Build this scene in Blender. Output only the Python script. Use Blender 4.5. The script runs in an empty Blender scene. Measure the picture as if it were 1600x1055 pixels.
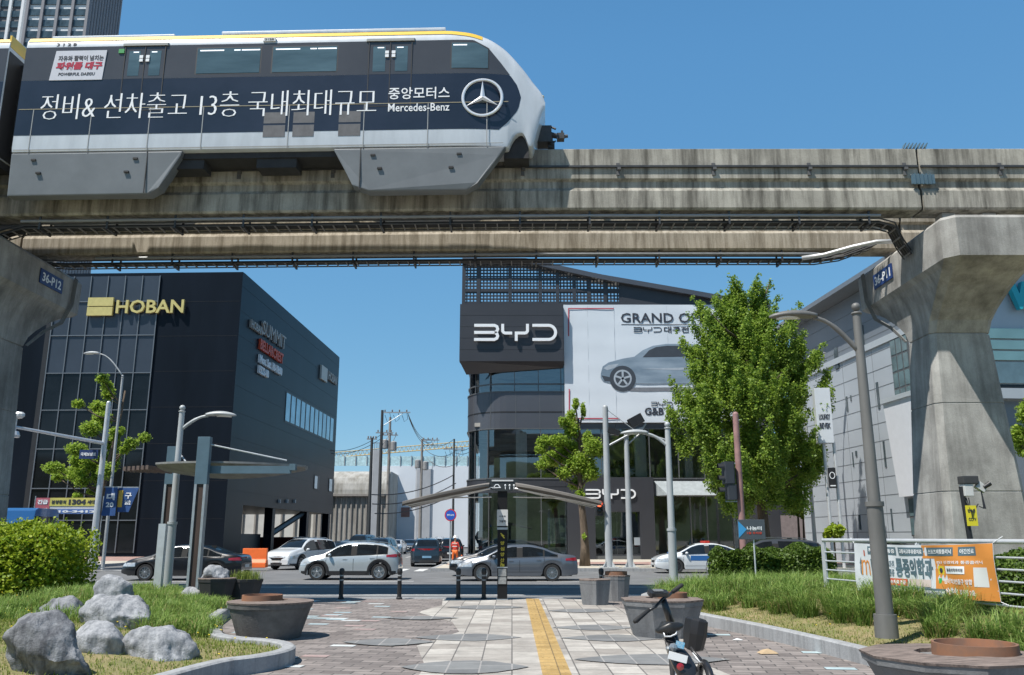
import bpy, bmesh, math, random
import numpy as np
from mathutils import Vector, Matrix, Euler
random.seed(7); RNG = np.random.default_rng(11)
PI = math.pi; R = math.radians
S = bpy.context.scene; COL = S.collection

# ---------------------------------------------------------------- camera
EYE = 1.68; PITCH = R(13.1); FPX = 1335.0
cd = bpy.data.cameras.new('camera'); cam = bpy.data.objects.new('camera', cd); COL.objects.link(cam)
cam.location = (0, 0, EYE); cam.rotation_euler = (PI/2 + PITCH, 0, 0)
cd.sensor_width = 36; cd.lens = 36*FPX/1600; cd.clip_start = .1; cd.clip_end = 3000
S.camera = cam
# ---------------------------------------------------------------- sky and sun
SUN_EL = R(61); SUN_AZ = R(231)      # compass style: 0 = +Y, clockwise; the sun stands behind the camera to the left
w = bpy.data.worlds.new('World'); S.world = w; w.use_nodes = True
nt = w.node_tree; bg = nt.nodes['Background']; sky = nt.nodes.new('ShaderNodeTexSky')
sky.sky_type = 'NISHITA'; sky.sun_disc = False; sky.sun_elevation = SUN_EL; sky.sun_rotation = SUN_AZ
sky.air_density = .85; sky.dust_density = 0.0; sky.ozone_density = 4.0; sky.altitude = 200
# clear spring sky: per channel tone of the physical sky (deeper blue overhead, pale blue near the horizon)
sp = nt.nodes.new('ShaderNodeSeparateColor'); cb = nt.nodes.new('ShaderNodeCombineColor'); nt.links.new(sky.outputs[0], sp.inputs[0])
for i, (gm, k) in enumerate(((.73, .515), (.49, .654), (.29, .77))):
    p = nt.nodes.new('ShaderNodeMath'); p.operation = 'POWER'; p.inputs[1].default_value = gm
    q = nt.nodes.new('ShaderNodeMath'); q.operation = 'MULTIPLY'; q.inputs[1].default_value = k*(.15**gm)/.15
    nt.links.new(sp.outputs[i], p.inputs[0]); nt.links.new(p.outputs[0], q.inputs[0]); nt.links.new(q.outputs[0], cb.inputs[i])
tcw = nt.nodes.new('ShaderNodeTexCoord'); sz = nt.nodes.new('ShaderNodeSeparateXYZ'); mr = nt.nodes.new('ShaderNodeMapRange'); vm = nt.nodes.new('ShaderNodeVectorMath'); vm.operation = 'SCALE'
mr.inputs[1].default_value = .5; mr.inputs[2].default_value = .95; mr.inputs[3].default_value = 1.; mr.inputs[4].default_value = .38; mr.interpolation_type = 'SMOOTHSTEP'  # added dimming of the sky above the view, cuts its fill light
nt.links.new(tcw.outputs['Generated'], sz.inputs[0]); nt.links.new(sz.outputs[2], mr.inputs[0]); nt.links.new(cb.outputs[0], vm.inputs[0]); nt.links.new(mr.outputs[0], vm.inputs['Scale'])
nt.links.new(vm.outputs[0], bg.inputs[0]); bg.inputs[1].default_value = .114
sl = bpy.data.lights.new('sun', 'SUN'); sl.energy = 5.0; sl.angle = R(.5); sl.color = (1, .955, .89)
so = bpy.data.objects.new('sun', sl); COL.objects.link(so)
sd = Vector((math.sin(SUN_AZ)*math.cos(SUN_EL), math.cos(SUN_AZ)*math.cos(SUN_EL), math.sin(SUN_EL)))
so.rotation_euler = sd.to_track_quat('Z', 'Y').to_euler()
S.view_settings.view_transform = 'Standard'; S.view_settings.look = 'None'
S.view_settings.exposure = .38; S.view_settings.gamma = 1

# ---------------------------------------------------------------- survey helpers: sight a point on the ground or on a plane at distance Y
def sight(x, y):
    u = (x-800)/FPX; v = (527.5-y)/FPX
    return (u, math.cos(PITCH)-v*math.sin(PITCH), math.sin(PITCH)+v*math.cos(PITCH))
def P(x, y, Y):
    r = sight(x, y); t = Y/r[1]; return Vector((r[0]*t, Y, EYE+r[2]*t))
def G(x, y, z=0.):
    r = sight(x, y); t = (z-EYE)/r[2]; return Vector((r[0]*t, r[1]*t, z))
def lerp(a, b, t): return a+(b-a)*t
def pl(pts):                                   # piecewise linear function from points
    xs = [p[0] for p in pts]; ys = [p[1] for p in pts]
    return lambda x: float(np.interp(x, xs, ys))
def smooth_fn(pts):                            # monotone cubic through points
    xs = np.array([p[0] for p in pts], float); ys = np.array([p[1] for p in pts], float)
    h = np.diff(xs); d = np.diff(ys)/h; m = np.zeros(len(xs)); m[0] = d[0]; m[-1] = d[-1]
    for i in range(1, len(xs)-1):
        m[i] = 0 if d[i-1]*d[i] <= 0 else 2*d[i-1]*d[i]/(d[i-1]+d[i])
    def f(x):
        x = min(max(x, xs[0]), xs[-1]); i = min(max(int(np.searchsorted(xs, x))-1, 0), len(h)-1)
        t = (x-xs[i])/h[i]; a, b = ys[i], ys[i+1]
        return float((2*t**3-3*t*t+1)*a+(t**3-2*t*t+t)*h[i]*m[i]+(3*t*t-2*t**3)*b+(t**3-t*t)*h[i]*m[i+1])
    return f

# ---------------------------------------------------------------- materials
MATS = {}
def _new(name):
    m = bpy.data.materials.new(name); m.use_nodes = True; MATS[name] = m
    return m, m.node_tree, m.node_tree.nodes['Principled BSDF']
def nd(nt, typ, **kw):
    n = nt.nodes.new(typ)
    for k, v in kw.items():
        if k in n.inputs: n.inputs[k].default_value = v
        else: setattr(n, k, v)
    return n
def c4(c): return (c[0], c[1], c[2], 1)
def mat(name, col, rough=.6, metal=0, var=.12, scale=3., col2=None, bump=0., bscale=40., stretch=(1, 1, 1), coat=0, spec=.5, emit=0, det=4):
    if name in MATS: return MATS[name]
    m, nt, b = _new(name); L = nt.links.new
    b.inputs['Roughness'].default_value = rough; b.inputs['Metallic'].default_value = metal
    b.inputs['Coat Weight'].default_value = coat; b.inputs['Coat Roughness'].default_value = .04
    b.inputs['Specular IOR Level'].default_value = spec
    tc = nd(nt, 'ShaderNodeTexCoord'); mp = nd(nt, 'ShaderNodeMapping'); mp.inputs['Scale'].default_value = stretch
    L(tc.outputs['Object'], mp.inputs[0])
    if var > 0 or col2:
        n = nd(nt, 'ShaderNodeTexNoise', Scale=scale, Detail=det, Roughness=.6); L(mp.outputs[0], n.inputs['Vector'])
        r = nd(nt, 'ShaderNodeValToRGB'); r.color_ramp.elements[0].position = .32; r.color_ramp.elements[1].position = .68
        a = col2 or tuple(c*(1-var) for c in col)
        bb = col if col2 else tuple(min(1, c*(1+var)) for c in col)
        r.color_ramp.elements[0].color = c4(a); r.color_ramp.elements[1].color = c4(bb)
        L(n.outputs['Fac'], r.inputs[0]); L(r.outputs[0], b.inputs['Base Color'])
    else: b.inputs['Base Color'].default_value = c4(col)
    if bump > 0:
        n2 = nd(nt, 'ShaderNodeTexNoise', Scale=bscale, Detail=3.); L(mp.outputs[0], n2.inputs['Vector'])
        bp = nd(nt, 'ShaderNodeBump', Strength=bump, Distance=.02); L(n2.outputs['Fac'], bp.inputs['Height']); L(bp.outputs[0], b.inputs['Normal'])
    if emit: b.inputs['Emission Color'].default_value = c4(col); b.inputs['Emission Strength'].default_value = emit
    return m
def concrete(name, col, dark, streak=5., low=.42, bump=.25, stain=.5):
    m, nt, b = _new(name); L = nt.links.new; b.inputs['Roughness'].default_value = .88; b.inputs['Specular IOR Level'].default_value = .25
    tc = nd(nt, 'ShaderNodeTexCoord'); mp = nd(nt, 'ShaderNodeMapping'); mp.inputs['Scale'].default_value = (1, 1, .09)
    L(tc.outputs['Object'], mp.inputs[0])
    n1 = nd(nt, 'ShaderNodeTexNoise', Scale=streak, Detail=6., Roughness=.65); L(mp.outputs[0], n1.inputs['Vector'])
    r1 = nd(nt, 'ShaderNodeValToRGB'); r1.color_ramp.elements[0].position = low-.09; r1.color_ramp.elements[1].position = low+.16
    r1.color_ramp.elements[0].color = c4(dark); r1.color_ramp.elements[1].color = c4(col); L(n1.outputs['Fac'], r1.inputs[0])
    n2 = nd(nt, 'ShaderNodeTexNoise', Scale=.7, Detail=5., Roughness=.6); L(tc.outputs['Object'], n2.inputs['Vector'])
    r2 = nd(nt, 'ShaderNodeValToRGB'); r2.color_ramp.elements[0].position = .35; r2.color_ramp.elements[1].position = .65
    v = 1-stain*.55; r2.color_ramp.elements[0].color = (v, v, v, 1); r2.color_ramp.elements[1].color = (1, 1, 1, 1); L(n2.outputs['Fac'], r2.inputs[0])
    n3 = nd(nt, 'ShaderNodeTexNoise', Scale=25., Detail=4., Roughness=.7); L(tc.outputs['Object'], n3.inputs['Vector'])
    r3 = nd(nt, 'ShaderNodeValToRGB'); r3.color_ramp.elements[0].position = .3; r3.color_ramp.elements[1].position = .7
    r3.color_ramp.elements[0].color = (.82, .82, .82, 1); r3.color_ramp.elements[1].color = (1.0, 1.0, 1.0, 1); L(n3.outputs['Fac'], r3.inputs[0])
    a = nd(nt, 'ShaderNodeMix', data_type='RGBA', blend_type='MULTIPLY'); a.inputs[0].default_value = 1
    L(r1.outputs[0], a.inputs[6]); L(r2.outputs[0], a.inputs[7])
    a2 = nd(nt, 'ShaderNodeMix', data_type='RGBA', blend_type='MULTIPLY'); a2.inputs[0].default_value = 1
    L(a.outputs[2], a2.inputs[6]); L(r3.outputs[0], a2.inputs[7]); L(a2.outputs[2], b.inputs['Base Color'])
    bp = nd(nt, 'ShaderNodeBump', Strength=bump, Distance=.02); L(n3.outputs['Fac'], bp.inputs['Height']); L(bp.outputs[0], b.inputs['Normal'])
    return m
def bricks(name, c1, c2, mortar, bw, bh, msize=.012, rot=0, rough=.8, offset=.5, noise=.25):
    m, nt, b = _new(name); L = nt.links.new; b.inputs['Roughness'].default_value = rough
    tc = nd(nt, 'ShaderNodeTexCoord'); mp = nd(nt, 'ShaderNodeMapping'); mp.inputs['Rotation'].default_value = (0, 0, rot); L(tc.outputs['Object'], mp.inputs[0])
    br = nd(nt, 'ShaderNodeTexBrick'); br.offset = offset
    br.inputs['Color1'].default_value = c4(c1); br.inputs['Color2'].default_value = c4(c2); br.inputs['Mortar'].default_value = c4(mortar)
    br.inputs['Scale'].default_value = 1; br.inputs['Brick Width'].default_value = bw; br.inputs['Row Height'].default_value = bh
    br.inputs['Mortar Size'].default_value = msize; br.inputs['Mortar Smooth'].default_value = .2; br.inputs['Bias'].default_value = 0
    L(mp.outputs[0], br.inputs['Vector'])
    n = nd(nt, 'ShaderNodeTexNoise', Scale=2.2, Detail=9., Roughness=.78); L(tc.outputs['Object'], n.inputs['Vector'])
    r = nd(nt, 'ShaderNodeValToRGB'); r.color_ramp.elements[0].position = .3; r.color_ramp.elements[1].position = .7
    v = 1-noise; r.color_ramp.elements[0].color = (v, v, v, 1); r.color_ramp.elements[1].color = (1.05, 1.05, 1.05, 1); L(n.outputs['Fac'], r.inputs[0])
    a = nd(nt, 'ShaderNodeMix', data_type='RGBA', blend_type='MULTIPLY'); a.inputs[0].default_value = 1
    L(br.outputs['Color'], a.inputs[6]); L(r.outputs[0], a.inputs[7]); L(a.outputs[2], b.inputs['Base Color'])
    bp = nd(nt, 'ShaderNodeBump', Strength=.4, Distance=.006, invert=True); L(br.outputs['Fac'], bp.inputs['Height']); L(bp.outputs[0], b.inputs['Normal'])
    return m
def leafmat(name, a, bcol, trans=.45, rough=.5):
    m, nt, b = _new(name); L = nt.links.new; out = nt.nodes['Material Output']
    g = nd(nt, 'ShaderNodeNewGeometry'); r = nd(nt, 'ShaderNodeValToRGB')
    r.color_ramp.elements[0].color = c4(a); r.color_ramp.elements[1].color = c4(bcol); L(g.outputs['Random Per Island'], r.inputs[0])
    L(r.outputs[0], b.inputs['Base Color']); b.inputs['Roughness'].default_value = rough; b.inputs['Specular IOR Level'].default_value = .3
    t = nd(nt, 'ShaderNodeBsdfTranslucent'); L(r.outputs[0], t.inputs[0])
    mx = nd(nt, 'ShaderNodeMixShader'); mx.inputs[0].default_value = trans
    L(b.outputs[0], mx.inputs[1]); L(t.outputs[0], mx.inputs[2]); L(mx.outputs[0], out.inputs[0])
    return m
def glassmat(name, tint, refl=.12, rough=.02):
    m, nt, b = _new(name); L = nt.links.new; out = nt.nodes['Material Output']; nt.nodes.remove(b)
    t = nd(nt, 'ShaderNodeBsdfTransparent'); t.inputs[0].default_value = c4(tint)
    g = nd(nt, 'ShaderNodeBsdfGlossy'); g.inputs['Roughness'].default_value = rough; g.inputs[0].default_value = (.9, .95, 1, 1)
    f = nd(nt, 'ShaderNodeFresnel'); f.inputs[0].default_value = 1.5
    ad = nd(nt, 'ShaderNodeMath', operation='ADD', use_clamp=True); ad.inputs[1].default_value = refl; L(f.outputs[0], ad.inputs[0])
    mx = nd(nt, 'ShaderNodeMixShader'); L(ad.outputs[0], mx.inputs[0]); L(t.outputs[0], mx.inputs[1]); L(g.outputs[0], mx.inputs[2]); L(mx.outputs[0], out.inputs[0])
    return m
conc_beam = concrete('beam_concrete', (.50, .475, .41), (.17, .16, .135), 3.6, .44, stain=.6)
conc_far = concrete('far_beam_concrete', (.52, .47, .385), (.27, .235, .18), 6., .45, stain=.3)
conc_pier = concrete('pier_concrete', (.47, .46, .43), (.30, .29, .27), 2.4, .43, bump=.4, stain=.8)
asphalt = mat('asphalt', (.15, .153, .157), .85, var=.18, scale=.8, bump=.4, bscale=120)
white_paint = mat('road_paint', (.62, .62, .6), .6, var=.15, scale=6)
granite = concrete('granite_kerb', (.40, .41, .42), (.28, .285, .29), 8., .4, bump=.3, stain=.3)
steel = mat('galvanised_steel', (.42, .45, .47), .45, .6, var=.1, scale=6)
steel_dark = mat('dark_steel', (.06, .062, .065), .5, .3, var=.2, scale=5)
steel_light = mat('light_steel', (.60, .62, .64), .4, .4, var=.08, scale=4)
gray_paint = mat('gray_pole_paint', (.15, .148, .14), .55, .1, var=.18, scale=3, stretch=(1, 1, .3))
gray_paint2 = mat('pale_pole_paint', (.40, .42, .43), .5, .1, var=.12, scale=3, stretch=(1, 1, .3))
blue_steel = mat('blue_gray_steel', (.09, .15, .19), .5, .1, var=.1)
black_plastic = mat('black_plastic', (.018, .018, .02), .45, var=.15)
rubber = mat('rubber', (.022, .022, .023), .8, var=.2, scale=8)
white_m = mat('white_letters', (.80, .82, .84), .5, var=0)
black_clad = mat('black_cladding', (.007, .0105, .017), .36, 0, spec=.12, var=.3, scale=.25, stretch=(1, 1, .2))
dk_glass = mat('dark_glass', (.008, .010, .013), .05, 0, var=.5, scale=.25, spec=.32)
lampglass = mat('lamp_lens', (.6, .6, .58), .25, var=0)
yellow_m = mat('yellow_paint', (.75, .50, .08), .5, var=.05)
orange_m = mat('orange_plastic', (.85, .16, .03), .5, var=.08)
red_m = mat('red_paint', (.55, .03, .03), .4, var=0)
wood_bench = mat('weathered_bench_wood', (.19, .15, .13), .8, var=.5, scale=5, stretch=(1, 6, 1), bump=.4)
rust = mat('rust', (.27, .12, .06), .8, col2=(.17, .10, .07), scale=4)
bark = mat('bark', (.115, .085, .06), .9, var=.35, scale=6, stretch=(1, 1, .3), bump=.8, bscale=15)
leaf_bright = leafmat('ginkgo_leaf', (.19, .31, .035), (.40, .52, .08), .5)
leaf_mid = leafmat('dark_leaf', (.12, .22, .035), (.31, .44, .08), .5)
leaf_hedge = leafmat('hedge_leaf', (.16, .27, .02), (.40, .47, .04), .4)
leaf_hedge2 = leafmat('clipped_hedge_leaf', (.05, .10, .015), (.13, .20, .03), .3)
grass_m = leafmat('grass_blade', (.12, .19, .03), (.32, .36, .09), .4)
grass_long = leafmat('long_grass_blade', (.10, .20, .03), (.33, .44, .12), .4)
grass_dry = leafmat('dry_grass_blade', (.30, .24, .10), (.46, .38, .18), .3)
soil = mat('soil_turf', (.15, .16, .055), .95, col2=(.29, .23, .12), scale=2.2, bump=.6, bscale=30)

# ---------------------------------------------------------------- mesh kit
class MB:
    def __init__(s): s.v = []; s.f = []; s.mi = []; s.m = 0; s.M = None
    def add(s, vs, fs):
        o = len(s.v)
        s.v += [tuple(s.M @ Vector(v)) for v in vs] if s.M else [tuple(v) for v in vs]
        s.f += [tuple(i+o for i in f) for f in fs]; s.mi += [s.m]*len(fs); return s
    def box(s, x0, x1, y0, y1, z0, z1):
        return s.add([(x, y, z) for z in (z0, z1) for y in (y0, y1) for x in (x0, x1)],
                     [(0, 2, 3, 1), (4, 5, 7, 6), (0, 1, 5, 4), (2, 6, 7, 3), (0, 4, 6, 2), (1, 3, 7, 5)])
    def rbox(s, x0, x1, y0, y1, z0, z1, r):     # box with chamfered vertical corners
        return s.rings([s.chrect(x0, x1, y0, y1, r, z0), s.chrect(x0, x1, y0, y1, r, z1)])
    @staticmethod
    def chrect(x0, x1, y0, y1, c, z):
        return [(x0+c, y0, z), (x1-c, y0, z), (x1, y0+c, z), (x1, y1-c, z), (x1-c, y1, z), (x0+c, y1, z), (x0, y1-c, z), (x0, y0+c, z)]
    def rings(s, rs, caps=True, close=True):
        n = len(rs[0]); vs = [p for r in rs for p in r]; fs = []
        for i in range(len(rs)-1):
            for j in range(n if close else n-1):
                k = (j+1) % n; fs.append((i*n+j, i*n+k, (i+1)*n+k, (i+1)*n+j))
        if caps: fs += [tuple(range(n-1, -1, -1)), tuple((len(rs)-1)*n+j for j in range(n))]
        return s.add(vs, fs)
    def cyl(s, a, b, r0, r1=None, n=12, caps=True): return s.tube([a, b], [r0, r0 if r1 is None else r1], n, caps)
    def tube(s, pts, rad, n=8, caps=True):
        pts = [Vector(p) for p in pts]; rad = rad if isinstance(rad, (list, tuple)) else [rad]*len(pts); rs = []; up = None
        for i, p in enumerate(pts):
            t = (pts[min(i+1, len(pts)-1)]-pts[max(i-1, 0)]).normalized()
            if up is None: up = Vector((0, 0, 1)) if abs(t.z) < .9 else Vector((0, 1, 0))
            a = t.cross(up)
            if a.length < 1e-4: a = t.cross(Vector((1, 0, 0)))
            a.normalize(); b = a.cross(t).normalized(); up = b
            rs.append([p+(a*math.cos(q)+b*math.sin(q))*rad[i] for q in (2*PI*k/n for k in range(n))])
        return s.rings(rs, caps)
    def lathe(s, prof, c=(0, 0, 0), n=20, axis='z', caps=True):
        rs = []
        for r, h in prof:
            ring = []
            for k in range(n):
                a = 2*PI*k/n; u, v = r*math.cos(a), r*math.sin(a)
                ring.append((c[0]+u, c[1]+v, c[2]+h) if axis == 'z' else (c[0]+u, c[1]+h, c[2]+v))
            rs.append(ring)
        return s.rings(rs, caps)
    def ball(s, c, r, n=10, sq=(1, 1, 1)):
        rs = []
        for i in range(n//2+1):
            a = -PI/2+PI*i/(n//2); rr = max(math.cos(a), .02)*r
            rs.append([(c[0]+rr*math.cos(2*PI*k/n)*sq[0], c[1]+rr*math.sin(2*PI*k/n)*sq[1], c[2]+r*math.sin(a)*sq[2]) for k in range(n)])
        return s.rings(rs)
    def poly(s, pts, z0, z1=None):              # flat polygon, or prism when z1 given
        n = len(pts)
        if z1 is None: return s.add([(p[0], p[1], z0) for p in pts], [tuple(range(n))])
        return s.rings([[(p[0], p[1], z0) for p in pts], [(p[0], p[1], z1) for p in pts]])
    def wallpoly(s, pts, y0, y1):               # polygon in the x-z plane extruded from y0 to y1
        return s.rings([[(p[0], y0, p[1]) for p in pts], [(p[0], y1, p[1]) for p in pts]])
    def ribbon(s, pts, wd, y0, y1, closed=False):   # stroke of width wd in the x-z plane
        n = len(pts); L = []; Rr = []
        for i, p in enumerate(pts):
            a = pts[i-1] if (i > 0 or closed) else None; b = pts[(i+1) % n] if (i < n-1 or closed) else None
            d1 = Vector((p[0]-a[0], p[1]-a[1])).normalized() if a is not None else None
            d2 = Vector((b[0]-p[0], b[1]-p[1])).normalized() if b is not None else None
            d1 = d1 or d2; d2 = d2 or d1; n1 = Vector((-d1.y, d1.x)); n2 = Vector((-d2.y, d2.x)); m = (n1+n2).normalized()
            k = wd/2/max(m.dot(n1), .4)
            L.append((p[0]+m.x*k, p[1]+m.y*k)); Rr.append((p[0]-m.x*k, p[1]-m.y*k))
        for i in range(n if closed else n-1):
            j = (i+1) % n; s.wallpoly([L[i], Rr[i], Rr[j], L[j]], y0, y1)
        return s
    def sweep(s, path, prof, closed=False):     # path in plan, prof = (offset to the left, z)
        n = len(path); rs = []
        for i, p in enumerate(path):
            a = path[i-1] if (i > 0 or closed) else p; b = path[(i+1) % n] if (i < n-1 or closed) else p
            d = Vector((b[0]-a[0], b[1]-a[1])).normalized(); m = Vector((-d.y, d.x))
            rs.append([(p[0]+m.x*o, p[1]+m.y*o, z) for o, z in prof])
        if closed: rs.append(rs[0])
        return s.rings(rs, caps=not closed)
    def build(s, name, mats, parent=None, smooth=False, bevel=0):
        me = bpy.data.meshes.new(name); me.from_pydata(s.v, [], s.f)
        for m in (mats if isinstance(mats, (list, tuple)) else [mats]): me.materials.append(m)
        if any(s.mi): me.polygons.foreach_set('material_index', s.mi)
        bm = bmesh.new(); bm.from_mesh(me); bmesh.ops.recalc_face_normals(bm, faces=bm.faces)
        if bevel:
            eg = [e for e in bm.edges if len(e.link_faces) == 2 and e.calc_face_angle(0) > .5]
            bmesh.ops.bevel(bm, geom=eg, offset=bevel, segments=2, affect='EDGES', profile=.7)
        bm.to_mesh(me); bm.free()
        if smooth:
            me.polygons.foreach_set('use_smooth', [True]*len(me.polygons))
            if smooth is not True: me.set_sharp_from_angle(angle=R(smooth))
        o = bpy.data.objects.new(name, me); COL.objects.link(o)
        if parent: o.parent = parent
        return o
def tag(o, label=None, cat=None, group=None, kind=None):
    if label: o['label'] = label
    if cat: o['category'] = cat
    if group: o['group'] = group
    if kind: o['kind'] = kind
    return o
def thing(name, label, cat, loc=(0, 0, 0), rz=0, group=None):
    o = bpy.data.objects.new(name, None); COL.objects.link(o); o.location = loc; o.rotation_euler = (0, 0, rz); o.empty_display_size = .2
    return tag(o, label, cat, group)
def struct(name, mb, m, **k): return tag(mb.build(name, m, **k), kind='structure')
def copy_tree(o, parent=None):
    c = o.copy(); COL.objects.link(c)
    if parent: c.parent = parent
    for ch in list(o.children): copy_tree(ch, c)
    return c
_TX = {}
def text2d(s, bold=0.):
    k = (s, bold)
    if k in _TX: return _TX[k]
    c = bpy.data.curves.new('lettering', 'FONT'); c.body = s; c.size = 1; c.offset = bold; c.resolution_u = 2; c.extrude = 0; c.fill_mode = 'FRONT'
    c.fill_mode = 'BOTH'; c.extrude = .02
    o = bpy.data.objects.new('lettering', c); COL.objects.link(o)
    dg = bpy.context.evaluated_depsgraph_get(); me = o.evaluated_get(dg).to_mesh()
    v = np.array([tuple(x.co) for x in me.vertices]); f = [tuple(p.vertices) for p in me.polygons]
    o.evaluated_get(dg).to_mesh_clear(); bpy.data.objects.remove(o); bpy.data.curves.remove(c)
    _TX[k] = (v, f); return v, f
def write(mb, s, x0, x1, z0, z1, y, depth=.01, bold=0., skew=0.):
    """letters filling the rectangle x0..x1, z0..z1 of a wall facing -Y (or of mb.M's plane)"""
    v, f = text2d(s, bold); a = v.min(0); b = v.max(0)
    u = (v[:, 0]-a[0])/(b[0]-a[0]); w_ = (v[:, 1]-a[1])/(b[1]-a[1]); d = (v[:, 2]-a[2])/(b[2]-a[2])
    mb.add([(x0+(x1-x0)*u[i]+skew*(z1-z0)*w_[i], y-depth*d[i], z0+(z1-z0)*w_[i]) for i in range(len(v))], f)
    return mb
def quads_mesh(name, V, m, parent=None):          # V: (n,4,3) array of separate quads
    n = len(V); me = bpy.data.meshes.new(name); me.vertices.add(n*4); me.vertices.foreach_set('co', V.reshape(-1).astype(np.float32))
    me.loops.add(n*4); me.loops.foreach_set('vertex_index', np.arange(n*4, dtype=np.int32))
    me.polygons.add(n); me.polygons.foreach_set('loop_start', np.arange(0, n*4, 4, dtype=np.int32)); me.polygons.foreach_set('loop_total', np.full(n, 4, np.int32))
    me.materials.append(m) if not isinstance(m, list) else [me.materials.append(x) for x in m]
    me.update(calc_edges=True); me.validate()
    o = bpy.data.objects.new(name, me); COL.objects.link(o)
    if parent: o.parent = parent
    return o
def leaf_cloud(name, pts, size, m, parent=None, upb=.5):
    n = len(pts); d = RNG.normal(size=(n, 3)); d[:, 2] = np.abs(d[:, 2])*.6+upb; d /= np.linalg.norm(d, axis=1)[:, None]
    t = RNG.normal(size=(n, 3)); a = np.cross(d, t); a /= np.linalg.norm(a, axis=1)[:, None]; b = np.cross(d, a)
    s = (size*RNG.uniform(.6, 1.3, n))[:, None]
    V = np.stack([pts-a*s*.5, pts-b*s*.42+d*s*.08, pts+a*s*.55, pts+b*s*.42+d*s*.08], 1)
    return quads_mesh(name, V, m, parent)
def blob_points(blobs, n, shell=.5):               # blobs: (x,y,z,rx,ry,rz)
    B = np.array(blobs, float); vol = B[:, 3]*B[:, 4]*B[:, 5]; wts = vol**.8; k = RNG.choice(len(B), n, p=wts/wts.sum())
    d = RNG.normal(size=(n, 3)); d /= np.linalg.norm(d, axis=1)[:, None]; r = RNG.uniform(0, 1, n)**shell*RNG.uniform(.7, 1.3, n)
    return B[k, :3]+d*r[:, None]*B[k, 3:]
def blades(name, base, h, wd, lean, m, parent=None):   # base (n,3); each blade is a bent strip of two quads
    n = len(base); a = RNG.uniform(0, 2*PI, n); dx = np.stack([np.cos(a), np.sin(a), np.zeros(n)], 1); sx = np.stack([-np.sin(a), np.cos(a), np.zeros(n)], 1)
    h = h*RNG.uniform(.55, 1.25, n)[:, None] if np.isscalar(h) else h[:, None]; l = lean*RNG.uniform(.2, 1.3, n)[:, None]*h
    up = np.array([0, 0, 1.]); w2 = wd/2*RNG.uniform(.7, 1.3, n)[:, None]
    p1 = base+up*h*.62+dx*l*.35; p2 = base+up*h*(1-.3*np.minimum(l/h, 1))+dx*l
    q1 = np.stack([base-sx*w2, base+sx*w2, p1+sx*w2*.8, p1-sx*w2*.8], 1); q2 = np.stack([p1-sx*w2*.8, p1+sx*w2*.8, p2+sx*w2*.12, p2-sx*w2*.12], 1)
    V = np.empty((n*2, 4, 3)); V[0::2] = q1; V[1::2] = q2
    return quads_mesh(name, V, m, parent)
def inpoly(px, py, poly):
    c = np.zeros(len(px), bool); n = len(poly); j = n-1
    for i in range(n):
        xi, yi = poly[i][:2]; xj, yj = poly[j][:2]
        c ^= ((yi > py) != (yj > py)) & (px < (xj-xi)*(py-yi)/(yj-yi+1e-12)+xi); j = i
    return c
# ================================================================ GROUND
RZ = -.10                                         # road level; the plaza is 0
g = MB(); g.add([(-1500, -1500, -.35), (1500, -1500, -.35), (1500, 1500, -.35), (-1500, 1500, -.35)], [(0, 1, 2, 3)])
struct('ground', g, mat('far_ground', (.16, .15, .13), .9, scale=.05))
g = MB(); g.box(-140, 140, 24.95, 46.0, -.34, RZ); g.box(-24.5, -4.2, 46.0, 180, -.34, RZ+.0005)
struct('road', g, asphalt)
pav_dark = bricks('dark_pavers', (.19, .165, .155), (.33, .29, .27), (.09, .085, .08), .40, .20, .011, rot=R(8), noise=.42)
pav_light = bricks('light_pavers', (.34, .31, .28), (.55, .52, .475), (.17, .16, .15), .60, .42, .011, rot=R(90), noise=.45)
g = MB(); g.box(-60, 60, -30, 24.6, -.34, 0); struct('plaza_paving', g, pav_dark)
g = MB(); g.box(-60, 60, 24.6, 24.95, -.34, .012); struct('plaza_kerb', g, granite)
g = MB()
Lp = [G(695, 941), G(650, 972), G(742, 1000), G(596, 1062)]
g.poly([(-1.9, 24.5), (-1.75, 22.3), (-2.15, 20.3), (-1.2, 18.0), (-.95, 16.2), (-1.5, 14.2), (-1.15, 12.0), (-1.3, -5), (2.9, -5), (2.75, 11.0), (2.45, 13.2), (2.95, 15.0), (2.4, 18.0), (2.7, 20.5), (2.3, 24.5)], .004)
struct('light_paving', g, pav_light)
g = MB(); g.box(.38, .74, 11.6-9, 24.5, .0045, .011)
yt = bricks('tactile_tiles', (.44, .29, .10), (.56, .38, .15), (.22, .16, .08), .30, .30, .008, offset=0, noise=.45)
struct('tactile_strip', g, yt)
g = MB()
for i in range(26):
    for k in range(4): g.box(.42+k*.083, .45+k*.083, 2.7+i*.84, 2.7+i*.84+.78, .0112, .0145)
struct('tactile_ridges', g, yt)
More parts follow.
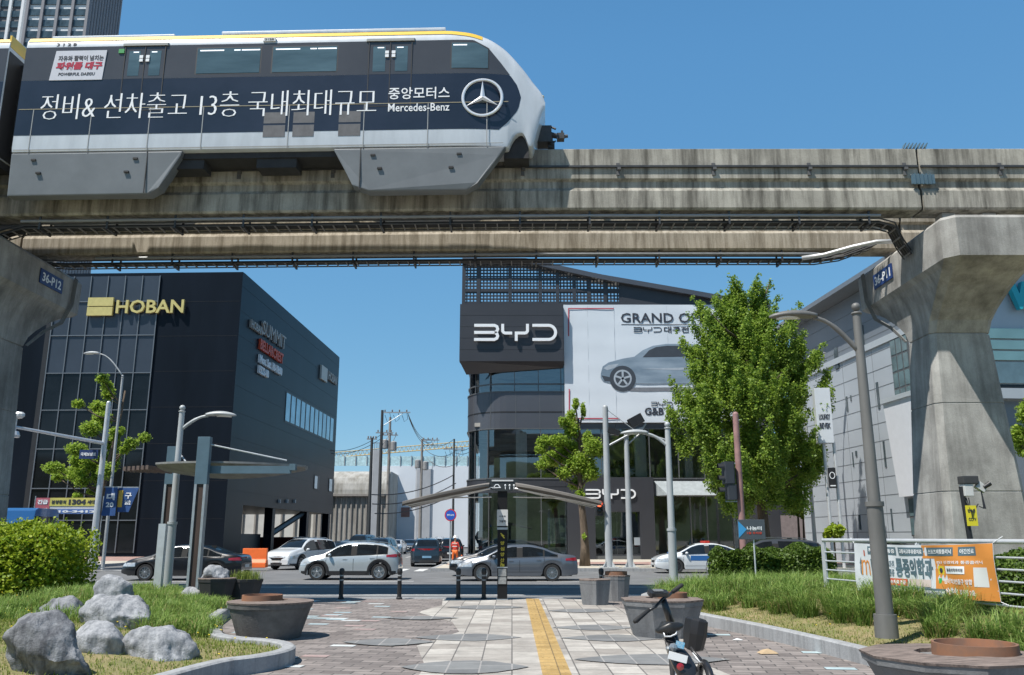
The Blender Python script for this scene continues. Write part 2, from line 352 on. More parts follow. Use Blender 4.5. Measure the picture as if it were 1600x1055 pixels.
# dark leaf-shaped inlays and pale accent tiles
g = MB()
for i_, (x, y, a, b) in enumerate(((-.75, 15.3, .92, .55), (1.55, 16.9, .8, .5), (1.75, 15.2, .95, .5), (-.65, 21.6, .95, .6), (1.6, 20.6, .8, .5), (-.62, 11.9, .85, .62), (1.95, 12.6, 1.1, .55), (-2.0, 14.6, .75, .5), (-1.9, 18.8, .8, .4))):
    g.poly([(x+a*u, y+sg*b*(1-abs(u)**1.7)*(1+.06*math.sin(u*5+i_))) for sg, us in ((-1, [-1, -.8, -.5, -.2, .15, .5, .8]), (1, [1, .75, .45, .1, -.3, -.6, -.85])) for u in us], .0112+i_*.0008)
struct('dark_paving_inlay', g, bricks('inlay_pavers', (.17, .175, .18), (.23, .235, .235), (.34, .33, .32), .60, .42, .012, rot=R(90), noise=.3))
g = MB()
seen_ = set()
for i in range(62):
    y = random.uniform(11.5, 24.2); x = random.uniform(-6, -2.9) if i % 9 else random.uniform(3.3, 4.4)
    j = round(y/.2)*.2; x = round(x/.4)*.4+(.2 if int(round(y/.2)) % 2 else 0); g.m = random.choice((0, 0, 1, 2))
    g.M = Matrix.Rotation(R(-8), 4, 'Z')
    xx = x*math.cos(R(8))-j*math.sin(R(8)); yy = x*math.sin(R(8))+j*math.cos(R(8)); kk = (round(xx/.4), round(yy/.2))
    if kk in seen_ or (-2.6 < x < 3.2): continue
    seen_.add(kk); g.box(round(xx/.4)*.4, round(xx/.4)*.4+.385, round(yy/.2)*.2, round(yy/.2)*.2+.185, .003, .0065)
struct('accent_tiles', g, [mat('pale_blue_tile', (.40, .50, .52), .5, var=.15), mat('white_tile', (.58, .60, .59), .5, var=.1), mat('rose_tile', (.38, .28, .26), .6, var=.1)])
# road markings
g = MB()
for y in (27.6, 31.9): g.box(-60, 60, y, y+.14, RZ, RZ+.006)
for i in range(-8, 9): g.box(i*8+1, i*8+4, 36.0, 36.15, RZ, RZ+.006)
for i in range(9): g.box(-8.3+i*1.05-12*(i > 4)*0, -7.8+i*1.05, 46.3, 49.5, RZ+.0006, RZ+.007)
for x in (-14.3,): g.box(x, x+.15, 51, 120, RZ+.0006, RZ+.007)
for i in range(9): g.box(-9.2, -9.05, 52+i*8, 56+i*8, RZ+.0006, RZ+.007)
g.box(-24, -15, 47, 47.4, RZ+.0006, RZ+.007)
struct('road_markings', g, white_paint)
# far pavements
g = MB(); g.box(-4.05, 120, 46.2, 64.5, -.34, .06); g.box(-140, -24.6, 46.2, 72.5, -.34, .06); g.box(-4.05, 3, 64.5, 180, -.34, .06)
struct('far_pavement', g, mat('far_pavement_slab', (.46, .42, .35), .85, var=.12, scale=.6, bump=.2))
g = MB(); g.box(-3.85, 24, 51.5, 57.2, .06, .066); g.box(-60, -26, 60, 72, .06, .066)
struct('pavement_bricks', g, bricks('pink_pavement_bricks', (.36, .21, .18), (.45, .30, .26), (.22, .17, .15), .4, .2, .01))
g = MB(); g.box(-4.25, 120, 46.0, 46.2, -.34, .065); g.box(-140, -24.4, 46.0, 46.2, -.34, .065); g.box(-24.6, -24.4, 46.2, 150, -.34, .065); g.box(-4.25, -4.05, 46.2, 150, -.34, .065)
struct('far_kerb', g, granite)
# planting beds: gently mounded turf inside a granite kerb
def arc(cx, cy, r, a0, a1, n=9): return [(cx+r*math.cos(R(lerp(a0, a1, i/n))), cy+r*math.sin(R(lerp(a0, a1, i/n)))) for i in range(n+1)]
BED_L = [(-60, 5), (-3.9, 5), (-3.9, 9.0)]+arc(-4.3, 12.2, 1.35, -55, 75)+[(-4.55, 14.0), (-5.0, 15.6), (-5.55, 16.6), (-5.9, 18.5), (-6.6, 21.5), (-7.2, 23.0)]+arc(-8.1, 23.6, .95, -10, 80, 6)+[(-9.5, 24.6), (-60, 24.6)]
BED_R = [(60, 6), (5.35, 6), (4.95, 10.5), (4.55, 13.5), (4.15, 15.6), (3.6, 17.7), (3.25, 19.5), (3.2, 22.0), (3.5, 24.2), (3.8, 24.6), (60, 24.6)]
def chaikin(p, n=2):
    for _ in range(n):
        q = [p[0]]
        for a, b in zip(p[1:-2], p[2:-1]): q += [(a[0]*.75+b[0]*.25, a[1]*.75+b[1]*.25), (a[0]*.25+b[0]*.75, a[1]*.25+b[1]*.75)]
        p = q+[p[-1]]
    return p
BED_L = BED_L[:2]+chaikin(BED_L[1:-1])[1:-1]+[(-9.6, 24.6), (-60, 24.6)]; BED_R = BED_R[:2]+chaikin(BED_R[1:-1])[1:-1]+[(3.8, 24.6), (60, 24.6)]
def bed(poly, nm, hgt):
    xs = np.arange(-60 if poly is BED_L else 3, (-2.6 if poly is BED_L else 60), .45); ys = np.arange(5, 24.7, .45)
    P2 = np.array(poly)
    def dist(x, y):
        d = 1e9
        for i in range(len(P2)):
            a = P2[i]; b = P2[(i+1) % len(P2)]; ab = b-a; t = max(0, min(1, ((x-a[0])*ab[0]+(y-a[1])*ab[1])/(ab@ab))); q = a+ab*t
            d = min(d, math.hypot(x-q[0], y-q[1]))
        return d
    return dist
def bed_height(poly, x, y, hmax):                   # height of the turf at a point
    P2 = np.array(poly); X = np.atleast_1d(x).astype(float); Y = np.atleast_1d(y).astype(float); d = np.full(len(X), 1e9)
    for i in range(len(P2)):
        a = P2[i]; b = P2[(i+1) % len(P2)]; ab = b-a
        t = np.clip(((X-a[0])*ab[0]+(Y-a[1])*ab[1])/(ab@ab), 0, 1); d = np.minimum(d, np.hypot(X-a[0]-ab[0]*t, Y-a[1]-ab[1]*t))
    k = np.clip(d/3.0, 0, 1); return .13+hmax*(k*k*(3-2*k))+.03*np.sin(X*1.3+Y*.7)*k
def bed_mesh(poly, name, hmax, x0, x1):
    bm = bmesh.new(); vs = [bm.verts.new((p[0], p[1], 0)) for p in poly]; bm.faces.new(vs)
    for ax, lo, hi in ((0, x0, x1), (1, 5, 24.6)):
        for c in np.arange(lo, hi, .5 if ax else .6):
            co = (c, 0, 0) if ax == 0 else (0, c, 0); no = (1, 0, 0) if ax == 0 else (0, 1, 0)
            bmesh.ops.bisect_plane(bm, geom=bm.verts[:]+bm.edges[:]+bm.faces[:], plane_co=co, plane_no=no)
    z = bed_height(poly, [v.co.x for v in bm.verts], [v.co.y for v in bm.verts], hmax)
    for v, h in zip(bm.verts, z): v.co.z = h
    bmesh.ops.recalc_face_normals(bm, faces=bm.faces)
    me = bpy.data.meshes.new(name); bm.to_mesh(me); bm.free(); me.materials.append(soil); me.polygons.foreach_set('use_smooth', [True]*len(me.polygons))
    o = bpy.data.objects.new(name, me); COL.objects.link(o); tag(o, kind='structure')
HL, HR = .26, .30
bed_mesh(BED_L, 'left_turf', HL, -30, -3); bed_mesh(BED_R, 'right_turf', HR, 3, 28)
kp = [(0, -.02), (0, .19), (.03, .21), (.17, .21), (.19, .19), (.19, -.02)]
g = MB(); g.sweep(BED_L[1:-1], kp); g.sweep(BED_L[1:], kp) if 0 else None; struct('left_bed_kerb', g, granite)
g = MB(); g.sweep(list(reversed(BED_R[1:-1])), kp); struct('right_bed_kerb', g, granite)
def bed_points(poly, x0, x1, y0, y1, n, hmax, dens=None):
    x = RNG.uniform(x0, x1, n); y = y0+(y1-y0)*RNG.uniform(0, 1, n)
    k = inpoly(x, y, poly); x, y = x[k], y[k]
    if dens: k = RNG.uniform(0, 1, len(x)) < dens(x, y); x, y = x[k], y[k]
    return np.stack([x, y, bed_height(poly, x, y, hmax)-.02], 1)
def shrink(poly, side):
    return [(p[0]-side*.16, p[1]) for p in poly]
BLs, BRs = shrink(BED_L, 1), shrink(BED_R, -1)
def stuff(o): return tag(o, kind='stuff')
nz = lambda x, y, s=1.: .5+.5*np.sin(x*1.7*s+np.sin(y*1.1*s)*1.3)*np.cos(y*1.3*s+x*.4*s)
stuff(blades('lawn_grass', bed_points(BLs, -17, -2.7, 9.3, 24.5, 130000, HL), .085, .012, .6, grass_m))
stuff(blades('lawn_dry_grass', bed_points(BLs, -17, -2.7, 9.5, 24.5, 26000, HL, lambda x, y: nz(x, y, .8)*.8), .07, .010, .9, grass_dry))
stuff(blades('tall_grass', bed_points(BLs, -10.5, -4.6, 14.0, 24.0, 42000, HL, lambda x, y: np.clip(nz(x, y, 1.3)*1.6-.4, 0, 1)*np.clip((x+11)/1.6, 0, 1)), .26, .014, .9, grass_long))
stuff(blades('verge_grass', bed_points(BRs, 3.2, 12, 8.6, 24.5, 80000, HR, lambda x, y: .3+.6*nz(x, y, .9)), .09, .012, .6, grass_m))
stuff(blades('verge_dry_grass', bed_points(BRs, 3.2, 12, 8.6, 24.5, 90000, HR, lambda x, y: .25+.6*nz(x+2, y, .7)), .075, .010, .9, grass_dry))
# clumps of arching long grass
def clump_positions(n, test, d, hmax, poly):
    out = []; k = 0
    while len(out) < n and k < 8000:
        k += 1; x, y = random.uniform(3.2, 14.5), random.uniform(12, 24.4)
        if test(x, y) and inpoly(np.array([x]), np.array([y]), poly)[0] and all(math.hypot(x-a, y-b) > d for a, b in out): out.append((x, y))
    return out
KR = pl([(6, 5.35), (10.5, 4.95), (13.5, 4.55), (15.6, 4.15), (17.7, 3.6), (19.5, 3.25), (22.0, 3.2), (24.6, 3.8)])
cl = clump_positions(240, lambda x, y: x > KR(y)+(.45 if y > 18.5 else 1.35) and y < 24.4 and x < 5.6+(y-12)*.75 and nz(x, y, .9) > .12 and not (y < 15.2 and x < KR(y)+1.55), .40, HR, BRs)
cl += [(6.05, 11.5), (6.6, 11.9), (6.35, 11.0), (6.9, 11.3), (7.1, 10.4), (6.3, 9.6), (6.6, 10.4), (7.0, 9.7), (5.9, 10.3)]
pts = []; hh = []
for x, y in cl:
    n = 420 if y < 16 else 260 if y < 19 else 190; a = RNG.uniform(0, 2*PI, n); r = (.22 if y < 16 else .19)*RNG.uniform(0, 1, n)**.5
    X = x+r*np.cos(a); Y = y+r*np.sin(a); pts.append(np.stack([X, Y, bed_height(BED_R, X, Y, HR)], 1)); hh.append(RNG.uniform(.22, .58, n)*random.uniform(.65, 1.2))
cl2 = []; rc = random.Random(9); k = 0
while len(cl2) < 70 and k < 5000:
    k += 1; x, y = rc.uniform(-9.6, -5.0), rc.uniform(13.5, 23.6)
    if x > -5.9-(y-13.5)*.0-3.2*(y > 15.5) and inpoly(np.array([x]), np.array([y]), BLs)[0] and all(math.hypot(x-a, y-b) > .42 for a, b in cl2) and not any(math.hypot(x-a, y-b) < .8 for a, b in ((-6.6, 14.3), (-7.4, 16.2), (-7.3, 21))): cl2.append((x, y))
for x, y in cl2:
    n = 170; a = RNG.uniform(0, 2*PI, n); r = .2*RNG.uniform(0, 1, n)**.5; X = x+r*np.cos(a); Y = y+r*np.sin(a)
    pts.append(np.stack([X, Y, bed_height(BED_L, X, Y, HL)-.02], 1)); hh.append(RNG.uniform(.14, .42, n)*rc.uniform(.7, 1.1))
pts = np.concatenate(pts); hh = np.concatenate(hh); kd = RNG.uniform(0, 1, len(pts)) < .14
stuff(blades('long_grass_clumps', pts[~kd], hh[~kd], .014, 1.05, grass_long)); stuff(blades('long_straw', pts[kd], hh[kd]*.8, .013, 1.2, grass_dry))
# yellow flowers on both lawns
g = MB()
for _ in range(150):
    if random.random() < .8: x, y, pp, hm = random.uniform(-12, -3.3), random.uniform(11, 19), BED_L, HL
    else: x, y, pp, hm = random.uniform(5, 7.2), random.uniform(14, 19), BED_R, HR
    if inpoly(np.array([x]), np.array([y]), pp)[0]:
        z = float(bed_height(pp, x, y, hm)[0])+random.uniform(.08, .16); g.lathe([(.002, -.012), (.016, .0), (.004, .006)], (x, y, z), 6)
stuff(g.build('dandelion_flowers', mat('flower_yellow', (.75, .58, .03), .6, var=0)))

# wooded hills far behind the viewer (they show in the dark glass)
hv = []; nh = 80
for i in range(nh+1):
    x = lerp(-900, 900, i/nh); hv += [(x, -260, -.3), (x, -330, 38+16*math.sin(i*.31)+9*math.sin(i*.83+1)+4*math.sin(i*1.9))]
    hv += [(x, -520, -.3)]
g = MB(); g.add(hv, [(i*3+k, i*3+3+k, i*3+4+k, i*3+1+k) for i in range(nh) for k in (0, 1)]); struct('hills', g, mat('wooded_hill', (.05, .075, .03), .95, var=.4, scale=.05))

# ================================================================ GUIDEWAY
def ybend(x): return .0335*((-x+math.sqrt(x*x+9))/2)     # the track bends gently away to the left
def yN(x): return 24.72+ybend(x)
def yF(x): return 28.42+ybend(x)
BB, BT = 11.33, 13.31                                # underside and top of the running beams
def beam_prof(b=BB, t=BT):
    return [(-.36, b), (-.41, b+.06), (-.41, b+.60), (-.33, b+.72), (-.33, b+.92), (-.425, b+1.0), (-.425, t-.02), (-.40, t), (.40, t), (.425, t-.02), (.425, b+1.0), (.33, b+.92), (.33, b+.72), (.41, b+.60), (.41, b+.06), (.36, b)]
def beam(yf, x0, x1, label, m, rail=True, b=BB, t=BT):
    r = thing('guideway_beam', label, 'beam', (0, 0, 0), 0, 'concrete beams of the elevated guideway')
    n = max(2, int((x1-x0)/1.5)); xs = [lerp(x0, x1, i/n) for i in range(n+1)]
    g = MB(); g.rings([[(x, yf(x)+o, z) for o, z in beam_prof(b, t)] for x in xs]); g.build('girder', m, r)
    if rail:
        g = MB(); gb = MB()
        for q in (-1, 1):
            g.rings([[(x, yf(x)+q*.47-.03, 12.67), (x, yf(x)+q*.47+.03, 12.67), (x, yf(x)+q*.47+.03, 12.73), (x, yf(x)+q*.47-.03, 12.73)] for x in xs])
            x = math.ceil(x0/2.92)*2.92+.35
            while x < x1-.2:
                gb = MB(); gb.box(x-.05, x+.05, min(yf(x)+q*.42, yf(x)+q*.53), max(yf(x)+q*.42, yf(x)+q*.53), 12.58, 12.66); gb.box(x-.08, x+.03, min(yf(x)+q*.42, yf(x)+q*.46), max(yf(x)+q*.42, yf(x)+q*.46), 12.42, 12.82); gb.build('rail_bracket', mat('rail_insulator', (.10, .10, .10), .7), r) if q < 0 else None; x += 2.92
        g.build('conductor_rail', steel_dark, r)
    return r
JR = 12.45; JL = -17.3
beam(yN, JL+.04, JR-.04, 'weathered concrete beam of the nearer track between the two piers, carrying the train', conc_beam)
jr = beam(yN, JR+.04, 34, 'concrete beam of the nearer track resting on the right pier and running out of the picture', conc_beam)
beam(yN, -42, JL-.04, 'shaded concrete beam of the nearer track beyond the left pier under the second carriage', conc_beam)
bf = beam(yF, JL+.04, JR+1.0, 'pale streaked concrete beam of the farther track hanging behind the nearer beam', conc_far, b=BB-.02)
beam(yF, JR+1.08, 34, 'pale concrete beam of the farther track past the right pier', conc_far)
beam(yF, -42, JL-.04, 'pale concrete beam of the farther track past the left pier', conc_far)
g = MB(); jy = yN(JR)
g.box(JR-.28, JR+.42, jy-.50, jy-.436, 12.12, 12.42); g.box(JR-.35, JR+.35, jy-.30, jy+.3, BT+.003, BT+.03)
for k in range(5): g.box(JR-.22+k*.12, JR-.17+k*.12, jy-.52, jy-.50, 12.1, 12.44)
for k in range(7): g.M = Matrix.Translation((JR-.34+k*.11, jy-.33, BT+.1)) @ Matrix.Rotation(R(25), 4, 'Y'); g.box(-.012, .012, -.1, .1, -.1, .1)
g.M = None; g.build('expansion_joint', blue_steel, jr)

def pier(cx, cy, num, label, wide=1.0):
    r = thing('guideway_pier', label, 'pier', (cx, cy, 0), 0, 'concrete piers of the elevated guideway')
    g = MB(); ch = MB.chrect
    def sec(z, hx, hy, c): return ch(-hx, hx, -hy, hy, c, z)
    tpr = .42 if cx > 0 else .04
    def colh(z): t = 1-z/7.85; return .95+tpr*t, .82+.45*t
    rs = []
    for z in (0, 2.55, 2.56, 5.2, 5.21, 7.80): rs.append(sec(z, *colh(z), .17))
    for zj in (2.555, 5.205):                         # casting joints
        pass
    full = []
    for i, (z, q) in enumerate(((0, 0), (2.95, 0), (2.96, .015), (2.985, .015), (2.995, 0), (5.6, 0), (5.61, .015), (5.635, .015), (5.645, 0), (7.80, 0), (7.81, .03), (7.85, .03))):
        hx, hy = colh(min(z, 7.8)); full.append(sec(z, hx-q, hy-q, .17))
    g.rings(full); g.build('column', conc_pier, r)
    g = MB(); rs = [sec(z, hx, hy, c) for z, hx, hy, c in ((7.85, .95, .82, .17), (8.2, .97, 1.02, .18), (8.5, 1.01, 1.36, .19), (8.75, 1.06, 1.72, .20), (9.0, 1.13, 2.08, .22), (9.2, 1.2, 2.46, .24), (9.38, 1.29, 2.86, .27), (9.48, 1.37, 3.15, .3), (9.54, 1.42, 3.30, .32), (10.68, 1.44, 3.32, .32), (10.80, 1.34, 3.2, .28))]
    g.rings(rs); g.build('cap', conc_pier, r)
    g = MB()
    for q in (-1, 1):
        for xo in (-.62, .62): g = MB(); g.box(xo-.25, xo+.25, q*1.85-.3, q*1.85+.3, 10.80, 10.95); g.box(xo-.2, xo+.2, q*1.85-.22, q*1.85+.22, 10.95, BB-.02); g.build('bearing', mat('bearing_metal', (.28, .28, .27), .6), r)
    sx = -1 if cx > 0 else 1                          # the plate on the flank that faces the span
    pm = mat('pier_plate_blue', (.015, .04, .16), .45, var=.1)
    M = Matrix.Translation((sx*1.445, .95, 10.2)) @ Matrix.Rotation(R(-90 if sx < 0 else 90), 4, 'Z')
    g = MB(); g.M = M; g.box(-.72, .72, -.03, .0, -.25, .25); p = g.build('number_plate', pm, r)
    g = MB(); g.M = M; write(g, num, -.6, .6, -.155, .155, -.032, .006, .02); g.build('plate_number', white_m, p)
    g = MB()
    for k in range(4): g.tube([(sx*1.50, 2.35+k*.07, 10.75), (sx*1.49, 2.25+k*.07, 9.75), (sx*1.36, 1.95+k*.07, 9.0), (sx*1.14, 1.35+k*.06, 8.55), (sx*1.0, .7+k*.04, 7.9)], .016, 5)
    g.build('cable', mat('cable_gray', (.16, .16, .15), .6), r)
    return r
pier(13.95, 26.62, '36-P11', 'tall right concrete pier with flared head, low on it a lit triangle, plate 36-P11')
pier(-17.25, 27.15, '36-P12', 'dark shaded left concrete pier with flared head at the frame edge, plate 36-P12')

def tray(yf, off, x0, x1, label, endL, endR, lit):
    r = thing('cable_tray', label, 'cable tray', (0, 0, 0), 0, 'ladder cable trays hung under the beams')
    z = 10.98; xs = [lerp(x0, x1, i/16) for i in range(17)]
    path = [Vector(p) for p in endL]+[Vector((x, yf(x)+off, z)) for x in xs]+[Vector(p) for p in endR]
    g = MB(); rg = MB()
    for o in (-.26, .26):
        for zz in (0, .13): g.tube([p+Vector((0, o, zz)) for p in path], .024, 5)
    g.build('side_rail', steel_dark, r)
    d = 0
    for i in range(len(path)-1):
        a, b = path[i], path[i+1]; L = (b-a).length; t = d
        while t < L: p = a.lerp(b, t/L); rg = MB(); rg.box(p.x-.018, p.x+.018, p.y-.26, p.y+.26, p.z-.02, p.z+.02); rg.build('rung', mat('tray_rung', (.20, .19, .18), .6), r); t += .36
        d = t-L
    g = MB()
    for o, rr, zz in ((-.13, .05, .06), (.02, .045, .06), (.14, .04, .06)): g.tube([p+Vector((0, o, zz)) for p in path], rr, 7)
    g.build('cable', mat('tray_cable', (.03, .03, .032), .5), r)
    g = MB()
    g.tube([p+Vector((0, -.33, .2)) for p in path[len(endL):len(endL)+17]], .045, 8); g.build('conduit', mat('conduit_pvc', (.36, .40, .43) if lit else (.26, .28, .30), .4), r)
    x = x0+.6
    while x < x1:
        y = yf(x)+off; g = MB()
        for o in (-.33, .3): g.box(x-.03, x+.03, y+o-.02, y+o+.02, z-.08, BB+.02)
        g.box(x-.03, x+.03, y-.36, y+.33, z-.08, z-.03); g.build('hanger', steel_dark, r); x += 2.12
    return r
tray(yN, .05, -15.2, 11.2, 'black ladder cable tray hanging below the nearer beam, crossing in front of the farther beam',
     [(-17.3, 26.3, 10.15), (-16.7, 25.9, 10.4), (-16.0, 25.5, 10.85)], [(11.7, 24.9, 10.9), (12.1, 25.3, 10.5), (12.45, 25.6, 10.25)], False)
tray(yF, -.02, -14.6, 10.6, 'black ladder cable tray hanging below the farther beam, lowest of the crossing lines',
     [(-16.4, 28.2, 10.8), (-15.6, 28.7, 10.9)], [(11.4, 28.2, 11.05), (12.2, 27.4, 11.2)], True)
r = thing('conduit_pipe', 'bright silver pipe rising from the lower cable tray to the right pier', 'pipe')
MB().tube([(9.9, 27.8, 10.93), (10.6, 27.6, 10.98), (11.4, 27.2, 11.12), (12.1, 26.9, 11.2), (12.7, 26.7, 11.15)], .075, 10).build('tube', steel_light, r, smooth=True)

# ================================================================ TRAIN
W = 1.48
class Loft:
    """a long symmetric body: ring(x) gives half section points (y, z) from underside to roof centre"""
    def __init__(s, ring, xs): s.ring = ring; s.xs = xs
    def body(s, mb, caps=True):
        rs = []
        for x in s.xs:
            h = s.ring(x); rs.append([(x, -y, z) for y, z in h]+[(x, y, z) for y, z in reversed(h[:-1])])
        n = len(rs[0]); mb.rings(rs, caps=False)
        if caps: mb.add(rs[0], [tuple(range(n))]); mb.add(rs[-1], [tuple(range(n))])
        return mb
    def ys(s, x, z):
        h = s.ring(x)
        for (y0, z0), (y1, z1) in zip(h, h[1:]):
            if z0 <= z <= z1 and z1 > z0: return y0+(y1-y0)*(z-z0)/(z1-z0)
        return h[0][0] if z < h[0][1] else h[-1][0]
    def zt(s, x, y):
        h = s.ring(x); y = abs(y)
        for (y0, z0), (y1, z1) in zip(reversed(h[:-1]), reversed(h[1:])):
            if y1 <= y <= y0 and y0 > y1: return z1+(z0-z1)*(y-y1)/(y0-y1)
        return h[-1][1]
    def patch(s, mb, x0, x1, lo, hi, off=.004, nz=3, sides=(-1, 1), step=.05, thick=0):
        lo = lo if callable(lo) else (lambda x, v=lo: v); hi = hi if callable(hi) else (lambda x, v=hi: v)
        n = max(1, int(math.ceil((x1-x0)/step))); xs = [lerp(x0, x1, i/n) for i in range(n+1)]
        for q in sides:
            vs = []
            for x in xs:
                a, b = lo(x), max(lo(x), hi(x))
                for k in range(nz+1): z = lerp(a, b, k/nz); vs.append((x, q*(s.ys(x, z)+off), z))
            fs = []
            for i in range(n):
                for k in range(nz):
                    a = i*(nz+1)+k; fs.append((a, a+nz+1, a+nz+2, a+1) if q < 0 else (a, a+1, a+nz+2, a+nz+1))
            mb.add(vs, fs)
        return mb
    def top(s, mb, x0, x1, yw, off=.004, ny=8, step=.05):
        yw = yw if callable(yw) else (lambda x, v=yw: v); n = max(1, int(math.ceil((x1-x0)/step))); vs = []; fs = []
        for i in range(n+1):
            x = lerp(x0, x1, i/n); w_ = yw(x)
            for k in range(ny+1): y = lerp(-w_, w_, k/ny); vs.append((x, y, s.zt(x, y)+off))
        for i in range(n):
            for k in range(ny): a = i*(ny+1)+k; fs.append((a, a+ny+1, a+ny+2, a+1))
        return mb.add(vs, fs)
# local frame of a carriage: x from the rear end (0) to the nose, z = 0 on the beam top
T_white = mat('train_white', (.58, .62, .66), .30, var=.09, scale=2.5, stretch=(1, 1, .25), coat=.3)
T_gray = mat('train_skirt_gray', (.16, .172, .18), .42, var=.10, scale=1.2, coat=.1)
T_navy = mat('train_navy_wrap', (.014, .018, .030), .22, col2=(.026, .032, .052), scale=.5, coat=.3)
T_brown = mat('train_window_band', (.060, .060, .066), .25, var=.12, scale=.5, coat=.3)
T_yellow = mat('train_yellow', (.80, .52, .07), .35, var=.04, coat=.3)
T_glass = mat('train_glass', (.075, .12, .14), .06, var=.3, scale=1.2, stretch=(.3, 1, 1.5), spec=.8)
T_seam = mat('train_seam', (.30, .31, .31), .5, var=0)
T_line = mat('train_gold_line', (.30, .26, .17), .5, var=0)
T_under = mat('train_underside', (.035, .035, .037), .8, var=.2)
T_lamp = mat('carriage_lamp', (.85, .92, 1), .5, var=0, emit=.55)
def carriage(L_, nose):
    ZT, ZB = 3.64, -.42
    topf = smooth_fn([(0, ZT), (L_-3.1, ZT), (L_-2.4, ZT-.07), (L_-1.8, ZT-.25), (L_-1.25, ZT-.60), (L_-.65, ZT-1.28), (L_-.28, ZT-1.80), (L_-.08, ZT-2.12), (L_, ZT-2.4)]) if nose else (lambda x: ZT)
    botf = smooth_fn([(0, ZB), (L_-1.12, ZB), (L_-1.0, ZB+.26), (L_-.85, ZB+.46), (L_-.7, ZB+.50), (L_-.58, ZB+.34), (L_-.5, ZB+.1), (L_-.42, ZB+.1), (L_-.28, ZB+.55), (L_-.1, ZB+1.25), (L_, ZB+1.5)]) if nose else (lambda x: ZB)
    def ring(x):
        t = max(0, (x-(L_-2.8))/2.8) if nose else 0
        w_ = W*(1-.30*t**2.2); zt, zb = topf(x), botf(x); h = zt-zb; k = min(1, h/3)
        return [(w_*.90, zb), (w_*.985, zb+.05*k), (w_, zb+.16*k), (w_, lerp(zb, zt, .4)), (w_*.995, lerp(zb, zt, .62)), (w_*.985, zt-.50*k), (w_*.965, zt-.30*k), (w_*.90, zt-.13*k), (w_*.80, zt-.045*k), (w_*.45, zt), (0, zt+.012)]
    xs = [0, .02]+[i*.5 for i in range(1, int((L_-3)/.5))]+[lerp(L_-3.0, L_, i/60) for i in range(61)] if nose else [0, .02]+[lerp(.02, L_, i/20) for i in range(1, 21)]
    return Loft(ring, xs), topf, botf
yaw = math.atan(.0335); TL = 16.05
def wx(px): return (P(px, 100, 23.3).x+15.0)/math.cos(yaw)
def tz(px, py): return P(px, py, 23.35).z-BT
def place_train(name, label, x_rear, grp):
    r = thing(name, label, 'train', (x_rear, yN(x_rear), BT), -yaw, grp); return r
tr = place_train('monorail_carriage', 'white and navy monorail car with slanted nose and a ringed star emblem on its side', -15.0, 'monorail carriages on the nearer beam')
lf, topf, botf = carriage(TL, True)
g = lf.body(MB()); g.build('body', T_white, tr, smooth=50)
g = MB(); xe = TL-.8
pass
nav_hi = pl([(0, 1.98), (wx(799), 1.98), (wx(811), tz(811, 132)), (wx(816), tz(816, 149))]); nav_lo = pl([(0, .15), (wx(782), .15), (wx(796), tz(796, 190)), (wx(812), tz(812, 169)), (wx(816), tz(816, 150))])
g = MB(); lf.patch(g, 0, wx(816), nav_lo, nav_hi, .006, 10, step=.06); wrap = g.build('navy_panel', T_navy, tr, smooth=True)
win_hi = pl([(0, 3.12), (wx(742), 3.12), (wx(765), tz(765, 75)), (wx(785), tz(785, 98)), (wx(799), 1.985)])
g = MB(); lf.patch(g, 0, wx(799), 1.985, win_hi, .006, 8, step=.06); g.build('window_band', T_brown, tr, smooth=True)
g = MB(); lf.patch(g, 0.02, TL-1.9, lambda x: topf(x)-.30, lambda x: topf(x)-.135, .012, 4, step=.1); g.build('roof_stripe', T_yellow, tr, smooth=True)
g = MB(); g.box(6.0, 13.0, -1.25, 1.25, 3.6, 3.70); g.box(.6, 4.5, -1.2, 1.2, 3.6, 3.68); g.build('roof_fairing', T_white, tr, bevel=.03)
def window(par, x0, x1, z0, z1, hi=None):
  for q in (-1, 1):
    g = MB(); lf.patch(g, x0-.035, x1+.035, z0-.035, (lambda x: min(z1, hi(x))+.035) if hi else z1+.035, .008, 2, (q,), step=.1); f = g.build('window', mat('window_rubber', (.02, .02, .022), .5, var=0), par)
    g = MB(); lf.patch(g, x0, x1, z0, (lambda x: min(z1, hi(x))) if hi else z1, .014, 2, (q,), step=.1); g.build('pane', T_glass, f)
    for a, b in ((.04, .42), (.58, .68), (.70, .99)):
        if hi is None or b < .5: g = MB(); lf.patch(g, lerp(x0, x1, a), lerp(x0, x1, b), z1-.10, z1-.06, .018, 1, (q,)); g.build('ceiling_lamp', T_lamp, f)
for a, b in ((304, 405), (425, 527)): window(tr, wx(a), wx(b), 2.12, 2.98)
window(tr, wx(708), wx(765), 2.16, 3.02, pl([(0, 3.1), (wx(735), 3.1), (wx(750), 2.98), (wx(765), 2.8)]))
